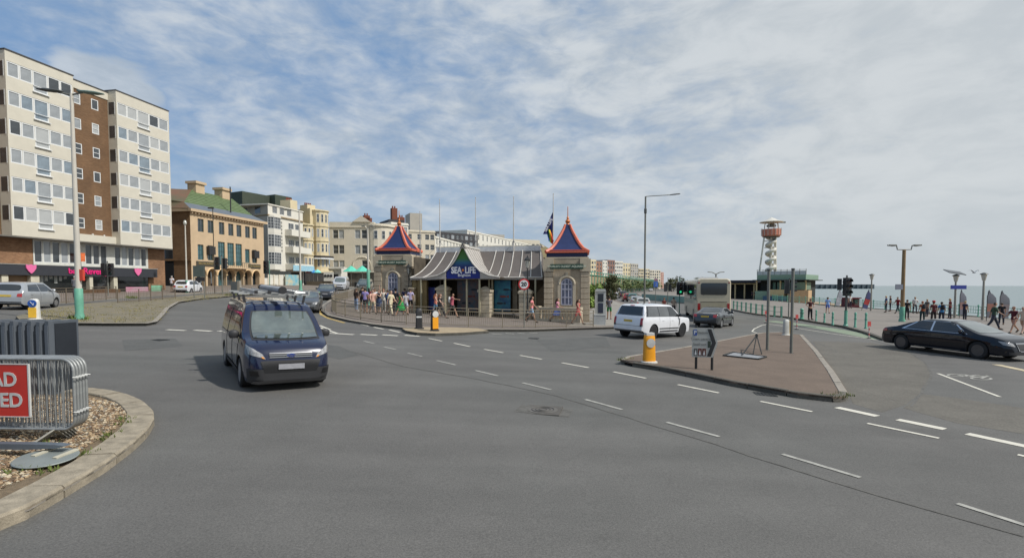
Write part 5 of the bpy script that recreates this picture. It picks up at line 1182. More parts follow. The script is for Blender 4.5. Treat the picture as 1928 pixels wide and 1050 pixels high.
# ================= generic pale terraces further off
def mass(name, label, A, B, ztop, z0, D, m, floors, colsx, ww=.9, wh=1.5, first=0., roofm=None, parapet=.5, left_side=True, nvh=(2, 2), winm=None, skip=(), left_win=0, sill=True, cat='building', bands=True):
    """a plain rectangular building between ground points A and B (left, right as seen) with real window openings"""
    zg_ = z0; z0 = min(z0, g(*A) - 1, g(*B) - 1); F = Fac(A, B); r = building(name, label, F, cat); L = F.L; first = zg_ + first - z0; fh = (ztop - parapet - z0 - first) / floors; ops = []
    n = colsx if isinstance(colsx, int) else len(colsx); xs_ = [(k + .5) / n for k in range(n)] if isinstance(colsx, int) else colsx
    for i in range(floors):
        for k, q in enumerate(xs_):
            if (i, k) in skip: continue
            s_ = q * L; zb_ = z0 + first + i * fh + fh * .28; ops.append((s_ - ww / 2, zb_, s_ + ww / 2, min(zb_ + wh, z0 + first + (i + 1) * fh - .15)))
    mb = MB(); wall(mb, 0, L, z0, ztop, ops, 0, .2); mb.build('front_wall', m, r)
    for o in ops: window(r, o[0], o[1], ww, o[3] - o[1], 0, .1, *nvh, pane=rw_.choice([G_D, G_D, G_M]), fm=winm, sill=m if sill else None)
    mb = MB(); mb.quad((0, 0, z0), (0, D, z0), (0, D, ztop), (0, 0, ztop)); mb.quad((L, 0, z0), (L, 0, ztop), (L, D, ztop), (L, D, z0)); mb.quad((0, D, z0), (L, D, z0), (L, D, ztop), (0, D, ztop)); mb.build('side_walls' if 0 else 'side_wall', m, r)
    MB().box(.01, .01, ztop - .3, L - .01, D - .01, ztop - .2).build('roof', roofm or slate, r)
    if bands:
        MB().box(-.12, -.16, ztop - parapet, L + .12, -.003, ztop - parapet + .22).build('cornice', m, r)
    for q in range(left_win):
        zb_ = z0 + first + (floors - 1 - q % floors) * fh + fh * .3; MB().box(-.03, D * .3, zb_, -.004, D * .3 + 1.0, zb_ + 1.4).build('side_window', G_D, r)
    return F, r
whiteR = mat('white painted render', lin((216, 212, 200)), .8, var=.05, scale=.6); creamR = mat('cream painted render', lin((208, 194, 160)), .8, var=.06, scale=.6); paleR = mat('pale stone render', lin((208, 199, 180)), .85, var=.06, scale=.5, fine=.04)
greyR = mat('plain grey render', lin((176, 170, 158)), .85, var=.06, scale=.5); darkroof = mat('dark slate roof', lin((66, 64, 66)), .8, var=.15, scale=.8); greenclad = mat('dark green cladding', lin((60, 70, 58)), .7, var=.1)
def px_at(px, Y): return ((px - CX) / FPX * Y * 1.0009, Y)
# C: white modernist hotel with balconies
def hotel():
    Yc = 88.0; A = px_at(508, Yc); B = px_at(573, 97.5); F = Fac(A, B); r = building('white_hotel', 'white rendered hotel with square bay windows, balconies and a dark green roof box', F); L = F.L
    zt = F.Z(509, 386); z0 = g(*A) - .3; zs = F.Z(509, 405); fh = (zs - z0 - 3.2) / 3; mb = MB(); ops = []
    for px in (517.5, 531, 544.5): s_ = F.S(px, 397); ops.append((s_ - .62, zs + .45, s_ + .62, zs + 1.65))
    wall(mb, 0, L, z0, zt, ops, 0, .15); mb.build('front_wall', whiteR, r)
    for o in ops: window(r, o[0], o[1], 1.24, 1.2, 0, .05, 4, 1, pane=G_D)
    MB().box(-.1, -.15, zt + .002, L + .1, 9, zt + .18).build('parapet_cap', whiteR, r); MB().box(-.25, -.22, zs - .12, L + .1, -.003, zs + .08).build('string_course', mat('brown string course', lin((150, 130, 100)), .8), r)
    # left side face going back to the left (px 448)
    A2 = px_at(446, 93.0); sv = Vector(A2) - F.A; la, lb = sv.dot(F.u), -sv.dot(F.n); sd_ = MB(); sd_.quad((0, 0, z0), (la, lb, z0), (la, lb, zt), (0, 0, zt)); sd_.build('side_wall', greyR, r)  # side wall takes a greyer render than the front
    dv = Vector((la, lb, 0)); 
    for t0 in (.22, .62, ): 
        a = dv * t0; b = dv * (t0 + .16); nvv = Vector((0, -1, 0)) * .04; MB().beam(tuple(a + nvv + Vector((0, 0, zs + 1.0))), tuple(b + nvv + Vector((0, 0, zs + 1.0))), .08, 1.1).build('side_window', G_D, r)
    MB().beam(tuple(Vector((0, -.06, zs))), tuple(dv + Vector((0, -.06, zs))), .2, .2).build('side_string_course', MATS['brown string course'], r)
    rf = MB(); rf.poly([(0, 0, zt - .05), (L, 0, zt - .05), (L, 9, zt - .05), (la, lb + 9, zt - .05), (la, lb, zt - .05)]); rf.build('roof', slate, r)
    # three-sided bay at the corner
    for i in range(3):
        zb_ = z0 + 3.2 + i * fh + .75; hh = fh - 1.0
        for (a, b) in (((-.1, -.002), (.55, -.75)), ((.55, -.75), (2.3, -.75)), ((2.3, -.75), (2.95, -.002))):
            a = Vector((*a, 0)); b = Vector((*b, 0)); w_ = (b - a).length; rz = math.atan2(b.y - a.y, b.x - a.x)
            [put('bay_panel', MB().box(0, 0, p_, w_, .1, q_).mesh('bay_panel', whiteR), r, (a.x, a.y, zb_), rz) for p_, q_ in ((-.75, -.02), (hh, hh + .28))]; F_, pc, Pn = win_mesh(w_, hh, 2 if w_ < 1 else 4, 4, .05)
            if G_D.name not in pc: pc[G_D.name] = Pn.mesh('pane', G_D)
            ww_ = put('window', F_, r, (a.x, a.y, zb_), rz); put('pane', pc[G_D.name], ww_)
    MB().prism([(-.1, -.0), (.5, -.8), (2.35, -.8), (3.0, -.0)], z0 + 3.0, z0 + 3.3, 'xy').build('bay_base', whiteR, r)
    MB().prism([(-.1, -.0), (.5, -.8), (2.35, -.8), (3.0, -.0)], zs - .35, zs - .13, 'xy').build('bay_head', whiteR, r)
    # balconies right
    for i in range(3):
        zb_ = z0 + 3.2 + i * fh; s0 = L * .45; MB().box(s0, -1.4 - .25 * (2 - i), zb_ - .1, L + .2, -.003, zb_ + .1).build('balcony_floor', whiteR, r); MB().box(s0, -1.4 - .25 * (2 - i), zb_ + .1, L + .2, -1.3 - .25 * (2 - i), zb_ + 1.0).build('balcony_front', whiteR, r)
        MB().box(s0 + .001, -1.3 - .25 * (2 - i), zb_ + .1, s0 + .1, -.003, zb_ + 1.0).build('balcony_side', whiteR, r)
        for q in (.55, .75): window(r, L * q, zb_ + .2, 1.5, 2.1, .0, -.08, 3, 2, pane=G_D)
    MB().box(L * .40, -1.95, z0 + 2.9, L + .5, -1.88, z0 + 3.9).build('balcony_banner', mat('pale blue banner', lin((150, 190, 206)), .8, var=.2, scale=3), r)
    MB().box(L * .5, -.06, z0, L * .95, -.01, z0 + 2.7).build('entrance', mat('dark entrance', (.015, .015, .015), .6), r)
    for i in range(9): MB().box(3.35, -.06, zs - 1.1 - i * .62, 3.62, -.003, zs - .75 - i * .62).build('sign_letter', mat('grey sign letter', lin((140, 140, 134)), .6), r)
    # dark green boxes on the roof
    FR = Fac(px_at(490, 99), px_at(553, 106)); za = F.Z(509, 386)
    b_ = thing('roof_extension', 'dark green clad plant room standing on the roof of the white hotel', 'building'); b_.location = (*FR.A, 0); b_.rotation_euler = (0, 0, FR.rz); zt2 = FR.Z(518, 366)
    sp_ = FR.S(518, 380); MB().box(sp_, 0, zt - 1, FR.L, 6, zt2).build('front_box', greenclad, b_); MB().box(-2.2, 1.5, zt - 1, sp_ - .01, 6, zt2 - .2).build('side_box', mat('shade-tinted green cladding', lin((58, 66, 54)), .7), b_)  # side box repeats the green cladding with shade darkened into its colour
    for k in range(5): MB().box(-1.5 + k * 1.0, 1.4, zt - .2, -.8 + k * 1.0, 1.49, zt + .9).build('window', G_M, b_)
hotel()
# D: two cream bow-fronted houses
def bowhouse(name, label, pl_, pr_, Y, ytop, m, floors, chim, z_add=0., awn=False):
    A, B = px_at(pl_, Y), px_at(pr_, Y + 3.5); F = Fac(A, B); r = building(name, label, F, 'house'); L = F.L; zt = F.Z((pl_ + pr_) / 2, ytop); z0 = g(*A) - .3; MB().box(0, .6, z0, L, 12, zt).build('wall', m, r); cx, hw_ = L * .55, L * .40
    n = 6; pts = [(cx - hw_ * math.cos(math.pi * k / n), .6 - 1.35 * math.sin(math.pi * k / n)) for k in range(n + 1)]; ztb = zt - .5
    MB().prism([(p[0], p[1]) for p in pts], z0, ztb, 'xy').build('bow_front', m, r)
    fh = (ztb - z0 - 3.4) / floors
    for i in range(floors):
        for k in (1, 2, 3, 4):
            a, b = Vector(pts[k]), Vector(pts[k + 1]); w_ = (b - a).length; rz = math.atan2(b.y - a.y, b.x - a.x)
            d = (b - a).normalized(); c_ = (a + b) / 2; ww = min(.85, w_ * .55); hh = fh * .55; F_, pc, Pn = win_mesh(ww, hh, 1, 2, .05); pm = rw_.choice([G_D, G_M, G_D])
            if pm.name not in pc: pc[pm.name] = Pn.mesh('pane', pm)
            q = c_ - d * ww / 2 + Vector((d.y, -d.x)) * .05; o = put('window', F_, r, (q.x, q.y, z0 + 3.4 + i * fh + fh * .25), rz); put('pane', pc[pm.name], o)
        MB().prism([(cx - (hw_ + .12) * math.cos(math.pi * k / n), .6 - 1.48 * math.sin(math.pi * k / n)) for k in range(n + 1)], z0 + 3.4 + i * fh - .1, z0 + 3.4 + i * fh + .1, 'xy').build('string_course', m, r)
    MB().prism([(cx - (hw_ + .2) * math.cos(math.pi * k / n), .6 - 1.55 * math.sin(math.pi * k / n)) for k in range(n + 1)], ztb + .001, ztb + .22, 'xy').build('cornice', m, r)
    for q, hh in chim: c_ = MB().box(L * q - .9, 2, zt - .2, L * q + .9, 4.5, zt + hh).build('chimney', m, r); [MB().lathe([(.16, 0), (.13, .5)], 8, c=(L * q - .6 + k * .4, 3.2, zt + hh)).build('chimney_pot', mat('terracotta pot', lin((120, 60, 44)), .8), c_) for k in range(4)]
    if awn: MB().prism([(cx - (hw_ + .9) * math.cos(math.pi * k / n), .6 - 2.3 * math.sin(math.pi * k / n)) for k in range(n + 1)], z0 + 5.9, z0 + 6.3, 'xy').build('balcony_canopy', mat('black slate canopy', lin((50, 46, 44)), .8), r); MB().prism([(cx - (hw_ + .95) * math.cos(math.pi * k / n), .6 - 2.35 * math.sin(math.pi * k / n)) for k in range(n + 1)], z0 + 5.6, z0 + 5.9, 'xy').build('canopy_edge', M_UPVC, r)
    MB().box(0, -.9, z0 + .2, L, .59, z0 + 3.0).build('ground_floor', mat('dark pub front', (.035, .032, .03), .5, var=.5, scale=.6), r)
    MB().box(0, -1.1, z0 + 2.9, L, .58, z0 + 3.3).build('shop_fascia', m, r)
    return F, r
bowhouse('bow_fronted_house', 'narrow cream bow-fronted house squeezed beside the white hotel', 568, 594, 99, 420, creamR, 3, [(.15, 4.3)])
bowhouse('bow_fronted_house', 'tall cream bow-fronted house with curved black canopy over its first floor', 590, 624, 103, 394, creamR, 4, [(.3, .9)], awn=True)
# E: broad pale building with pediment and rounded corner
def crescent():
    A, B = px_at(622, 113), px_at(706, 113.5); F, r = mass('pedimented_building', 'broad pale classical building with low pediment and rounded right corner', A, B, CAMH + 13.9, g(*A) - .3, 10, paleR, 3, [.14, .27, .63, .78], ww=1.15, wh=1.9, first=3.0, parapet=1.2, nvh=(1, 2), skip=((0, 2), ), left_win=2); L = F.L; zt = CAMH + 13.9
    MB().prism([(L * .52, zt), (L * .93, zt), (L * .72, zt + 1.35)], -.3, .3, 'xz').build('pediment', paleR, r)
    z0 = g(*A) - .3; cx = L + .1; n = 9; pts = [(cx + 3.7 * math.sin(a), 4.6 - 4.9 * math.cos(a)) for a in np.linspace(-.25, 1.75, n + 1)]
    pts2 = [(L - .01, .3)] + pts + [(cx + 2, 9.5), (L, 9.5)]
    MB().prism(pts2, z0, zt - .3, 'xy').build('corner_tower', paleR, r); MB().prism([(cx + 4.0 * math.sin(a), 4.6 - 5.25 * math.cos(a)) for a in np.linspace(-.35, 1.85, n + 1)] + [(L - .2, 9)], zt - .85, zt - .55, 'xy').build('corner_cornice', paleR, r)
    for i in range(3):
        for k in (1, 3, 5, 7):
            a, b = Vector(pts[k]), Vector(pts[k + 1]); d = (b - a).normalized(); c_ = (a + b) / 2; F_, pc, Pn = win_mesh(.8, 1.8, 1, 2, .06)
            if G_D.name not in pc: pc[G_D.name] = Pn.mesh('pane', G_D)
            q = c_ - d * .4 + Vector((d.y, -d.x)) * .07; o = put('window', F_, r, (q.x, q.y, z0 + 3.9 + i * (zt - z0 - 4.2) / 3), math.atan2(d.y, d.x)); put('pane', pc[G_D.name], o)
    q = [(L * .72 - 2.0 * math.cos(math.pi * k / 14), -.04, z0 + 4.6 + 2.0 * math.sin(math.pi * k / 14)) for k in range(15)]; MB().tube(q, .16, 5).build('blind_arch', paleR, r)
    dr = thing('mansard_roof', 'dark brown roofs with brick chimneys rising behind the pedimented building', 'building'); FD = Fac(px_at(688, 132), px_at(766, 138)); dr.location = (*FD.A, 0); dr.rotation_euler = (0, 0, FD.rz); zr = CAMH + 15.2
    MB().box(0, 0, 6, FD.L, 12, zr + .8).build('wall', mat('brown weathered roof', lin((86, 70, 62)), .85, var=.2, scale=.4), dr); MB().prism([(FD.L * .55, zr + .5), (FD.L * .62, zr + 2.3), (FD.L * .98, zr + 2.3), (FD.L * 1.05, zr - 3)], 1, 9, 'xz').build('mansard', darkroof, dr)
    for q, h_ in ((.05, 3.0), (.10, 2.4), (.72, 5.5), (.9, 3.2)):
        c_ = MB().box(FD.L * q, 2, zr, FD.L * q + 1.5, 3.4, zr + h_).build('chimney', mat('chimney brick', lin((120, 70, 52)), .9), dr); [MB().lathe([(.2, 0), (.17, .6)], 8, c=(FD.L * q + .4 + k * .6, 2.7, zr + h_)).build('chimney_pot', bpy.data.materials['terracotta pot'], c_) for k in range(2)]
crescent()
# F: houses behind the aquarium
mass('terrace_house', 'cream terrace block right of the left spire with small dark windows', px_at(738, 118), px_at(770, 121), CAMH + 14.5, 4, 10, whiteR, 4, 3, ww=.9, wh=1.4, first=2, nvh=(1, 2))
F_, r_ = mass('terrace_house', 'pale bow-ended terrace block behind the first flagpole', px_at(766, 124), px_at(820, 127), CAMH + 13.4, 4, 12, paleR, 4, [.12, .45, .72, .9], ww=1.0, wh=1.3, first=1.5, nvh=(1, 2)); MB().box(1.2, 1, CAMH + 13.4, 4.2, 6, CAMH + 17.6).build('roof_house', greyR, r_)
mass('terrace_house', 'white terrace with closely spaced windows behind the grey canopy', px_at(820, 142), px_at(884, 175), CAMH + 13.6, 4, 12, whiteR, 4, 11, ww=.9, wh=1.6, first=2, nvh=(1, 2))
mass('terrace_house', 'long grey roofed terrace seen above the gable of the entrance canopy', px_at(822, 178), px_at(900, 190), CAMH + 18.6, 6, 12, darkroof, 2, 9, ww=1.4, wh=1.6, first=10, bands=False)
mass('terrace_house', 'white mansion terrace above the right half of the canopy', px_at(880, 190), px_at(1000, 260), CAMH + 20.5, 6, 14, whiteR, 4, 18, ww=1.0, wh=2.0, first=3, nvh=(1, 2))
mass('flat_roof_block', 'grey slab block on the skyline above the canopy gable', px_at(866, 230), px_at(906, 235), CAMH + 24, 8, 12, greyR, 4, 5, ww=1.6, wh=1.5, first=3, bands=False)
mass('flat_roof_block', 'second grey slab block on the skyline between the flagpoles', px_at(912, 240), px_at(950, 245), CAMH + 24, 8, 12, greyR, 4, 5, ww=1.6, wh=1.5, first=3, bands=False)
mass('flat_roof_block', 'low skyline block just left of the flag', px_at(950, 270), px_at(1016, 280), CAMH + 24.5, 8, 12, paleR, 3, 8, ww=1.6, wh=1.5, first=5, bands=False)
# G: sea front terraces above the cliff on the right
gdat = [(1108, 1122, 175, 488, creamR, 'cream gabled house first right of the aquarium tower', 4, 3), (1122, 1133, 205, 492, mat('red brown brick far', lin((150, 112, 92)), .9), 'red brick house second right of the aquarium tower', 4, 2), (1134, 1143, 215, 490, whiteR, 'narrow white house beside the brick one on the cliff', 5, 2),
        (1143, 1157, 225, 489, mat('brown brick far', lin((136, 104, 92)), .9), 'brown brick terrace with white bays on the cliff', 4, 3), (1157, 1172, 235, 491, whiteR, 'white terrace with pointed gables on the cliff', 5, 4), (1172, 1186, 255, 495, creamR, 'cream terrace in the middle of the cliff row', 4, 3), (1187, 1201, 280, 496, greyR, 'grey square block of flats on the cliff', 6, 4),
        (1202, 1222, 320, 505.5, creamR, 'long low cream terrace left of the tall street lamp', 4, 5), (1223, 1243, 360, 508, paleR, 'pale flat-topped terrace right of the tall street lamp', 4, 5), (1243, 1249, 390, 512, mat('pinkish far render', lin((180, 140, 126)), .9), 'last pinkish house at the end of the cliff row', 4, 2)]
for a, b, Y_, yt, m_, lb, fl, nc in gdat:
    zz = at_y((a + b) / 2, yt, Y_)[2]; mass('cliff_house', lb, px_at(a, Y_), px_at(b, Y_ * 1.02), zz, 4.2, 12, m_, fl, nc, ww=1.1 if Y_ < 300 else 1.6, wh=1.7, first=.6, bands=False, sill=False, nvh=(1, 1), cat='house')
hp = [(960, 462), (985, 452), (1012, 455), (1034, 468), (1070, 480), (1115, 500)]
mb = MB(); top = [at_y(a, b, 300) for a, b in hp]
for a, b in zip(top[:-1], top[1:]): mb.quad(a, b, (b[0], 262, 0), (a[0], 262, 0)); mb.quad(a, b, (b[0] + 10, 380, b[2] + 1), (a[0] + 10, 380, a[2] + 1))
mb.build('hill', mat('dry hillside grass', lin((118, 108, 78)), .95, var=.2, scale=.08), kind='structure')
# ------------------------------------------------------------------ the aquarium entrance
STN = mat('weathered sandstone', lin((152, 138, 118)), .9, col2=lin((182, 168, 146)), scale=1.6, bump=.4, fine=.12)
STN2 = mat('paler dressed stone', lin((184, 172, 150)), .9, var=.1, scale=2.5, bump=.3, fine=.1)
CORAL = mat('coral painted roof edge', lin((206, 104, 74)), .5, var=.08); NAVY = mat('deep blue roof panel', lin((30, 46, 92)), .5, var=.15, scale=2); NAVYD = mat('dark navy cornice', lin((20, 28, 70)), .5, var=.1)
GOLD = mat('bronze finial', lin((190, 112, 60)), .45, metal=.2); VIOL = mat('pale violet window frame', lin((184, 184, 196)), .6)
GRNB = mat('dark green name board', lin((42, 72, 58)), .6); CRL = mat('cream letters', lin((200, 206, 186)), .6)
def place_t(r, cx, cy, rz): r.location = (cx, cy, g(cx, cy) + .12); r.rotation_euler = (0, 0, rz)
def tower(label, cx, cy, rz, txt):
    r = thing('aquarium_tower', label, 'tower'); place_t(r, cx, cy, rz); s = 1.56; zw = 4.30
    pw = .62; ins = .10; MB().box(-s + ins, -s + ins, -.4, s - ins, s - ins, zw).build('core_wall', STN, r)
    # corner piers of separate blocks
    n = 9; hgt_ = 3.35 / n; bk = MB().box(-pw / 2, -pw / 2, .012, pw / 2, pw / 2, hgt_ - .012); bm_ = bk.mesh('stone_block', STN)
    bev = bmesh.new(); bev.from_mesh(bm_); bmesh.ops.bevel(bev, geom=bev.edges[:], offset=.018, segments=1, affect='EDGES'); bev.to_mesh(bm_); bev.free()
    for cx_, cy_ in ((-1, -1), (1, -1), (-1, 1), (1, 1)):
        for k in range(n): put('stone_block', bm_, r, (cx_ * (s - pw / 2), cy_ * (s - pw / 2), .05 + k * hgt_))
        MB().box(cx_ * (s - pw / 2) - pw / 2 - .05, cy_ * (s - pw / 2) - pw / 2 - .05, 3.42, cx_ * (s - pw / 2) + pw / 2 + .05, cy_ * (s - pw / 2) + pw / 2 + .05, zw - .02).build('pier_cap', STN2, r)
    MB().box(-s - .02, -s - .02, -.3, s + .02, s + .02, .045).build('plinth', STN2, r)
    MB().box(-1.48, -1.48, zw, 1.48, 1.48, zw + .10).build('cornice', STN2, r)
    # arched windows on four faces
    for q in range(4):
        h = put('window_bay', None, r, (0, 0, 0), q * math.pi / 2)
        z0, w, zt = 1.15, .36, 2.55; y = -s + ins
        pts = [(-w, z0), (w, z0)] + [(w * math.cos(a), zt + w * math.sin(a)) for a in np.linspace(0, math.pi, 13)]
        MB().prism([(a, b) for a, b in pts], y - .02, y - .005).build('pane', mat('lilac tinted pane', lin((108, 112, 130)), .3, var=.3, scale=3), h)
        F = MB()
        for x in (-w, -w * .33, w * .33, w): F.beam((x, y - .04, z0), (x, y - .04, zt + (0 if abs(x) > .3 else .36)), .05, .05)
        for z in (z0, z0 + .5, z0 + 1.05, zt): F.beam((-w, y - .04, z), (w, y - .04, z), .05, .05)
        F.tube([(w * math.cos(a), y - .04, zt + w * math.sin(a)) for a in np.linspace(0, math.pi, 13)], .035, 5); F.build('window_frame', VIOL, h)
        MB().tube([((w + .16) * math.cos(a), y - .03, zt + (w + .16) * math.sin(a)) for a in np.linspace(-.0, math.pi, 15)], .11, 6).build('arch_moulding', STN2, h)
        for sg in (-1, 1): MB().box(sg * (w + .16) - .1, y - .09, z0 - .1, sg * (w + .16) + .1, y + .02, zt - .02).build('jamb', STN2, h)
        MB().box(-w - .3, y - .14, z0 - .24, w + .3, y + .02, z0 - .11).build('sill', STN2, h)
        MB().box(-.09, y - .12, zt + w + .12, .09, y + .02, zt + w + .46).build('keystone', STN2, h)
    MB().box(-1.12, -s - .12, 3.58, 1.12, -s - .07, 3.92).build('name_board', GRNB, r); o = lettering(txt, .19, CRL, r, (0, -s - .125, 3.75), 0, ext=.006, bold=.004); o.scale.x = 1.0
    e = 1.40; MB().box(-e, -e, zw + .10, e, e, zw + .44).build('roof_band', NAVYD, r)
    # ogee spire
    zb = zw + .46; H = 2.0; prof = [(1.0, 0), (.76, .11), (.58, .28), (.44, .46), (.29, .67), (.18, .85), (.12, 1.)]; hw_ = e + .05
    P_ = MB(); 
    for q in range(4):
        c_, s_ = math.cos(q * math.pi / 2), math.sin(q * math.pi / 2)
        def pt(a, k): x, y = a * prof[k][0] * hw_, -prof[k][0] * hw_; return (x * c_ - y * s_, x * s_ + y * c_, zb + prof[k][1] * H)
        for k in range(6): P_.quad(pt(-1, k), pt(1, k), pt(1, k + 1), pt(-1, k + 1))
    P_.build('spire', NAVY, r)
    for q in range(4):
        c_, s_ = math.cos(q * math.pi / 2 + math.pi / 4), math.sin(q * math.pi / 2 + math.pi / 4)
        MB().tube([(prof[k][0] * hw_ * 1.414 * c_, prof[k][0] * hw_ * 1.414 * s_, zb + prof[k][1] * H + .0) for k in range(7)], [.13, .13, .125, .12, .11, .095, .075], 6).build('hip_rib', CORAL, r, smooth=50)
        a = q * math.pi / 2; rot = lambda x, y: (x * math.cos(a) - y * math.sin(a), x * math.sin(a) + y * math.cos(a))
        MB().beam((*rot(-hw_, -hw_), zb - .01), (*rot(hw_, -hw_), zb - .01), .12, .11).build('eave_edge', CORAL, r)
        MB().beam((*rot(-hw_ * .86, -hw_ * .9 - .03), zb + .12), (*rot(hw_ * .86, -hw_ * .9 - .03), zb + .12), .05, .05).build('eave_line', CORAL, r)
    zt = zb + H; MB().lathe([(.17, -.12), (.15, .0), (.10, .08), (.16, .16), (.18, .24), (.12, .34), (.06, .40), (.10, .46), (.05, .55), (.03, .62), (.025, 1.25), (.0, 1.3)], 12, c=(0, 0, zt)).build('finial', GOLD, r, smooth=40)
    return r
TB = tower('right aquarium tower, nearer one, of sandstone under a blue and coral ogee spire', 3.95, 36.5, R(-8), "WORLD'S OLDEST AQUARIUM"); TA = tower('left aquarium tower behind the crowd, sandstone under a blue and coral ogee spire', -9.2, 42.0, R(-8), "WORLD'S OLDEST AQUARIUM")
FAB = mat('dark grey canopy fabric', lin((102, 95, 90)), .75, var=.08, scale=1.5); FABL = mat('pale grey canopy fabric', lin((172, 167, 160)), .75, var=.06, scale=2); PIPE = mat('white painted steel', lin((196, 192, 184)), .5)
def canopy():
    FC = Fac(px_at(773, 38.7), px_at(1021, 36.5)); L = FC.L; r = thing('entrance_canopy', 'grey tented canopy with white ribs between the two aquarium towers', 'canopy'); r.location = (*FC.A, 0); r.rotation_euler = (0, 0, FC.rz)
    ze, zr, dp = 3.02, 5.12, 2.5
    def prof(t): return (dp * t ** .85, ze + (zr - ze) * (.50 * t + .50 * t ** 2))
    sl, sr = 1.15, .55; sc_ = FC.S(872, 500, 1.4)
    def fr(a, t): y, z = prof(t); s0 = sl * t ** .8; s1 = L - sr * t ** .8; return (s0 + (s1 - s0) * a, y, z)
    MB().grid(fr, 24, 8).build('roof_fabric', FAB, r, smooth=60)
    def le(a, t): y, z = prof(t); return (sl * t ** .8, y + (5.5 - 2 * y) * a, z)
    def ri(a, t): y, z = prof(t); return (L - sr * t ** .8, y + (5.5 - 2 * y) * a, z)
    MB().grid(le, 4, 8).build('roof_fabric', FAB, r, smooth=60); MB().grid(ri, 4, 8).build('roof_fabric', FAB, r, smooth=60)
    for i, a in enumerate(list(np.linspace(0.0, .30, 4)) + list(np.linspace(.585, 1.0, 6))):
        q = [Vector(fr(a, t)) + Vector((0, -.02, .02)) for t in np.linspace(0, 1, 9)]; MB().tube(q, .04, 6).build('rib', PIPE, r, smooth=50)
    MB().box(sl, dp - .05, zr - .05, L - sr, dp + .12, zr + .32).build('ridge_fascia', mat('pale grey ridge trim', lin((205, 206, 206)), .5), r); MB().box(sl - .1, dp + .12, zr + .28, L - sr + .1, dp + 1.2, zr + .40).build('ridge_cap', mat('off white roof edge', lin((196, 186, 166)), .6), r)
    MB().tube([(0, -.03, ze), (L, -.03, ze)], .05, 6).build('eave_tube', PIPE, r); MB().box(-.02, .02, ze - .16, L + .02, .06, ze + .0).build('eave_valance', FABL, r)
    # gable
    cv = [(0, 5.22), (.15, 5.0), (.48, 4.38), (.75, 3.98), (1.26, 3.44), (1.9, 3.16), (2.7, 3.02)]
    def zc(d): return float(np.interp(abs(d), [c[0] for c in cv], [c[1] for c in cv]))
    yf = -1.5; ds = [-2.7, -2.3, -1.9, -1.55, -1.26, -1.0, -.75, -.6, -.48, -.3, -.15, 0, .15, .3, .48, .6, .75, 1.0, 1.26, 1.55, 1.9, 2.3, 2.7]
    G_ = MB()
    for a, b in zip(ds[:-1], ds[1:]):
        for y0, y1, f0, f1 in ((yf, 0, 1, 1), (0, 1.2, 1, 1), (1.2, 2.6, 1, 1)):
            G_.quad((sc_ + a, y0, zc(a)), (sc_ + b, y0, zc(b)), (sc_ + b, y1, zc(b) + .0), (sc_ + a, y1, zc(a) + .0))
    G_.build('gable_fabric', FABL, r, smooth=50)
    for k in range(1, 7): y = yf + k * .6; MB().tube([(sc_ + d, y, zc(d) + .012) for d in ds if d >= 0], .014, 4).build('fabric_seam', FAB, r)
    for k in range(1, 7): y = yf + k * .6; MB().tube([(sc_ + d, y, zc(d) + .012) for d in ds if d <= 0], .014, 4).build('fabric_seam', FAB, r)
    MB().tube([(sc_ + d, yf - .01, zc(d)) for d in ds], .055, 6).build('gable_edge', PIPE, r, smooth=50)
    MB().prism([(sc_ - .2, 5.02), (sc_ + .2, 5.02), (sc_ + .05, 5.4), (sc_ - .05, 5.4)], yf - .06, yf + .25).build('gable_peak', mat('brownish peak cap', lin((112, 106, 98)), .6), r)
    MB().box(sc_ - .1, yf + .2, 5.18, sc_ + .1, 2.7, 5.30).build('gable_ridge', PIPE, r)
    for sg in (-1, 1):
        MB().prism([(sc_ + sg * d, z) for d, z in ((1.27, 3.40), (1.9, 3.12), (2.68, 2.98), (2.68, 2.90), (1.27, 2.90))], yf + .0, yf + .04).build('gable_return', FABL, r)
    # sign
    m = bpy.data.materials.new('blue green sign print'); m.use_nodes = True; t = m.node_tree; co = t.nodes.new('ShaderNodeTexCoord'); s_ = t.nodes.new('ShaderNodeSeparateXYZ'); t.links.new(co.outputs['Object'], s_.inputs[0])
    mr = t.nodes.new('ShaderNodeMapRange'); t.links.new(s_.outputs[2], mr.inputs[0]); mr.inputs[1].default_value = 2.9; mr.inputs[2].default_value = 5.0; rp = t.nodes.new('ShaderNodeValToRGB'); t.links.new(mr.outputs[0], rp.inputs[0])
    e = rp.color_ramp.elements; e[0].position = 0; e[0].color = (*lin((14, 34, 130)), 1); e[1].position = 1; e[1].color = (*lin((70, 110, 20)), 1)
    for p_, c_ in ((.42, (18, 44, 110)), (.55, (40, 96, 130)), (.68, (64, 118, 60))): x = e.new(p_); x.color = (*lin(c_), 1)
    t.links.new(rp.outputs[0], t.nodes['Principled BSDF'].inputs['Base Color']); t.nodes['Principled BSDF'].inputs['Roughness'].default_value = .5
    sg_ = MB().prism([(sc_ + d, max(2.93, zc(d) - .05)) for d in ds if abs(d) <= 1.27] + [(sc_ + 1.25, 2.93), (sc_ - 1.25, 2.93)], yf + .10, yf + .14).build('sign_panel', m, r)
    wl = mat('white sign letters', lin((232, 232, 236)), .5, var=0)
    for txt, dx_ in (('SEA', -.47), ('LiFE', .56)): o = lettering(txt, .58, wl, sg_, (sc_ + dx_ - .03, yf + .085, 3.50), 0, ext=.01, bold=.022); o.scale = (.82, 1, 1.08)
    MB().prism([(sc_ - .01 + .12 * (1 if k % 2 else .5) * math.cos(R(90 + 36 * k)), 3.52 + .12 * (1 if k % 2 else .5) * math.sin(R(90 + 36 * k))) for k in range(10)], yf + .07, yf + .09).build('starfish_logo', mat('orange starfish', lin((226, 140, 60)), .5), sg_)
    o = lettering('Brighton', .27, wl, sg_, (sc_ + .08, yf + .085, 3.16), 0, ext=.008, bold=.006)
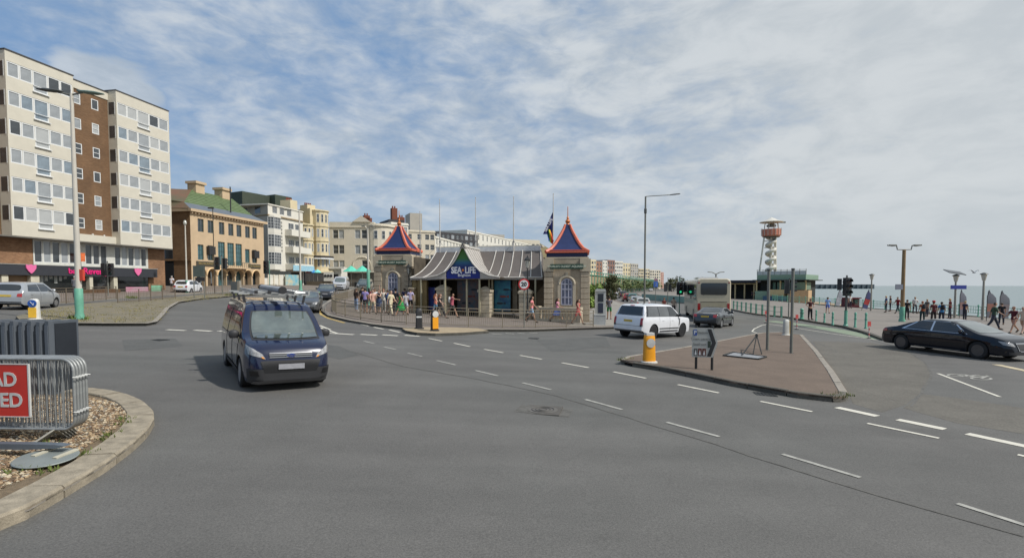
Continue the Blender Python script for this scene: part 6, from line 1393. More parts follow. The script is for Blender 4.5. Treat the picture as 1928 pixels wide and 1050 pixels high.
    # structure below
    pc = mat('cream slim post', lin((176, 168, 140)), .6)
    z0 = g(-3, 38) + .12
    for px, out in ((793, .0), (838, 1.4), (879, 1.0), (903, 1.3), (921, .0), (927, .0), (1008, .0)):
        s_ = FC.S(px, 560, out); MB().cbox(s_, -out, z0, .11, .11, 2.92 - z0).build('post', pc, r)
    dk = mat('dark mottled interior wall', lin((84, 76, 64)), .9, var=.4, scale=1.5)  # inner walls and ceiling in a dark mottled brown
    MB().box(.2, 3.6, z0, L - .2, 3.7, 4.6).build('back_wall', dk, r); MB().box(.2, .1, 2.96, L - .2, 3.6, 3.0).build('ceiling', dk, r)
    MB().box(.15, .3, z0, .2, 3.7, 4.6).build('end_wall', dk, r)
    gold_ = mat('golden stone pilaster', lin((140, 122, 84)), .85, var=.2, scale=2)
    for px, w_ in ((778, .34), (786, .22), (796, .42)): s_ = FC.S(px, 560, 0); MB().box(s_ - w_ / 2, .25, z0, s_ + w_ / 2, .6, 2.95).build('pilaster', gold_, r)
    for px0, px1, nm, c1, c2, yy in ((803, 819, 'poster', (84, 70, 150), (50, 86, 160), 1.0), (861, 903, 'window_mural', (40, 84, 104), (118, 84, 72), .35), (931, 961, 'sea_mural', (16, 62, 112), (50, 132, 144), .35)):
        a, b = FC.S(px0, 560, -yy), FC.S(px1, 560, -yy); mm = mat(nm.replace('_', ' ') + ' print', lin(c1), .5, col2=lin(c2), scale=1.7 if 'sea' in nm else 2.6)
        o = MB().box(a, yy, z0 + .35, b, yy + .05, 2.8 if nm != 'poster' else 2.3).build(nm, mm, r)
        if nm != 'poster':
            for k in range(3):      # fish silhouettes on the print
                cx, cz = a + (b - a) * (.35 + .2 * k), z0 + .9 + .5 * k; q = [(cx + .26 * math.cos(t_) , cz + .08 * math.sin(t_)) for t_ in np.linspace(.3, 2 * math.pi - .3, 12)] + [(cx + .42, cz - .1), (cx + .42, cz + .1)]
                MB().prism(q, yy - .02, yy - .005).build('fish_shape', mat('dark fish print', lin((12, 34, 52)), .5) if k % 2 == 0 else mat('red fish print', lin((110, 40, 34)), .5), o)
    for px, zt_ in ((835, 535), (914, 537), (990, 537)):
        out = .7; s_ = FC.S(px, 570, out); w_ = .40; zt = FC.Z(px, zt_, out); pr = thing('gate_pier', {835: 'stone gate pier left of the aquarium window mural', 914: 'stone gate pier right of the aquarium window mural, before the canopy', 990: 'stone gate pier behind the speed limit sign'}[px], 'pier')
        c_ = FC.mat_() @ Vector((s_, -out, 0)); pr.location = (c_.x, c_.y, g(c_.x, c_.y) + .10); pr.rotation_euler = (0, 0, FC.rz); hh = zt - pr.location.z
        bm_ = CH.setdefault('pierblock', MB().box(-w_, -w_, .012, w_, w_, .285).mesh('stone_block', STN2))
        n = int((hh - .35) / .3)
        for k in range(n): put('stone_block', bm_, pr, (0, 0, k * .3))
        MB().box(-w_ - .08, -w_ - .08, n * .3, w_ + .08, w_ + .08, n * .3 + .16).build('cap', STN2, pr); MB().lathe([((w_ + .06) * 1.414, 0), (w_ * .5, .22), (0, .26)], 4, c=(0, 0, n * .3 + .16), ph=.5).build('cap_top', STN2, pr)
    for k, px in enumerate((964, 975)): MB().box(FC.S(px, 560, -1), 1.2, z0 + .3, FC.S(px, 560, -1) + .34, 1.5, 2.9).build('pale_column', mat('pale inner column', lin((160, 148, 128)), .8), r)
    # wall and urn left of the entrance
    return FC
FC = canopy()
# flagpoles behind the roof
for i, (px, yt, nm) in enumerate(((792, 398, 'shortest flagpole, at the left end of the canopy'), (829, 375, 'second flagpole from the left spire'), (896, 372, 'flagpole rising above the gable sign'), (967, 370, 'bare flagpole between the gable and the flag'), (1041, 365, 'flagpole carrying the drooping blue flag'))):
    Yp = 41.5 - i * .7; x, y = px_at(px, Yp); zt = hgt(px, yt, x, y); r = thing('flagpole', 'white ' + nm, 'flagpole', (x, y, g(x, y) + .1), group='flagpoles behind the aquarium roof'); b_ = r.location.z
    MB().tube([(0, 0, 0), (0, 0, (zt - b_) * .62), (0, 0, zt - b_)], [.06, .05, .025], 8).build('pole', PIPE, r); MB().lathe([(0, -.05), (.05, 0), (0, .05)], 8, c=(0, 0, zt - b_)).build('finial', PIPE, r); MB().lathe([(.075, 0), (.075, .09)], 8, c=(0, 0, (zt - b_) * .62)).build('collar', mat('grey collar', (.2, .2, .2)), r)
    if i in (1, 2, 3):
        for sg in (-1, 1): MB().tube([(0, 0, (zt - b_) * .62), (sg * 2.2, .4, (zt - b_) * .36)], .009, 4).build('stay_wire', mat('grey collar', (.2, .2, .2)), r)
def flag():
    x, y = px_at(1041, 38.7); r = thing('flag', 'dark blue flag with white letters and rainbow stripes hanging from the right flagpole', 'flag', (x, y, 0)); z = lambda py: hgt(1041, py, x, y)
    m1 = mat('navy flag cloth', lin((26, 34, 96)), .85, var=.15, scale=4)
    def fb(a, b): 
        xx = -.03 - b * (.12 + .62 * a); return (xx, .12 * math.sin(7 * a + 5 * b) * b, z(399) + (z(441) - z(399)) * a * (1 - .0 * b) + b * -.25 * (1 - a))
    MB().grid(fb, 10, 8).build('field', m1, r, smooth=60)
    for i, c in enumerate(((200, 40, 40), (226, 120, 40), (220, 200, 60), (40, 130, 70), (40, 70, 170))):
        def f2(a, b, i=i): t = (i + b) / 5; return (-.02 - .50 * t * (1 - .35 * a), .08 * math.sin(6 * a + 6 * t), z(432) + (z(460 - 6 * t) - z(432)) * a)
        MB().grid(f2, 8, 2).build('stripe', cloth(c), r, smooth=60)
    o = lettering('SEA LIFE', .30, mat('white sign letters', (1, 1, 1)), r, (-.36, -.12, z(424)), (0, R(-62), 0), ext=.004, bold=.006)
flag()
# lanterns
M_IRON = mat('black painted iron', (.02, .022, .022), .5, var=.1); M_GLS = mat('lantern glass', lin((190, 190, 180)), .15, var=.1, coat=1.)
def lantern(p, parent, s=1.):
    MB().lathe([(.07 * s, 0), (.10 * s, .05 * s), (.17 * s, .50 * s), (.20 * s, .52 * s)], 6, c=p).build('lamp_glass', M_GLS, parent)
    o = MB(); o.lathe([(.22 * s, .52 * s), (.24 * s, .56 * s), (.13 * s, .70 * s), (.05 * s, .76 * s), (.02 * s, .88 * s)], 6, c=p); o.build('lamp_roof', M_IRON, parent)
    o = MB()
    for k in range(6): t_ = math.pi * k / 3; o.beam((p[0] + .08 * s * math.cos(t_), p[1] + .08 * s * math.sin(t_), p[2]), (p[0] + .185 * s * math.cos(t_), p[1] + .185 * s * math.sin(t_), p[2] + .52 * s), .018)
    o.build('lamp_frame', M_IRON, parent)
x, y = px_at(993, 35.0); r = thing('lantern_post', 'black iron lantern post behind the speed limit sign', 'lamp', (x, y, g(x, y) + .12)); zt = hgt(993, 505, x, y) - r.location.z; MB().lathe([(.13, 0), (.13, .5), (.07, .6), (.05, 1.5), (.07, 1.55), (.045, 1.65), (.04, zt)], 8).build('post', M_IRON, r); lantern((0, 0, zt), r)
x, y = px_at(770, 40.0); r = thing('wall_lantern', 'black bracket lantern on the right corner of the left tower', 'lamp', (x, y, g(x, y) + 2.9)); MB().tube([(0, .25, -.35), (0, 0, -.1), (0, 0, .1)], .03, 6).build('bracket', M_IRON, r); MB().tube([(0, .0, -1.2), (0, 0, .1)], .03, 6).build('rod', M_IRON, r); lantern((0, 0, .1), r, .95)
# balustrade
def balustrade():
    A, B = gp(1012, 606), gp(1094, 613); F = Fac(A, B); r = thing('balustrade', 'stone balustrade in front of the right aquarium tower', 'balustrade', (*A, g(*A) + .1), F.rz); L = F.L
    MB().box(0, -.14, 0, L, .14, .16).build('plinth', STN2, r); MB().box(0, -.15, .80, L, .15, .93).build('rail', STN2, r)
    bm_ = MB().lathe([(.06, .0), (.07, .05), (.045, .12), (.09, .28), (.05, .46), (.04, .55), (.07, .60), (.06, .64)], 8).mesh('baluster', STN2, 40)
    for k in range(int(L / .24)): put('baluster', bm_, r, (.2 + k * .24, 0, .16))
    for x in (-.02, L - .2): MB().box(x, -.17, 0, x + .24, .17, 1.0).build('end_pier', STN2, r)
balustrade()
# stone planter with pale flowers by the left tower (pale urn)
x, y = gp(777, 578); x, y = px_at(776, 38.9); r = thing('stone_urn', 'pale stone urn on a pier between the left tower and the canopy', 'urn', (x, y, g(x, y) + .1)); MB().box(-.3, -.3, 0, .3, .3, 1.35).build('pier', STN2, r); MB().lathe([(.16, 0), (.10, .1), (.30, .4), (.34, .5), (.28, .52)], 12, c=(0, 0, 1.35)).build('bowl', STN2, r, smooth=40)
# ------------------------------------------------------------------ road markings
LM = MB
def dash(p, q, w=.12, m=None, name='lane_dash', lift=.009):
    mb = MB(); strip(mb, [gp(*p), gp(*q)], w, lift); mb.build(name, m or M_LINE, road, fix=True)
for a in (((314, 620.5), (349, 622.3)), ((366, 621.5), (398, 623.5)), ((411, 623), (440, 625)), ((636, 628), (666, 630)), ((679, 629.3), (710, 631)), ((720, 630.3), (749, 632)), ((762, 631), (790, 633))): dash(*a, w=.26)
for a in (((617, 594), (627, 596.3)), ((630, 597.3), (639, 600)), ((642, 601), (654, 604.2)), ((659, 605.5), (672, 608.4)), ((679, 610), (694.5, 613.7)), ((704, 615.8), (722, 619.5)), ((733, 621), (753, 625.5))): dash(*a, w=.16)
for a in (((807, 637), (832, 642)), ((854.6, 646), (885, 652.5)), ((911.6, 657.5), (947.5, 664)), ((979, 669), (1020, 676.3)), ((1058, 683), (1108, 692)), ((1155, 700), (1216, 712)), ((1276, 724), (1353.6, 739.7)), ((1431.6, 755.5), (1529, 775)), ((1633, 797), (1768, 825)), ((1916, 856), (2010, 876))): dash(*a, w=.11)
for a in (((685, 642), (705, 647)), ((722.5, 653), (746, 658)), ((768, 664.7), (795, 671)), ((822, 678.7), (858, 687)), ((895, 697.4), (938, 707.6)), ((984, 720.7), (1037.6, 733.8)), ((1102, 752), (1171, 771)), ((1255, 795), (1354, 822)), ((1473, 855), (1620, 899)), ((1802, 948), (1940, 992))): dash(*a, w=.09, m=M_LINEF)
for a in (((1576, 767), (1652, 783.5)), ((1690, 789.8), (1779, 808)), ((1821, 816.5), (1935, 841))): dash(*a, w=.24)
for a in (((586, 611), (636, 628)), ((599, 624.5), (634, 628.5)), ((602, 612.5), (622, 621))): dash(*a, w=.14, name='hatch_line')
for a in (((893, 621.8), (916, 623.2)), ): dash(*a, w=.3)
for a in (((925, 628), (945, 629.6)), ((952, 627.3), (968, 628.6)), ((974, 626.8), (988, 628)), ((996, 626.3), (1012, 627))): dash(*a, w=.16, m=M_LINEF)
for a in (((1352, 649), (1401, 638.5)), ((1401, 638.5), (1436, 631)), ((1436, 631), (1416, 624)), ((1416, 624), (1420, 619)), ((1420, 619), (1434, 612.5)), ((1434, 612.5), (1446, 610)), ((1182, 681), (1296, 659.5)), ((1296, 659.5), (1352, 649))): dash(*a, w=.09, name='edge_line')
dash((1354, 648.5), (1364, 646), w=.3, name='lane_arrow_piece'); dash((1446, 609.5), (1480, 614.5), w=.1, name='edge_line'); dash((1480, 614.5), (1560, 627), w=.1, name='edge_line'); dash((1560, 627), (1668, 642), w=.1, name='edge_line')
dash((1766, 703), (1882, 747), w=.10, name='edge_line'); dash((1875, 686), (1960, 704), w=.3, m=mat('cream road paint', lin((190, 176, 146)), .8, var=.2, scale=5), name='edge_line')
mb = MB(); strip(mb, P((1448, 604), (1500, 610), (1560, 619), (1620, 630), (1668, 639.5)), 1.35, .006); mb.build('cycle_lane', M_GRNL, road)
# bicycle symbol
bs = MB(); A = Vector(gp(1786, 704)); B_ = Vector(gp(1866, 715)); dv = (B_ - A); ln = dv.length; dv.normalize(); nv = Vector((-dv.y, dv.x))
def bpnt(a, b): q = A + dv * a * ln + nv * b; return (q.x, q.y)
for c_ in (.22, .78):
    q = [bpnt(c_ + .17 * math.cos(t), .34 * math.sin(t) * 1.2) for t in np.linspace(0, 2 * math.pi, 15)]; strip(bs, q, .07, .009, step=9)
for q in (((.22, 0), (.42, .62)), ((.42, .62), (.66, .55)), ((.66, .55), (.78, 0)), ((.50, 0), (.42, .62)), ((.50, 0), (.66, .55)), ((.22, 0), (.50, 0)), ((.66, .55), (.63, .85)), ((.56, .85), (.68, .85)), ((.36, .72), (.48, .72))): strip(bs, [bpnt(*q[0]), bpnt(*q[1])], .07, .009, step=9)
bs.build('cycle_symbol', M_LINEF, road)
# yellow lines round the aquarium corner
for off in (0, .22):
    q = P((690, 556), (640, 566), (612, 577), (603, 584), (606, 592), (620, 599), (650, 607.5)); mb = MB(); strip(mb, [(a + (-.0 - off * .0), b - off * 1.0) for a, b in q], .09, .009); mb.build('yellow_line', M_YEL, road)
# seams, patches and a manhole
def rough_strip(pts, w, m, name, lift=.006, j=.25):
    q = P(*pts); out = []
    for a, b in zip(q[:-1], q[1:]):
        n = max(2, int(math.dist(a, b) / .5)); out += [(a[0] + (b[0] - a[0]) * i / n + random.uniform(-j, j) * .12, a[1] + (b[1] - a[1]) * i / n + random.uniform(-j, j) * .12) for i in range(n)]
    mb = MB(); strip(mb, out + [q[-1]], w, lift, step=9); mb.build(name, m, road)
M_SEAM = mat('dark sealed road joint', lin((92, 90, 85)), .9, var=.3, scale=5, fine=.35)
rough_strip(((640, 655), (760, 690), (900, 714), (1050, 745), (1180, 785), (1350, 838), (1560, 905), (1928, 1010)), .035, M_SEAM, 'road_joint')
rough_strip(((1640, 640), (1700, 655), (1740, 680), (1755, 705), (1735, 740), (1715, 765)), .06, M_SEAM, 'road_joint')
rough_strip(((1540, 645), (1560, 655), (1575, 662), (1545, 668), (1600, 672)), .05, M_SEAM, 'road_joint')
def ring_patch(px0, px1, name, m, lift, w2, w1=None, rz=None, n=4):
    a, b = Vector(gp(*px0)), Vector(gp(*px1)); d = (b - a).normalized(); nn = Vector((-d.y, d.x)); c = (a + b) / 2; L2 = (b - a).length / 2; q = [c - d * L2 - nn * w2, c + d * L2 - nn * w2, c + d * L2 + nn * w2, c - d * L2 + nn * w2]
    return draped(name, [(p.x, p.y) for p in q], lift, m, parent=road, step=2.)
ring_patch((975, 768), (1075, 778), 'tarmac_patch', M_SEAM, .004, .30)
M_WORN = mat('worn brownish asphalt', lin((98, 94, 86)), .9, var=.14, scale=1.2, fine=.22, bump=.4); M_REP = mat('newer repair asphalt', lin((86, 86, 83)), .88, var=.12, scale=1.5, fine=.22, bump=.4)
draped('worn_surface', P((1530, 642), (1640, 645), (1700, 657), (1742, 684), (1752, 706), (1735, 738), (1705, 762), (1660, 776), (1606, 760), (1598, 740), (1560, 685)), .004, M_WORN, parent=road, step=2.)
draped('worn_surface', P((1700, 768), (1738, 742), (1790, 748), (1928, 768), (2010, 790), (2010, 830), (1800, 796)), .004, M_WORN, parent=road, step=2.)
draped('repair_patch', P((556, 640), (640, 652), (676, 668), (640, 676), (560, 660)), .004, M_REP, parent=road, step=2.)
draped('repair_patch', P((1010, 640), (1140, 634), (1150, 652), (1040, 662)), .004, M_REP, parent=road, step=2.)
draped('repair_patch', P((230, 640), (330, 637), (345, 652), (235, 660)), .004, M_REP, parent=road, step=2.)
for px, py in ((1004, 637), (300, 640), (1440, 742)):      # gully grates
    q = gp(px, py); dg_ = thing('drain_grate', {1004: 'small iron drain grate in the road before the right tower', 300: 'small iron drain grate by the corner of the weedy island', 1440: 'small iron drain grate under the kerb of the brown island'}[px], 'drain', (*q, g(*q) + .006), R(-15)); MB().box(-.25, -.2, -.02, .25, .2, .003).build('frame', M_IRON, dg_)
    for k in range(6): MB().box(-.22 + k * .08, -.17, .003, -.19 + k * .08, .17, .012).build('bar', M_IRON, dg_)
c_ = gp(1022, 772); mh = thing('manhole_cover', 'worn iron manhole cover in its dark patch in the middle of the road', 'manhole cover', (*c_, g(*c_) + .008), R(-12)); MB().box(-.36, -.36, -.02, .36, .36, .004).build('frame', mat('rusty iron frame', lin((84, 80, 74)), .7, var=.2), mh)
MB().lathe([(.30, .0), (.30, .010), (.0, .010)], 28).build('lid', mat('worn iron lid', lin((96, 92, 86)), .6, var=.25, scale=14), mh)
for rr in (.08, .15, .22): MB().tube([(rr * math.cos(t), rr * math.sin(t), .012) for t in np.linspace(0, 2 * math.pi, 25)], .008, 4).build('raised_ring', mat('dark iron relief', lin((62, 60, 56)), .6), mh)
# ------------------------------------------------------------------ gravel and the things stored on the roundabout
def gravel():
    rs = np.random.RandomState(4); cpx = [gp(*p) for p in ((0, 940), (60, 912), (120, 880), (175, 848), (215, 822), (240, 800), (243, 786), (228, 772), (200, 764), (160, 758), (100, 757), (0, 764), (-60, 772), (-140, 800), (-160, 1000))]
    xs_ = np.array([p[0] for p in cpx]); ys_ = np.array([p[1] for p in cpx]); n = 17000; pts = np.stack([rs.uniform(xs_.min(), xs_.max(), n), rs.uniform(ys_.min(), ys_.max(), n)], 1); ins = np.zeros(n, bool); j = len(xs_) - 1
    for i in range(len(xs_)):
        c = ((ys_[i] > pts[:, 1]) != (ys_[j] > pts[:, 1])) & (pts[:, 0] < (xs_[j] - xs_[i]) * (pts[:, 1] - ys_[i]) / (ys_[j] - ys_[i] + 1e-12) + xs_[i]); ins ^= c; j = i
    pts = pts[ins]; k = len(pts); base = np.array([(1, 0, 0), (-1, 0, 0), (0, 1, 0), (0, -1, 0), (0, 0, 1), (.6, .6, .5), (-.6, .6, .5), (-.6, -.6, .5), (.6, -.6, .5)]); F = [(4, 5, 8), (4, 6, 5), (4, 7, 6), (4, 8, 7), (0, 5, 2), (0, 8, 5), (0, 3, 8), (2, 6, 5), (2, 6, 1), (1, 7, 6), (1, 3, 7), (3, 8, 7)]
    z = g_arr(pts[:, 0], pts[:, 1]) + .10; V = np.zeros((k, 9, 3)); a = rs.uniform(0, 6.28, k); s = rs.uniform(.010, .026, k) * rs.choice([1, 1, 1.35], k); jt = rs.uniform(.75, 1.25, (k, 9, 3)); b = base[None] * jt * s[:, None, None] * np.stack([rs.uniform(.8, 1.3, k), rs.uniform(.7, 1., k), rs.uniform(.5, .85, k)], 1)[:, None, :]
    V[..., 0] = pts[:, 0, None] + b[..., 0] * np.cos(a)[:, None] - b[..., 1] * np.sin(a)[:, None]; V[..., 1] = pts[:, 1, None] + b[..., 0] * np.sin(a)[:, None] + b[..., 1] * np.cos(a)[:, None]; V[..., 2] = z[:, None] + b[..., 2] + .004
    f = (np.array(F)[None] + (np.arange(k) * 9)[:, None, None]).reshape(-1, 3); me = bpy.data.meshes.new('gravel'); me.from_pydata(V.reshape(-1, 3).tolist(), [], f.tolist())
    ms = [mat('gravel tan', lin((160, 138, 108)), .9, var=.2, scale=30), mat('gravel brown', lin((126, 102, 78)), .9, var=.2, scale=30), mat('gravel grey', lin((140, 134, 122)), .9, var=.2, scale=30), mat('gravel cream', lin((186, 172, 146)), .9, var=.15, scale=30), mat('gravel dark', lin((92, 76, 60)), .9)]
    for m in ms: me.materials.append(m)
    me.polygons.foreach_set('material_index', np.repeat(rs.choice(5, k, p=[.32, .24, .16, .16, .12]), 12)); put('gravel', me, rb, kind='stuff')
gravel()
def weeds(parent, spots, m, name='weeds', h=.07, n=40, sp=.18, blade=.012):
    rs = random.Random(9)
    mb = MB()
    for (x, y) in spots:
        for k in range(n):
            a, r_ = rs.uniform(0, 6.28), rs.random() ** .5 * sp; bx, by = x + r_ * math.cos(a), y + r_ * math.sin(a); z = g(bx, by) + .11; hh = h * rs.uniform(.4, 1.2); lx, ly = rs.uniform(-.6, .6) * hh, rs.uniform(-.6, .6) * hh; c, s = math.cos(a) * blade, math.sin(a) * blade
            mb.poly([(bx - c, by - s, z), (bx + c, by + s, z), (bx + lx, by + ly, z + hh)])
    return mb.build(name, m, parent, kind='stuff', fix=False)
GRS = mat('green weeds', lin((96, 108, 52)), .9, var=.25, scale=6); GRSB = mat('dry grass tufts', lin((132, 124, 78)), .9, var=.25, scale=6)
weeds(rb, P((232, 812), (238, 802), (215, 832), (150, 876), (168, 868), (90, 905), (30, 905), (200, 842), (100, 850)), GRS, n=26, sp=.12)
rs = random.Random(2); weeds(isl, P((1172, 684), (1180, 682), (1590, 752), (1575, 755), (1560, 754)), GRS, 'weeds', .08, 40, .22)
ci = bpy.data.objects['cobbled_island']
sp_ = []
for _ in range(420):
    px = rs.uniform(60, 520); 
    lo = np.interp(px, [60, 110, 290, 303, 330, 440, 520], [598, 611, 611, 597, 573, 559, 554]); hi = np.interp(px, [60, 170, 330, 520], [593, 575, 562, 551]); sp_.append(gp(px, hi + (lo - hi) * rs.random()))
weeds(ci, sp_, GRSB, 'grass_tufts', .07, 9, .25, .02); weeds(ci, P((245, 563), (250, 564), (150, 606), (145, 604), (430, 558), (448, 557)), GRS, 'weeds', .22, 60, .35, .02)
# crowd barriers, stacked one against another
GALV = mat('galvanised steel', lin((150, 152, 150)), .45, metal=.35, var=.12, scale=12)
def crowd_barriers():
    # bottom rail of the nearest barrier runs from the left edge to px (110, 805); radius corners about 0.2 m
    g0 = gp(90, 846); base = Vector((g0[0], g0[1], g(*g0) + .1))
    Yb = base.y - .0
    zr0 = hgt(100, 808, base.x, Yb); zr1 = hgt(100, 676, base.x, Yb); H = zr1 - zr0; xr = ray(140, 740); xr = xr.x / xr.y * Yb
    lab = ['nearest of the stacked steel crowd barriers, with the red closed-road sign on it', 'second steel crowd barrier from the front of the stack', 'third steel crowd barrier from the front of the stack', 'fourth steel crowd barrier from the front, just before the last', 'rearmost of the stacked steel crowd barriers']
    for i in range(5):
        dx_, dy_ = -.014 * i, .065 * i; r = thing('crowd_barrier', lab[i], 'barrier', (xr + dx_, Yb + dy_, 0), R(-3 + .15 * i), 'stacked steel crowd barriers'); Lb = 2.25; rad = .16; zs, zt = zr0, zr1 + .0
        q = [(-Lb + rad, 0, zs), (-rad, 0, zs)] + [(-rad + rad * math.sin(t), 0, zs + rad - rad * math.cos(t)) for t in np.linspace(.2, math.pi / 2, 5)] + [(-rad + rad * math.cos(t), 0, zt - rad + rad * math.sin(t)) for t in np.linspace(0, math.pi / 2, 6)] + [(-Lb + rad, 0, zt)] + [(-Lb + rad - rad * math.sin(t), 0, zt - rad + rad * math.cos(t)) for t in np.linspace(.2, math.pi / 2, 4)] + [(-Lb, 0, zs + rad), (-Lb + rad, 0, zs)]
        MB().tube(q, .019, 8, cap=False).build('frame', GALV, r, smooth=60)
        bar = CH.setdefault('bbar', MB().tube([(0, 0, zs), (0, 0, zt)], .0065, 5).mesh('upright_bar', GALV))
        for k in range(18): put('upright_bar', bar, r, (-.16 - k * .115, 0, 0), (0, R(rs.uniform(-.6, .6)), 0))
        for z in (zs + .25 * H, zs + .74 * H): MB().tube([(0.0, -.01, z), (.035, -.05, z + .01), (.075, -.01, z)], .009, 5).build('hook', GALV, r)
        gz = g(xr, Yb) + .1
        for xx in (-.30, -1.8): MB().beam((xx, 0, zs), (xx - .18, -.20, gz + .01), .05, .012).beam((xx, 0, zs), (xx - .05, .22, gz + .01), .05, .012).build('foot', mat('worn white foot', lin((176, 172, 160)), .7, var=.2, scale=12), r)
    # closed road sign
    s = thing('road_closed_sign', 'red sign with white capitals fixed to the nearest crowd barrier', 'sign', (xr, Yb, 0), R(-3)); xe = (ray(55, 730).x / ray(55, 730).y) * Yb - xr; zt_, zb_ = hgt(30, 686, xr, Yb), hgt(30, 783, xr, Yb)
    MB().box(xe - 1.02, -.045, zb_, xe, -.035, zt_).build('panel', mat('red reflective sign', lin((196, 52, 40)), .45, var=.1, scale=3), s); w_ = mat('white border', lin((200, 200, 196)), .5)
    for b in ((xe - 1.04, zb_ - .012, xe + .018, zb_ + .0), (xe - 1.04, zt_, xe + .018, zt_ + .012), (xe - .0, zb_, xe + .02, zt_)): MB().box(b[0], -.05, b[1], b[2], -.03, b[3]).build('border', w_, s)
    hS = zt_ - zb_
    for t_, zz, in (('ROAD', .70), ('CLOSED', .30)):
        o = lettering(t_, hS * .38, w_, s, (xe - .08, -.048, zb_ + hS * zz), 0, ext=.002, bold=.006, align='RIGHT')
        if t_ == 'ROAD': o.location.x = xe - .15
    return xr, Yb
BX, BY = crowd_barriers()
# grey ribbed plastic barriers (stack of separator slabs) behind
def ribbed():
    m = mat('dark slate plastic', lin((84, 90, 97)), .5, var=.12, scale=3); n = 7
    xa, Ya = gp(108, 752); ztop = hgt(50, 604, 0, Ya); z0 = g(xa, Ya) + .1
    xl = ray(-40, 700).x / ray(-40, 700).y * Ya; w = (xa - xl) / 9
    for k in range(9):
        x = xl + w * k; r = thing('ribbed_panel', ('rightmost' if k == 8 else ['', 'leftmost visible', 'second', 'third', 'fourth', 'fifth', 'sixth', 'seventh', 'rightmost'][k] if k else 'partly cropped') + ' upright dark grey ribbed plastic panel behind the crowd barriers', 'panel', (x, Ya, z0), R(-4), 'upright grey plastic panels'); h = ztop - z0 - .02 * (k % 2)
        MB().prism([(0.01, 0), (w * .25, -.06), (w * .7, -.06), (w * .92, 0), (w * .92, .5), (.01, .5)], 0, h, 'xy').build('panel', m, r); MB().box(w * .92, .02, .05, w + .0, .45, h - .05).build('side_fin', mat('blackish plastic', lin((42, 46, 52)), .5), r)
        MB().box(w * .28, -.075, h * .08, w * .66, -.061, h - .08).build('rib', mat('lighter slate plastic', lin((88, 94, 102)), .5), r)
ribbed()
# round sign base lying in the gravel
x, y = gp(88, 886); r = thing('sign_base_plate', 'grey round sign lying face down in the gravel by the kerb', 'sign', (x, y, g(x, y) + .15), R(-8)); r.rotation_euler = (R(4), R(2), R(-8))
MB().lathe([(.32, 0), (.33, .012), (.32, .02)], 32, sx=1., sy=.9).build('disc', mat('grey aluminium back', lin((140, 146, 142)), .5, metal=.3, var=.1), r)
for xx in (-.16, .14): MB().box(xx - .03, -.02, .02, xx + .03, .26, .035).build('clip', mat('pale bracket', lin((186, 180, 160)), .6), r)
x, y = gp(40, 872); r = thing('metal_trim', 'long bent grey metal strip lying across the gravel', 'metal strip', (x, y, g(x, y) + .19), R(-2)); MB().prism([(-1.1, 0), (.1, 0), (.5, .02), (.62, .05), (.5, .065), (.1, .07), (-1.1, .07)], -.05, .05).build('strip', mat('blue grey metal', lin((104, 112, 120)), .5, metal=.4, var=.15), r)
# ------------------------------------------------------------------ street furniture
TURQ = mat('turquoise painted iron', lin((104, 164, 140)), .5, var=.1, scale=5); WHT = mat('off white lamp paint', lin((196, 190, 178)), .55, var=.06, scale=2); GREY = mat('galvanised grey post', lin((118, 118, 110)), .55, var=.1, scale=3); GDK = mat('dark grey lamp steel', lin((78, 80, 78)), .55); TURD = mat('darker turquoise rail', lin((88, 138, 120)), .5, var=.12, scale=5)
def ground_thing(name, label, cat, px, py, rz=0., group=None, lift=.12, xy=None):
    x, y = xy or gp(px, py, lift); r = thing(name, label, cat, (x, y, g(x, y) + lift), rz, group); return r
def topz(r, px, py): return hgt(px, py, r.location.x, r.location.y) - r.location.z
# bollards: orange by the big island
def lit_bollard(label, px, py, ytop, rz, face, dark=False, disc=None, base='plinth', lift=.12):
    r = ground_thing('traffic_bollard', label, 'bollard', px, py, rz, lift=lift); h = topz(r, px, ytop); w, d = h * (.16 if dark else .19), h * .13
    sh = MB(); rows = [(1.0, .06), (1.0, .10), (.93, .5), (.88, .82), (.80, .93), (.55, .985), (.2, 1.0)]
    for sc_, z in rows: sh.v += [(w * sc_ * a, d * sc_ * b, z * h) for a, b in ((-1, -.7), (-.7, -1), (.7, -1), (1, -.7), (1, .7), (.7, 1), (-.7, 1), (-1, .7))]
    for i in range(len(rows) - 1):
        for k in range(8): sh.f.append((i * 8 + k, i * 8 + (k + 1) % 8, (i + 1) * 8 + (k + 1) % 8, (i + 1) * 8 + k)); sh.m.append(0)
    sh.f.append(tuple(range(8))[::-1]); sh.m.append(0); sh.f.append(tuple(len(sh.v) - 8 + k for k in range(8))); sh.m.append(0); sh.build('shell', face, r, smooth=35)
    MB().lathe([(w * 1.5, 0), (w * 1.5, .05 * h), (w * 1.2, .07 * h)], 16, sy=.75).build('base', mat('white base', lin((196, 194, 186)), .6) if not dark else M_BLK, r)
    return r, h, w, d
ORN = mat('orange yellow bollard shell', lin((236, 160, 30)), .45, var=.06, scale=4)
r, h, w, d = lit_bollard('orange and yellow bollard at the tip of the brown triangular island', 1222, 683, 627, R(8), ORN); o = MB().lathe([(0, -.012), (h * .15, -.01), (h * .15, .01)], 24).build('disc', mat('pale blank disc', lin((186, 186, 182)), .5), r); o.rotation_euler = (R(-90), 0, 0); o.location = (0, -d * .9 - .02, h * .68); MB().box(-w * .72, -d * .84, h * .93, w * .72, d * .84, h * 1.02).build('cap', mat('white cap', lin((206, 204, 198)), .5), r)
r, h, w, d = lit_bollard('white and yellow bollard with blue arrow disc behind the grey panels', 66, 602, 562, R(20), mat('white bollard shell', lin((214, 212, 204)), .45)); MB().box(-w * .93, -d - .03, h * .12, w * .6, -d + .01, h * .58).build('yellow_panel', mat('yellow panel', lin((232, 184, 60)), .5), r)
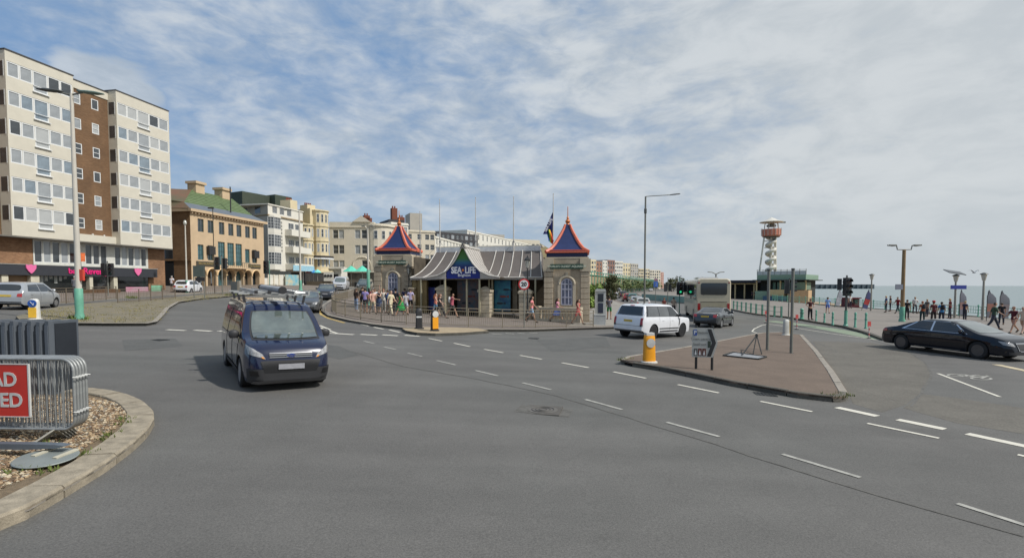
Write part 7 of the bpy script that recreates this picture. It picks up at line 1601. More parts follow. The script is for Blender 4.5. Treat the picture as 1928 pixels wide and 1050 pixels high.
o = MB().lathe([(0, -.012), (h * .17, -.01), (h * .17, .01)], 20).build('disc', mat('blue sign disc', lin((36, 78, 150)), .5), r); o.rotation_euler = (R(-90), 0, 0); o.location = (-w * .1, -d - .03, h * .78)
MB().beam((-w * .4, 0, h * .86), (w * .25, 0, h * .70), .03, .01).beam((w * .25, 0, h * .70), (w * .27, 0, h * .80), .03, .01).beam((w * .25, 0, h * .70), (w * .0, 0, h * .70), .03, .01).build('arrow', mat('white arrow', (.7, .7, .7)), r, loc=(-w * .05, -d - .048, 0))
r, h, w, d = lit_bollard('black bollard with small white band on the refuge before the crowd', 789, 619, 580, R(15), M_BLK, True); MB().box(-w * .8, -d - .012, h * .55, w * .8, -d + .01, h * .62).build('white_band', M_UPVC, r)
r, h, w, d = lit_bollard('black-backed orange bollard with white keep-side disc on the refuge', 818, 623, 583, R(30), M_BLK, True); MB().box(-w * .86, -d - .03, h * .12, w * .86, -d + .01, h * .66).build('orange_panel', ORN, r)
o = MB().lathe([(0, -.012), (h * .15, -.01), (h * .15, .01)], 20).build('disc', mat('white disc', lin((206, 204, 200)), .5), r); o.rotation_euler = (R(-90), 0, 0); o.location = (0, -d - .03, h * .80)
r, h, w, d = lit_bollard('pale bollard with yellow edge at the far corner of the triangular island', 1480, 631, 601, R(-160), mat('dull white shell', lin((186, 186, 180)), .5)); MB().box(w * .8, -d, h * .1, w * 1.02, d, h * .9).build('yellow_edge', mat('yellow panel', (1, 1, 1)), r); r.rotation_euler.z = R(10)
# pedestrian guard rail round the aquarium pavement
def guard_rail(name, label, pts, m, h=1.0, bars=True, step=.11, group=None, rails=(1.0, .84, .12), post=.05):
    a0 = pts[0]; r = thing(name, label, 'railing', (a0[0], a0[1], g(*a0) + .12), group=group); o = Vector((a0[0], a0[1], r.location.z)); L3 = lambda p, z: Vector((p[0], p[1], g(*p) + .12 + z)) - o
    pm = MB().cbox(0, 0, 0, post, post, h).mesh('post', m)
    for p in pts: q = L3(p, 0); put('post', pm, r, q)
    ib = MB(); nb = 0
    for p, q in zip(pts[:-1], pts[1:]):
        for z in rails: MB().beam(L3(p, h * z - .02), L3(q, h * z - .02), .04, .035).build('rail', m, r)
        if bars:
            n = max(2, int(math.dist(p, q) / step))
            for k in range(1, n): t = k / n; c = (p[0] + (q[0] - p[0]) * t, p[1] + (q[1] - p[1]) * t); ib.beam(L3(c, h * rails[-1]), L3(c, h * rails[-2] - .02), .013, .013); nb += 1
    if nb: ib.build('bar_infill', m, r, kind='stuff', fix=False)
    return r
M_GR = mat('tan grey guard rail', lin((132, 122, 104)), .6, var=.12, scale=3)
def split_pts(px, n_between=1):
    q = [gp(*p, .12) for p in px]; return q
guard_rail('guard_rail', 'grey pedestrian guard rail curving round the front of the aquarium pavement', split_pts([(630, 571), (625, 579), (626, 586.5), (633, 591), (650, 595.5), (679, 601), (718, 606.5), (765, 610.5), (822, 613.2), (882, 615.5), (946, 617), (1008, 617), (1066, 616.5), (1117, 615)]), M_GR, 1.02)
guard_rail('guard_rail', 'guard rail running back up the hill from the left end of the aquarium pavement', split_pts([(630, 571), (640, 567), (655, 562), (676, 556.5), (700, 552)]), M_GR, 1.0)
M_GR2 = mat('dull brown rail', lin((110, 98, 82)), .7, var=.12)
guard_rail('guard_rail', 'low brown railing along the pavement before the bar', split_pts([(98, 573), (125, 571), (150, 568.8), (176, 566.2), (200, 564), (219, 562.3)]), M_GR2, 1.0, step=.25)
guard_rail('guard_rail', 'guard railing on the far side of the weedy island behind the white hatchback', split_pts([(222, 570), (262, 567.5), (284, 565.3), (306, 563), (330, 561)]), M_GR2, .95, step=.25)
guard_rail('guard_rail', 'railing before the arcaded building', split_pts([(388, 556), (420, 554.3), (452, 552.6), (486, 551), (520, 549.6)]), M_GR2, .95, step=.3)
# turquoise seafront rails and posts
def post_rail(label, px, h=.95, group='turquoise post and rail fences', rails=(.92, .5)): return guard_rail('railing', label, [gp(*p, .12) for p in px], TURD, h, False, rails=rails, post=.13, group=group)
post_rail('turquoise post and chain railing right of the coach', [(1381, 581.5), (1388, 583), (1396, 584.6), (1404.5, 586.2), (1413.7, 588), (1423.5, 590), (1435, 592), (1446, 594), (1458, 596), (1471, 597.5)], 1.0)
for i, (px, py, yt, wd, lb) in enumerate(((1509.5, 600.5, 580, .24, 'stout turquoise bollard between the two grey poles and the man with hands on hips'), (1536.6, 604, 583, .11, 'slim turquoise post right of the man with hands on hips'), (1552, 607, 589, .11, 'slim turquoise post left of the walker in pale blue'), (1567.6, 611.5, 587, .12, 'turquoise post right of the walker in pale blue'), (1610, 616, 587.5, .12, 'turquoise post just right of the big traffic light'), (1630, 618.5, 588, .12, 'turquoise post behind the red and white marker'))):
    r = ground_thing('iron_post', lb, 'post', px, py); h = topz(r, px, yt); MB().lathe([(wd * .8, 0), (wd * .8, .06), (wd * .55, .1), (wd * .5, h * .85), (wd * .7, h * .87), (wd * .62, h * .93), (wd * .3, h)], 12).build('shaft', TURQ, r, smooth=40); MB().lathe([(wd * .72, 0), (wd * .72, .05)], 12, c=(0, 0, h * .55)).build('collar', TURD, r)
# promenade railing along the beach
def prom_rail():
    ys_ = list(np.arange(16, 250, 2.4)); pts = [(float(edge_x(y_)) - .25, float(y_)) for y_ in ys_]; r = thing('seafront_railing', 'long turquoise iron railing along the beach edge of the promenade', 'railing', (0, 0, 0)); pm = MB().lathe([(.10, 0), (.10, .08), (.05, .14), (.045, .95), (.08, 1.0), (.05, 1.1), (0, 1.14)], 8).mesh('post', TURQ)
    for p in pts: put('post', pm, r, (p[0], p[1], g(*p) + .12))
    for z in (.35, .65, .95):
        MB().tube([(p[0], p[1], g(*p) + .12 + z) for p in pts], .025, 5).build('rail', TURQ, r)
    ib = MB()
    for a, b in zip(pts[:-1], pts[1:]):
        if a[1] > 110: break
        for k in range(1, 8): t = k / 8; c = (a[0] + (b[0] - a[0]) * t, a[1] + (b[1] - a[1]) * t); z = g(*c) + .12; ib.beam((c[0], c[1], z + .35), (c[0], c[1], z + .95), .02, .02)
    ib.build('scroll_infill', TURD, r, kind='stuff', fix=False)
prom_rail()
# flexible red and white lane markers
for px, py, yt, lb in ((1442, 608, 585, 'red and white flexible marker left of the first grey pole'), (1500, 620, 592, 'red and white flexible marker right of the second grey pole'), (1636, 637, 605, 'red and white flexible marker behind the boot of the black saloon')):
    r = ground_thing('lane_marker', lb, 'marker post', px, py, lift=.0); h = topz(r, px, yt); MB().lathe([(.12, 0), (.12, .03), (.05, .06)], 12).build('base', M_BLK, r); MB().tube([(0, 0, .05), (0, 0, h * .75)], .028, 8).build('stem', mat('white reflective sleeve', lin((214, 190, 184)), .5), r); MB().box(-.09, -.01, h * .72, .09, .01, h).build('red_plate', mat('faded red plate', lin((206, 84, 80)), .5), r)
    for z in (.2, .5): MB().tube([(0, 0, h * z), (0, 0, h * (z + .1))], .031, 8).build('red_band', mat('faded red plate', (1, 0, 0)), r)
# poles on the island
for px, py, yt, lb in ((1444.5, 659, 508, 'left one of two tall grey poles on the brown island'), (1489.5, 665, 507, 'right one of two tall grey poles on the brown island')):
    r = ground_thing('signal_pole', lb, 'pole', px, py, R(0)); h = topz(r, px, yt); MB().tube([(0, 0, 0), (.0, 0, h)], .057, 12).build('shaft', GREY, r, smooth=60); MB().lathe([(.066, 0), (.066, .07), (0, .08)], 12, c=(0, 0, h - .03)).build('cap', GDK, r); MB().lathe([(.11, 0), (.11, .012), (.0, .02)], 12).build('foot_collar', mat('dark tarmac collar', (.05, .05, .048)), r)
# direction sign
def dir_sign():
    r = ground_thing('direction_sign', 'white chevron-ended direction sign on two black posts on the brown island', 'sign', 1326, 696, R(-14)); x = r.location; pxm = x.y / FPX
    w = 1.25 * .0 + 46 * pxm; z0, z1 = topz(r, 1322, 672), topz(r, 1322, 617); hw = w / 2
    for sx in (-.32, .30): MB().tube([(sx * w, .03, 0), (sx * w, .03, z1 + .06)], .038, 8).build('post', M_IRON, r)
    MB().prism([(-hw, z0), (hw * .62, z0), (hw, (z0 + z1) / 2), (hw * .62, z1), (-hw, z1)], -.035, -.02).build('panel', mat('white sign face', lin((176, 176, 170)), .5, var=.06), r)
    def ch(o_, wd, y0, m): MB().prism([(hw * .62 - o_ - wd, z0 + .03), (hw * .62 - o_, z0 + .03), (hw - o_ * 1.05, (z0 + z1) / 2), (hw * .62 - o_, z1 - .03), (hw * .62 - o_ - wd, z1 - .03), (hw - o_ * 1.05 - wd * 1.05, (z0 + z1) / 2)], y0 - .006, y0).build('chevron', m, r)
    ch(.05, .11, -.037, M_BLK); H = z1 - z0
    MB().box(-hw * .9, -.042, z0 + H * .74, -hw * .62, -.037, z0 + H * .94).build('parking_symbol', mat('blue symbol', lin((50, 80, 150)), .5), r); lettering('P', H * .17, M_UPVC, r, (-hw * .76, -.045, z0 + H * .84), 0, ext=.001, bold=.003)
    tx = mat('faded black lettering', lin((88, 88, 86)), .6)
    for t_, zz, sx in (('Station', .84, -.15), ('Town centre', .62, -.28), ('Seafront', .44, -.34)): lettering(t_, H * .125, tx, r, (sx * hw - .02, -.039, z0 + H * zz), 0, ext=.001)
    MB().box(hw * .22, -.042, z0 + H * .33, hw * .46, -.037, z0 + H * .56).build('brown_symbol', mat('dark green symbol', lin((52, 62, 52)), .5), r)
    br = mat('dark brown symbol panel', lin((92, 40, 32)), .5, var=.2)
    for k, q in enumerate((-.85, -.52, -.19)): MB().box(hw * q, -.042, z0 + H * .05, hw * (q + .28), -.037, z0 + H * .30).build('attraction_symbol', br if k != 0 else tx, r); MB().prism([(hw * (q + .06), z0 + H * .08), (hw * (q + .22), z0 + H * .08), (hw * (q + .14), z0 + H * .26)], -.046, -.043).build('pictogram', M_UPVC, r)
dir_sign()
# fallen folding frame
def fallen():
    r = ground_thing('fallen_sign_frame', 'black folding sign frame lying collapsed behind the direction sign', 'sign frame', 1402, 670, R(0)); x, y = r.location.x, r.location.y
    def L3(px, py, z=0.): q = gp(px, py, .12 + z); return Vector((q[0] - x, q[1] - y, g(*q) + .12 - r.location.z + z))
    c = [L3(1362, 669, .03), L3(1380, 663, .03), L3(1443, 671.5, .03), L3(1428, 676, .03)]
    for a, b in ((0, 1), (1, 2), (2, 3), (3, 0)): MB().beam(c[a], c[b], .05, .06).build('frame_bar', M_IRON, r)
    MB().poly([tuple(c[k] * .9 + Vector((0, 0, .01))) for k in range(4)]).build('sheet', mat('pale sign sheet', lin((136, 138, 140)), .6), r)
    px_ = L3(1424, 660); t = Vector((px_.x, px_.y, topz(r, 1424, 640)))
    for q in (L3(1396, 671), L3(1418, 667), L3(1434, 667)): MB().beam(t, q + Vector((0, 0, .03)), .035, .035).build('leg', M_IRON, r)
    MB().lathe([(.05, -.05), (.06, 0), (.04, .06)], 8, c=tuple(t)).build('hinge', M_IRON, r)
fallen()
# 20 limit sign
r = ground_thing('speed_limit_sign', 'round 20 speed limit sign on a grey pole before the aquarium', 'sign', 987, 617); h = topz(r, 987, 523); MB().tube([(0, 0, 0), (0, 0, h)], .035, 8).build('post', GREY, r); zc_ = topz(r, 986, 535); R_ = .31
for rr, m_, y_, nm in ((R_, mat('red sign ring', lin((196, 40, 44)), .5), -.05, 'red_ring'), (R_ * .76, mat('white sign disc', lin((222, 222, 220)), .5), -.056, 'white_disc')): o = MB().lathe([(0, -.006), (rr, -.006), (rr, .006), (0, .006)], 28).build(nm, m_, r, loc=(-.02, y_, zc_)); o.rotation_euler = (R(90), 0, 0)
o = lettering('20', .31, M_BLK, r, (-.02, -.068, zc_ - .005), 0, ext=.003, bold=.012)
# traffic lights
GRN_ON = mat('lit green signal', (.02, .5, .2), .3, var=0, emit=((.05, 1., .45), .6)); RD_OFF = mat('unlit red lens', (.05, .006, .005), .2, var=0); AM_OFF = mat('unlit amber lens', (.06, .03, .004), .2, var=0); GN_OFF = mat('unlit green lens', (.004, .035, .02), .2, var=0)
def signal_head(r, x, y, z, rz, s=1., lit=False, board=False):
    hd = put('signal_head', None, r, (x, y, z), rz); MB().box(-.16 * s, -.10 * s, 0, .16 * s, .12 * s, .95 * s).build('housing', M_BLK, hd)
    if board: MB().box(-.28 * s, .04, -.08 * s, .28 * s, .06, 1.04 * s).build('backing_board', M_BLK, hd); MB().box(-.29 * s, .045, -.09 * s, .29 * s, .052, 1.05 * s).build('white_border', M_UPVC, hd)
    for k, m_ in enumerate((GN_OFF if not lit else GRN_ON, AM_OFF, RD_OFF)):
        zc = (.18 + .30 * k) * s; o = MB().lathe([(0, -.02), (.10 * s, -.01), (.10 * s, 0)], 14).build('lens', m_, hd, loc=(0, -.105 * s, zc)); o.rotation_euler = (R(90), 0, 0)
        q = [(.115 * s * math.cos(t), .115 * s * math.sin(t)) for t in np.linspace(-.3, math.pi + .3, 10)]; v = MB()
        for a, b in zip(q[:-1], q[1:]): v.quad((a[0], -.10 * s, zc + a[1]), (b[0], -.10 * s, zc + b[1]), (b[0], -.26 * s, zc + b[1]), (a[0], -.26 * s, zc + a[1]))
        v.build('hood', M_BLK, hd)
def traffic_light(label, px, py, yt, heads, pm=GREY, base=None, top_px=None, rad=.05, group='traffic signals'):
    r = ground_thing('traffic_light', label, 'traffic light', px, py); h = topz(r, px, yt); MB().tube([(0, 0, 0), (0, 0, h)], rad, 8).build('post', pm, r)
    if base: MB().lathe([(.16, 0), (.16, .06), (.11, .12), (.10, base * .9), (.12, base)], 10).build('post_base', TURQ, r)
    for (ox, yy, rz, s, lit, bd) in heads: signal_head(r, ox, -.14 if abs(rz) < 1.5 else .14, topz(r, px, yy), rz, s, lit, bd)
    MB().lathe([(0, 0), (.06, .03), (.05, .1), (0, .12)], 8, c=(0, 0, h)).build('top_cap', M_BLK, r)
    return r
traffic_light('traffic light with two heads before the bar sign', 204, 556.5, 494, [(-.42, 519, R(170), 1.15, False, False), (.42, 519, R(20), 1.15, False, False)])
traffic_light('traffic light with large black heads before the arcade balcony', 419, 555, 482, [(-.40, 508, R(25), 1.45, False, False), (.25, 506, R(160), 1.2, False, False)], rad=.06)
traffic_light('slim turquoise traffic light right of the arcaded building', 508, 546, 490, [(-.35, 515, R(10), 1.7, False, False)], TURD)
traffic_light('traffic signal with unlit back-facing heads left of the green signal', 1257, 578, 524, [(-.28, 549, R(180), 1.05, False, False), (.32, 548, R(160), .95, False, False)], GREY)
traffic_light('traffic signal showing a lit green lens', 1279, 590, 523, [(0, 553, 0, 1.15, True, True), (.55, 549, R(180), 1.0, False, False)], TURD, .0)
traffic_light('traffic signal seen from behind between the two grey poles', 1484.5, 600, 526, [(-.1, 553, R(165), 1.25, False, False), (.25, 552, R(60), 1.15, False, False)], GREY)
traffic_light('large black traffic signal on a dark post right of the walker in blue', 1592, 613.5, 521, [(-.05, 557, R(10), 1.35, False, False), (-.42, 546, R(150), .85, False, False), (.18, 556, R(200), 1.2, False, False)], GDK, 1.1, rad=.07)
# street lamps
def lamp_column(label, px, py, yt, rad0, rad1, m, base_m=None, base_y=None, arms=(), am=None, wide=1.):
    r = ground_thing('street_lamp', label, 'street lamp', px, py); h = topz(r, px, yt); MB().tube([(0, 0, 0), (0, 0, h * .5), (0, 0, h)], [rad0, (rad0 + rad1) / 2, rad1], 12).build('column', m, r, smooth=50)
    if base_m: hb = topz(r, px, base_y); MB().lathe([(rad0 * 2.0 * wide, 0), (rad0 * 1.9 * wide, .12), (rad0 * 1.5 * wide, .3), (rad0 * 1.25, hb * .5), (rad0 * 1.2, hb), (rad0 * 1.05, hb + .03)], 14).build('base_sleeve', base_m, r, smooth=40)
    return r, h
r, h = lamp_column('tall white street lamp with turquoise base and twin heads before the flats', 150, 600.5, 176, .135, .065, WHT, TURQ, 544, wide=.75); mpp = r.location.y / FPX
r.rotation_euler = (0, 0, 0)
for x0, x1, z_, m_ in ((-.1, -1.5, .10, GDK), (.1, 1.35, -.02, mat('green grey lamp head', lin((104, 122, 112)), .5))):
    MB().tube([(0, 0, h - .06), (x0 + (x1 - x0) * .35, 0, h + .04)], .035, 6).build('arm', GREY, r); hd = MB(); c = (x0 + x1) / 2 * 1.15; hd.lathe([(0, -.6), (.12, -.5), (.16, -.1), (.15, .25), (.06, .6), (0, .62)], 10, sx=.45, sy=1.1); me = hd.mesh('lamp_head', m_, 50); o = put('lamp_head', me, r, (c, 0, h + .05 + z_ * .8), (0, R(-84 if x1 < 0 else 96), 0))
MB().cbox(.14, 0, topz(r, 150, 528), .24, .12, .5).build('red_notice', mat('red notice', lin((200, 70, 50)), .5), r)
r, h = lamp_column('short white globe lamp left of the arcaded building', 352, 551, 424, .09, .06, WHT, TURQ, 528); MB().lathe([(.06, 0), (.14, .1), (.17, .3), (.1, .5), (0, .55)], 12, c=(0, 0, h)).build('globe', M_GLS, r, smooth=60)
r, h = lamp_column('thin dark lamp column on the face of the arcaded building', 404.5, 552, 392, .05, .04, mat('brown black pole', lin((66, 60, 52)), .6)); MB().box(-.5, -.1, h - .05, .1, .1, h + .1).build('lamp_head', M_BLK, r)
r, h = lamp_column('white lamp column with turquoise base before the white hotel', 566, 547, 397, .13, .08, WHT, TURQ, 528); MB().tube([(0, 0, h - .1), (-1.2, 0, h + .1)], .04, 6).build('arm', WHT, r); MB().box(-1.9, -.12, h + .05, -1.0, .12, h + .2).build('lamp_head', GREY, r)
r, h = lamp_column('white lamp column with flared turquoise base behind the crowd', 694, 574, 430, .12, .06, WHT, TURQ, 508, wide=1.5); MB().tube([(-.25, 0, h + .2), (0, 0, h - .05), (.25, 0, h + .2)], .035, 6).build('arm', WHT, r); [MB().box(s_ * .25 - (.28 if s_ < 0 else 0), -.1, h + .15, s_ * .25 + (.28 if s_ > 0 else 0), .1, h + .26).build('lamp_head', GREY, r) for s_ in (-1, 1)]
r, h = lamp_column('tall grey street lamp with one long arm right of the aquarium', 1213, 596, 370, .085, .075, GREY, GREY, 575); MB().tube([(0, 0, h), (.6, 0, h + .05), (2.2, 0, h + .14)], .035, 8).build('arm', GREY, r); hd = MB().lathe([(0, -.5), (.10, -.4), (.14, 0), (.12, .35), (0, .48)], 10, sx=.4, sy=1.1).mesh('lamp_head', GDK, 50); put('lamp_head', hd, r, (2.55, 0, h + .19), (0, R(84), 0)); MB().lathe([(.09, 0), (.12, .06), (.12, .38), (.09, .44)], 10, c=(0, 0, topz(r, 1213, 402))).build('collar', GDK, r)
WOOD = mat('weathered orange wood', lin((136, 112, 80)), .8, var=.15, scale=3)
r, h = lamp_column('wooden lamp post with turquoise base and wavy twin arms', 1698, 605, 470, .15, .12, WOOD, TURQ, 578, wide=.8)
for sg in (-1, 1): MB().tube([(0, 0, h), (sg * .55, 0, h + .02), (sg * .62, 0, h + .32), (sg * .95, 0, h + .30), (sg * 1.35, 0, h + .36)], .05, 6).build('arm', GREY, r); MB().box(sg * 1.0 - .25, -.14, h + .30, sg * 1.0 + .3, .14, h + .40).build('lamp_head', GREY, r)
MB().box(-.7, -.16, topz(r, 1698, 545), -.12, -.1, topz(r, 1698, 535)).build('notice_board', mat('grey notice board', lin((120, 124, 136)), .6), r)
r, h = lamp_column('far twin-arm lamp showing above the coach roof', 1347, 578, 516, .1, .09, GREY); [MB().tube([(0, 0, h), (sg * .5, 0, h + .25), (sg * 1.1, 0, h + .3)], .06, 6).build('arm', GREY, r) for sg in (-1, 1)]
def prom_lantern(label, px, py, yt, sol=False):
    r = ground_thing('lantern_column', label, 'street lamp', px, py); h = topz(r, px, yt); MB().tube([(0, 0, 0), (0, 0, h)], [.10, .07], 8).build('column', mat('beige lamp column', lin((150, 146, 134)), .6), r); MB().lathe([(.07, 0), (.13, .1), (.20, .5), (.22, .55)], 10, c=(0, 0, h)).build('lamp_glass', M_GLS, r, smooth=40); MB().lathe([(.30, .55), (.24, .63), (.08, .70), (0, .72)], 10, c=(0, 0, h)).build('lamp_roof', GDK, r)
    if sol: o = MB().box(-.8, -.4, 0, .7, .4, .06).build('solar_panel', mat('dark solar panel', lin((80, 84, 88)), .4), r, loc=(-.1, 0, h + .85)); o.rotation_euler = (R(22), R(8), 0); MB().box(-.5, -.1, h - .62, .9, -.05, h - .28).build('blue_sign', mat('blue sign plate', lin((40, 56, 140)), .5), r)
prom_lantern('lantern column with solar panel and small blue sign on the promenade', 1797, 598, 531, True); prom_lantern('lantern column between the feather flags on the promenade', 1849.5, 602, 529); prom_lantern('small distant lantern column left of the twin-arm lamp', 1639.5, 585, 527)
# feather flags
def feather(label, px, py, yt, w_px, c1, c2, lean=0.):
    r = ground_thing('feather_flag', label, 'flag', px, py); h = topz(r, px, yt); w = w_px * r.location.y / FPX; MB().tube([(0, 0, 0), (0, 0, h * .8), (w * .25, 0, h)], .025, 6).build('pole', M_IRON, r); n = 14; lo = h * .12
    def fn(a, b): z = lo + (h - lo) * a; wd = w * (1 - max(0, a - .72) / .28 * .75) ; return (b * wd + w * .22 * max(0, a - .8) * 2, .04 * math.sin(a * 9) * b, z - .25 * b * (a > .9) * h * .2)
    b_ = MB(); b_.grid(fn, n, 4); b_.m = [1 if i // 4 in (3, 4, 5, 6) else 0 for i in range(n * 4)]; b_.build('banner', [cloth(c1), cloth(c2)], r, smooth=60); r.rotation_euler = (0, R(lean), 0)
feather('grey feather flag leaning right, left of the traffic signal', 1571, 578, 543, 9, (150, 152, 158), (176, 176, 180), 14); feather('red, white and navy feather flag leaning right of the traffic signal', 1622, 584, 543, 10, (70, 74, 110), (176, 70, 66), 16)
feather('slim striped feather flag right of the solar lantern', 1806, 599, 545, 12, (112, 114, 124), (150, 118, 112)); feather('broad feather flag with red lower part right of the plain lantern', 1857, 604, 546, 17, (104, 106, 114), (160, 112, 98)); feather('last broad grey feather flag towards the right edge', 1881, 606, 547, 18, (104, 106, 112), (132, 120, 120))
# ticket kiosk / phone box
r = ground_thing('ticket_kiosk', 'white and grey pay machine kiosk right of the right aquarium tower', 'kiosk', 1130, 606, R(-8)); h = topz(r, 1130, 544); w = 20 * r.location.y / FPX / 2; MB().box(-w, -.35, 0, w, .35, h * .93).build('cabinet', mat('pale grey kiosk', lin((176, 178, 176)), .5), r); MB().prism([(-w * 1.06, h * .93), (w * 1.06, h * .93), (w * .85, h), (-w * .85, h)], -.4, .4).build('top', mat('pale grey kiosk', (1, 1, 1)), r)
MB().box(-w * .5, -.37, h * .62, w * .55, -.351, h * .86).build('screen', mat('dark screen', (.03, .035, .045), .2), r); MB().box(-w * .45, -.37, h * .28, w * .5, -.351, h * .58).build('panel', mat('dark blue panel', lin((46, 52, 70)), .5), r); MB().box(-w * .4, -.37, h * .05, w * .45, -.351, h * .22).build('vent', M_BLK, r)
r = ground_thing('service_cabinet', 'low white cabinet at the foot of the ticket kiosk', 'cabinet', 1128, 611, R(-8)); MB().box(-.40, -.2, 0, .40, .2, .62).build('box', mat('pale grey kiosk', (1, 1, 1)), r); MB().box(-.42, -.22, .62, .42, .22, .66).build('lid', mat('pale grey kiosk', (1, 1, 1)), r)
# blue parking sign, grey road sign back, cabinet
r = ground_thing('road_sign', 'blue rectangular sign on a thin grey pole right of the street lamp', 'sign', 1234, 583); h = topz(r, 1234, 528); MB().tube([(0, 0, 0), (0, 0, h)], .035, 6).build('post', GREY, r); MB().box(-.26, -.05, h - .75, .26, -.02, h - .1).build('plate', mat('mid blue sign', lin((60, 100, 176)), .5), r); MB().beam((0, -.06, h - .65), (0, -.06, h - .25), .06, .02).build('arrow', M_UPVC, r); MB().box(-.2, -.05, h - .06, .2, -.02, h + .22).build('upper_plate', mat('pinkish plate', lin((150, 110, 130)), .5), r)
r = ground_thing('road_sign', 'large grey-backed road sign on two posts before the arcaded building', 'sign', 378, 562); z1, z0_ = topz(r, 378, 500), topz(r, 378, 521); mp_ = r.location.y / FPX
for px in (366, 385.5): MB().tube([((px - 378) * mp_, 0, 0), ((px - 378) * mp_, 0, z1)], .045, 6).build('post', GREY, r)
MB().box(-13 * mp_, -.04, z0_, 9.5 * mp_, -.01, z1).build('panel', mat('grey green sign back', lin((84, 94, 88)), .6), r); MB().box(-9 * mp_, -.05, topz(r, 378, 529), 9 * mp_, -.02, z0_ - .05).build('lower_panel', M_BLK, r)
r = ground_thing('service_cabinet', 'tall dark grey street cabinet before the arcade door', 'cabinet', 443, 553.5); h = topz(r, 443, 530); MB().box(-.35, -.25, 0, .3, .25, h).build('box', mat('dark grey cabinet', lin((88, 94, 96)), .6), r); MB().box(.34, -.2, 0, .6, .2, h + .1).build('side_post', mat('stone grey', lin((150, 144, 132)), .8), r)
# ---- before the white hotel: walls, beach poster, cafe
def street_bits():
    F = Fac(px_at(492, 82), px_at(600, 96)); z0 = g(-38, 88)
    r = thing('garden_wall', 'low pale wall and dark railings before the white hotel', 'wall', (*F.A, z0), F.rz); MB().box(0, 0, -.5, F.L * .42, .3, 1.3).build('wall', whiteR, r)
    for k in range(5): MB().box(F.L * (.02 + k * .085), -.1, -.4, F.L * (.04 + k * .085), .0, 1.9).build('pier', paleR, r)
    MB().box(0, .1, 1.9, F.L * .5, .16, 2.5).build('dark_railing', mat('dark railing mesh', lin((56, 58, 56)), .8, var=.3, scale=5), r)
    s0, s1 = F.S(533, 530), F.S(558, 530); z1, zb = F.Z(545, 517) , F.Z(545, 537); p = thing('poster_panel', 'bright beach picture panel before the white hotel', 'poster', (*F.A, 0), F.rz); MB().box(s0, -.5, zb, s1, -.4, z1).build('panel', mat('beach picture print', lin((80, 170, 196)), .6, col2=lin((206, 190, 150)), scale=.7), p)
    for s_ in (s0 + .1, s1 - .1): MB().box(s_ - .05, -.4, z0 - .3, s_ + .05, -.35, zb).build('leg', GREY, p)
    t = thing('cafe_terrace', 'white cafe terrace with bright blobs of coloured parasols beside the cream houses', 'terrace', (*px_at(578, 97), z0)); MB().box(0, 0, -1, 4.5, 3, .9).build('platform', mat('timber deck front', lin((96, 86, 72)), .9, var=.2), t); MB().box(3.3, -.1, .9, 5.1, 0.1, 2.6).build('screen_wall', whiteR, t)
    for k in range(3): MB().lathe([(.22, 0), (.26, .0), (.26, .05)], 14, c=(0, 0, 0)).build('round_hole', M_BLK, t, loc=(3.6 + k * .55, -.12, 1.9)).rotation_euler = (R(90), 0, 0)
    for k, (c, lb) in enumerate((((226, 120, 130), 'pink closed parasol on the cafe terrace'), ((60, 130, 190), 'blue parasol on the cafe terrace'), ((120, 206, 200), 'aqua parasol on the cafe terrace'))):
        u_ = thing('parasol', lb, 'parasol', (*px_at(583 + k * 8, 97.5), z0 + .9)); MB().tube([(0, 0, 0), (0, 0, 2.2)], .03, 6).build('pole', WHT, u_); MB().lathe([(.75, 1.6), (.4, 2.0), (0, 2.25)], 8).build('canopy', cloth(c), u_)
    b_ = thing('cafe_building', 'white single-storey cafe front with dark openings before the pedimented building', 'building', (*px_at(614, 106), g(-38, 104)), 0); 
    MB().box(0, 0, -1, 3.2, 4, 3.9).build('wall', whiteR, b_); MB().box(.5, -.05, 0, 2.6, -.003, 2.4).build('doorway', M_BLK, b_); MB().box(-.4, -.6, 3.5, 4, .0, 3.9).build('fascia', whiteR, b_)
    for i, (px, lb) in enumerate(((662, 'left turquoise parasol before the pedimented building'), (683, 'turquoise parasol beside the white lamp column'))):
        u_ = thing('parasol', lb, 'parasol', (*px_at(px, 98), g(-30, 98) + .1), group='turquoise parasols'); MB().tube([(0, 0, 0), (0, 0, 3.4)], .04, 6).build('pole', WHT, u_); MB().lathe([(1.7, 2.9), (.9, 3.4), (.2, 3.95), (0, 4.0)], 8).build('canopy', cloth((96, 196, 170)), u_)
        for k in range(2): MB().box(-1.5 + k * 2.2, -.3, 0, -.6 + k * 2.2, .3, .9).build('table', mat('dark table', (.03, .03, .03)), u_) if i == 0 else None
    w_ = thing('hotel_ground_floor', 'dark shopfronts along the foot of the pedimented building', 'shopfront', (*px_at(625, 112), g(-38, 110))); MB().box(0, 0, -1, 12, .6, 2.9).build('front', mat('mixed dark shopfront', lin((40, 38, 38)), .5, col2=lin((120, 112, 100)), scale=.5), w_); MB().box(-.2, -.5, 2.9, 12.2, .6, 3.2).build('fascia', paleR, w_)
street_bits()
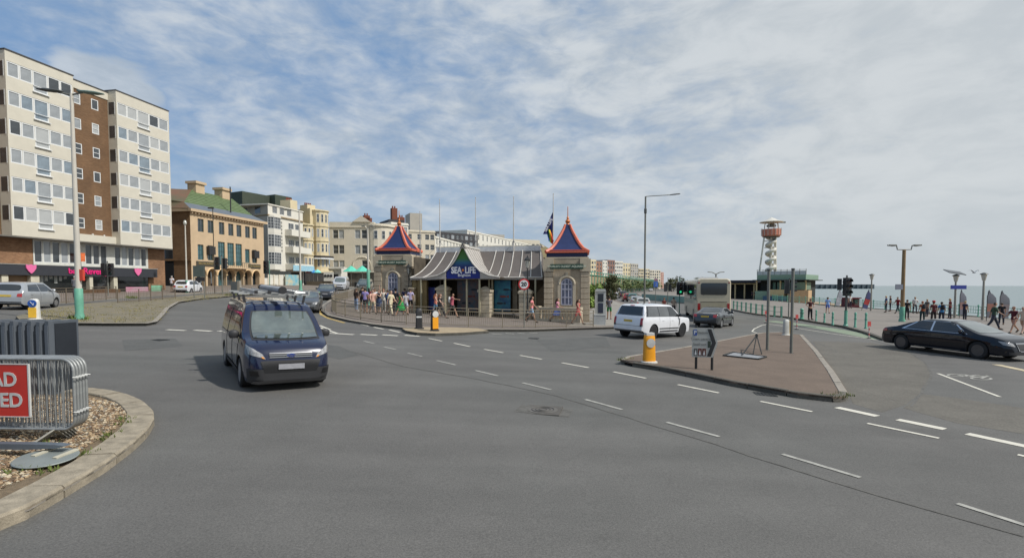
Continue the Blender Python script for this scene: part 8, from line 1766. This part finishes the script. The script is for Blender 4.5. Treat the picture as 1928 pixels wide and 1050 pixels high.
# ------------------------------------------------------------------ pier side: low building, lattice tower, far breakwater
def arcade_pier():
    Yp = 104.; a, b = px_at(1424, Yp), px_at(1516, Yp - 6); F = Fac(a, b); z0 = g(48, 100); r = thing('seafront_pavilion', 'low green and cream seafront pavilion with roof terrace at the foot of the tower', 'building', (*F.A, z0), F.rz); L = F.L; zz = lambda py: F.Z(1470, py) - z0
    lg = mat('sage green panel', lin((126, 152, 132)), .7, var=.1); cr = mat('cream kiosk wall', lin((190, 172, 130)), .8, var=.08); dkg = mat('painted open-side shade', lin((40, 44, 42)), .9, var=.3, scale=.6)  # last one carries the shade of open sides in its dark colour
    MB().box(0, 0, zz(526.5), L, 10, zz(517)).build('roof_parapet', lg, r); MB().box(-.6, -.8, zz(528), L + .8, 10, zz(526.4)).build('roof_slab', mat('dark roof slab', lin((60, 64, 60)), .8), r)
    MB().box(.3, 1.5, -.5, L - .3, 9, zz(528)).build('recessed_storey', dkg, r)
    for k in range(5): MB().box(L * (.3 + k * .09), 1.3, zz(545), L * (.3 + k * .09) + .5, 1.49, zz(531)).build('window', mat('green tinted window', lin((92, 134, 120)), .2), r)
    MB().box(L * .78, -.3, zz(545), L, 4, zz(531)).build('end_room', mat('dull green end wall', lin((104, 124, 106)), .8), r)
    for k in range(5): MB().box(L * k / 4 - .12, -.2, -.3, L * k / 4 + .12, .05, zz(528)).build('column', cr, r)
    MB().box(L * .28, -1.5, -.3, L * .62, .8, zz(545)).build('kiosk', cr, r); MB().box(L * .70, -1.8, -.3, L * 1.10, .8, zz(546)).build('kiosk', mat('pinkish kiosk wall', lin((184, 156, 120)), .8), r); MB().box(.0, -1.0, -.3, L * .27, .8, zz(548)).build('kiosk', lg, r); MB().box(L * .2, -1.9, -.3, L * .68, -1.7, zz(557)).build('blue_screen', mat('blue hoarding', lin((62, 92, 116)), .7, var=.2, scale=1), r)
    pm = CH.setdefault('rp', MB().cbox(0, 0, 0, .08, .08, 1.1).mesh('terrace_post', GREY))
    for k in range(9): put('terrace_post', pm, r, (L * k / 8, .1, zz(517)))
    MB().beam((0, .1, zz(508)), (L, .1, zz(508.)), .06).build('terrace_rail', GREY, r); MB().box(0, .08, zz(517), L, .12, zz(510)).build('glass_screen', mat('pale glass screen', lin((176, 186, 188)), .2), r)
    # long low dark roofed wing to the left
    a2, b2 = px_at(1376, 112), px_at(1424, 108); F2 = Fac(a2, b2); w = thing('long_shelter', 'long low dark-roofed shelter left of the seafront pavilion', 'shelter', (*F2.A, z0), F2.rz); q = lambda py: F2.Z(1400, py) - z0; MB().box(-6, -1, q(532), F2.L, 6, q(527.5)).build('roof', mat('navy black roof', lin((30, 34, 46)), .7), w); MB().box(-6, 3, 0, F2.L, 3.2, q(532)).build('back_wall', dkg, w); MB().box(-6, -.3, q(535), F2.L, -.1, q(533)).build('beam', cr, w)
    for k in range(6): MB().cbox(-3 + k * 2, -.2, 0, .25, .25, q(533)).build('column', cr, w)
    # vans at the shelter
    # helical slide tower
    tw = thing('observation_tower', 'white helical-slide tower with red-orange cabin and conical white roof', 'tower'); Yt = 112.; x, y = px_at(1449, Yt); tw.location = (x, y, z0); zz = lambda py: hgt(1449, py, x, y) - z0; mp_ = Yt / FPX
    wt = mat('white weathered tower', lin((206, 202, 190)), .6, var=.1); 
    MB().tube([(0, 0, 0), (0, 0, zz(432))], .26, 12).build('core_column', wt, tw)
    n = 64; q = []
    for i in range(n + 1): t = i / n; aa = t * 2 * math.pi * 4.4; q.append((.8 * math.cos(aa), .85 * math.sin(aa), zz(516) + (zz(446) - zz(516)) * t))
    MB().tube(q, .37, 8).build('spiral_slide', wt, tw, smooth=60)
    for k, (bx_, tx_) in enumerate(((1424, 1436), (1461, 1457.5), (1432, 1440), (1466, 1460))):
        dy_ = (0, 0, 2.2, 2.2)[k]; MB().tube([((bx_ - 1449) * mp_, dy_, zz(520) - 4), ((tx_ - 1449) * mp_, dy_ * .4, zz(444))], .16, 6).build('strut', wt, tw)
    for py, l, r_ in ((454, -13, 8), (466, -12, 2)): MB().beam((l * mp_, 0, zz(py)), (r_ * mp_, 0, zz(py)), .16).build('cross_arm', GREY, tw)
    zc0, zc1 = zz(443), zz(432); MB().lathe([(1.7, zc0 - .3), (1.9, zc0), (1.95, zc1), (1.9, zc1 + .02), (0, zc1 + .02)], 20).build('cabin', mat('red orange cabin', lin((186, 116, 94)), .6, var=.1), tw, smooth=30); MB().lathe([(1.6, zc0 - .45), (1.75, zc0 - .28), (0, zc0 - .27)], 16).build('cabin_base', GDK, tw)
    for k in range(16): t = k * math.pi / 8; MB().beam((1.96 * math.cos(t), 1.96 * math.sin(t), zc0 - .1), (1.99 * math.cos(t), 1.99 * math.sin(t), zc1 + .25), .07).build('cabin_rail_post', wt, tw)
    for k in range(8): t = k * math.pi / 4; MB().tube([(1.5 * math.cos(t), 1.5 * math.sin(t), zc1), (1.3 * math.cos(t), 1.3 * math.sin(t), zz(418))], .07, 5).build('roof_post', wt, tw)
    MB().lathe([(2.35, zz(419)), (2.4, zz(418)), (1.3, zz(415)), (.5, zz(411)), (0, zz(409))], 20).build('roof', wt, tw, smooth=30); MB().beam((0, 0, zz(418)), (26 * mp_, 0, zz(418.5)), .4, .3).build('crane_arm', GREY, tw); MB().lathe([(.9, zz(427)), (1.0, zz(424)), (.4, zz(421)), (0, zz(421))], 12).build('inner_dome', GREY, tw)
    # far breakwater arm on the horizon
    bw = thing('breakwater', 'long dark breakwater arm on the sea horizon', 'breakwater'); A_, B_ = px_at(1515, 1500), px_at(1642, 1500); zt = hgt(1580, 535.2, *px_at(1580, 1500)); MB().box(A_[0], 1500, -8, B_[0], 1530, zt).build('wall', mat('dark breakwater concrete', lin((82, 92, 98)), .9), bw)
    for k in range(14): MB().cbox(A_[0] + (B_[0] - A_[0]) * k / 13, 1498, -8, 5, 3, zt + 8).build('pile', mat('dark breakwater concrete', (0, 0, 0)), bw)
arcade_pier()
# kiosk bits on the promenade edge
for px, py, yt, w_, c, lb in ((1608, 578, 560, 20, (96, 34, 44), 'dark maroon kiosk between the flags and the signal'), (1577, 573, 563, 14, (206, 170, 90), 'small yellow stand by the grey feather flag'), (1628, 577, 566, 12, (214, 160, 70), 'small orange stand by the red feather flag')):
    r = ground_thing('kiosk', lb, 'kiosk', px, py); h = topz(r, px, yt); w = w_ * r.location.y / FPX / 2; MB().box(-w, 0, 0, w, 1.6, h * .9).build('body', mat('kiosk paint %d' % px, lin(c), .7, var=.15, scale=2), r); MB().box(-w * 1.1, -.3, h * .9, w * 1.1, 1.7, h).build('roof', mat('kiosk paint %d' % px, lin(c)), r); MB().box(-w * .6, -.02, h * .4, w * .6, -.005, h * .8).build('hatch', M_BLK, r)
# ------------------------------------------------------------------ cliff, terrace wall, planting on the right
def cliff():
    ys_ = np.linspace(134, 420, 40); r = thing('terrace_wall', 'long cream cliff wall with arches and green iron terrace along the sea front road', 'wall'); mb = MB(); pts = [(float(cliff_x(y_)) + 2.6, float(y_)) for y_ in ys_]
    for a, b in zip(pts[:-1], pts[1:]): mb.quad((a[0], a[1], -1.5), (b[0], b[1], -1.5), (b[0], b[1], 5.2), (a[0], a[1], 5.2))
    mb.build('wall', mat('cream retaining wall', lin((176, 158, 128)), .9, col2=lin((120, 120, 88)), scale=.12), r)
    MB().tube([(a + .2, b, 6.2) for a, b in pts], .12, 4).build('top_rail', TURQ, r); MB().tube([(a + .2, b, 5.3) for a, b in pts], .14, 4).build('deck_edge', TURQ, r)
    pm = MB().cbox(0, 0, -1, .2, .2, 7.2).mesh('iron_column', TURQ); ar = MB().cbox(0, 0, -.5, .1, 3.0, 3.6).mesh('arch_shade_panel', mat('painted arch shade', lin((84, 76, 62)), .9))  # dark slabs on the wall face paint the shade of the arches
    for i in range(0, 62): y_ = 136 + i * 4.4; put('iron_column', pm, r, (float(cliff_x(y_)) + 3.2, y_, 0))
    for i in range(0, 40): y_ = 138 + i * 6.6; put('arch_shade_panel', ar, r, (float(cliff_x(y_)) + 2.66, y_, 0), math.atan(-.364))
    rs_ = random.Random(4); h_ = MB()
    for k in range(5200):
        y_ = rs_.uniform(150, 410); x_ = float(cliff_x(y_)) + rs_.uniform(2.8, 5.0); z = 1.2 + 3.6 * rs_.random() ** 1.6 * (1 if math.sin(y_ * .19) > -.5 else .3); s = rs_.uniform(.15, .5); a = rs_.uniform(0, 6.28); c, s_ = math.cos(a) * s, math.sin(a) * s; h_.quad((x_ - c, y_ - s_, z), (x_ + s_, y_ - c, z + s * .5), (x_ + c, y_ + s_, z + s), (x_ - s_, y_ + c, z + s * .4))
    h_.build('climbing_shrubs', mat('cliff greenery', lin((74, 88, 48)), .9, col2=lin((104, 116, 70)), scale=.3), kind='stuff', fix=False, label='dark green creepers spread over the cliff wall')
cliff()
def tree(label, x, y, h, w, seed, cm, trunk=.22, name='tree', low=.25):
    rs_ = random.Random(seed); r = thing(name, label, 'tree', (x, y, g(x, y))); t = MB(); t.tube([(0, 0, -.2), (.05, 0, h * .3), (0, .05, h * .6)], [trunk, trunk * .7, trunk * .3], 7)
    for k in range(5): a = rs_.uniform(0, 6.28); t.tube([(0, 0, h * .3), (math.cos(a) * w * .35, math.sin(a) * w * .35, h * .65)], [trunk * .4, .03], 5)
    t.build('trunk', mat('bark', lin((84, 72, 58)), .9), r); c = MB(); cl = [(rs_.gauss(0, w * .24), rs_.gauss(0, w * .24), h * (low + (1 - low) * rs_.random()), w * rs_.uniform(.14, .28)) for _ in range(16)]
    for k in range(1500):
        cx, cy, cz, cr = rs_.choice(cl); d = Vector((rs_.gauss(0, 1), rs_.gauss(0, 1), rs_.gauss(0, 1))).normalized() * cr * rs_.uniform(.6, 1.05); p = Vector((cx, cy, cz)) + d; s = rs_.uniform(.08, .2) * (w / 3) ** .5; a = Vector((rs_.gauss(0, 1), rs_.gauss(0, 1), rs_.gauss(0, 1))).normalized() * s; b = a.cross(d).normalized() * s; c.quad(p - a, p + b, p + a, p - b)
    c.build('crown', cm, r, fix=False); return r
LEAF = mat('dark evergreen leaves', lin((66, 68, 40)), .8, col2=lin((92, 94, 58)), scale=1.2)
x, y = px_at(1144, 72); tree('dark bushy tree by the white box van on the sea front road', x, y, 4.0, 2.2, 3, LEAF, low=.2)
x, y = px_at(1113, 60); tree('bright green shrub beside the right aquarium tower', x, y, 2.6, 2.2, 5, mat('bright shrub leaves', lin((100, 124, 50)), .8, col2=lin((128, 150, 70)), scale=1.5), low=.1)
for i, (px, Y_, h_, lb) in enumerate(((1300, 210, 6.2, 'dark tree left of the coach roof on the skyline'), (1268, 240, 6., 'small dark tree left of the green signal'), (1325, 230, 5.6, 'tree just above the coach roof edge'))): x, y = px_at(px, Y_); tree(lb, x, y, h_, 7., 11 + i, LEAF)
# turquoise gantry / hoardings beside the far road
r = thing('hoarding', 'pale turquoise hoarding along the sea side of the far road', 'hoarding', (*px_at(1196, 118), -.5), 0); a, b = px_at(1208, 112), px_at(1296, 84); L_ = math.dist(a, b); r.location = (*a, g(*a)); r.rotation_euler = (0, 0, math.atan2(b[1] - a[1], b[0] - a[0]))
for k in range(12): MB().box(L_ * k / 12 + .02, -.04, 0, L_ * (k + 1) / 12 - .02, .04, 1.15).build('panel', mat('turquoise hoarding', lin((132, 164, 154)), .7, var=.12, scale=.8), r)
# cyclist's and walkers by the signals
person('person with dark hair in pale vest behind the bonnet of the white SUV', 1268, 596, R(160), 'stand2', 1.72, 'tan', 'black', False, (190, 170, 150), (40, 40, 50), 'trousers')
person('person in dark red behind the roof of the white SUV', 1250, 594, R(20), 'stand', 1.6, 'tan', 'red', False, (110, 50, 48), (50, 50, 60), 'trousers')
# skyline gull
x, y, z = at_y(1834, 513, 45); gl = thing('gull', 'grey gull flying above the promenade between the lanterns', 'bird', (x, y, z)); MB().lathe([(0, -.22), (.05, -.12), (.07, 0), (.04, .15), (0, .24)], 8).build('body', M_UPVC, gl).rotation_euler = (R(90), 0, 0)
for sg in (-1, 1): MB().poly([(0, -.06, .02), (0, .08, .02), (sg * .3, .05, .22), (sg * .55, .12, .12), (sg * .3, -.08, .22)]).build('wing', mat('grey wing', (.25, .26, .28)), gl)
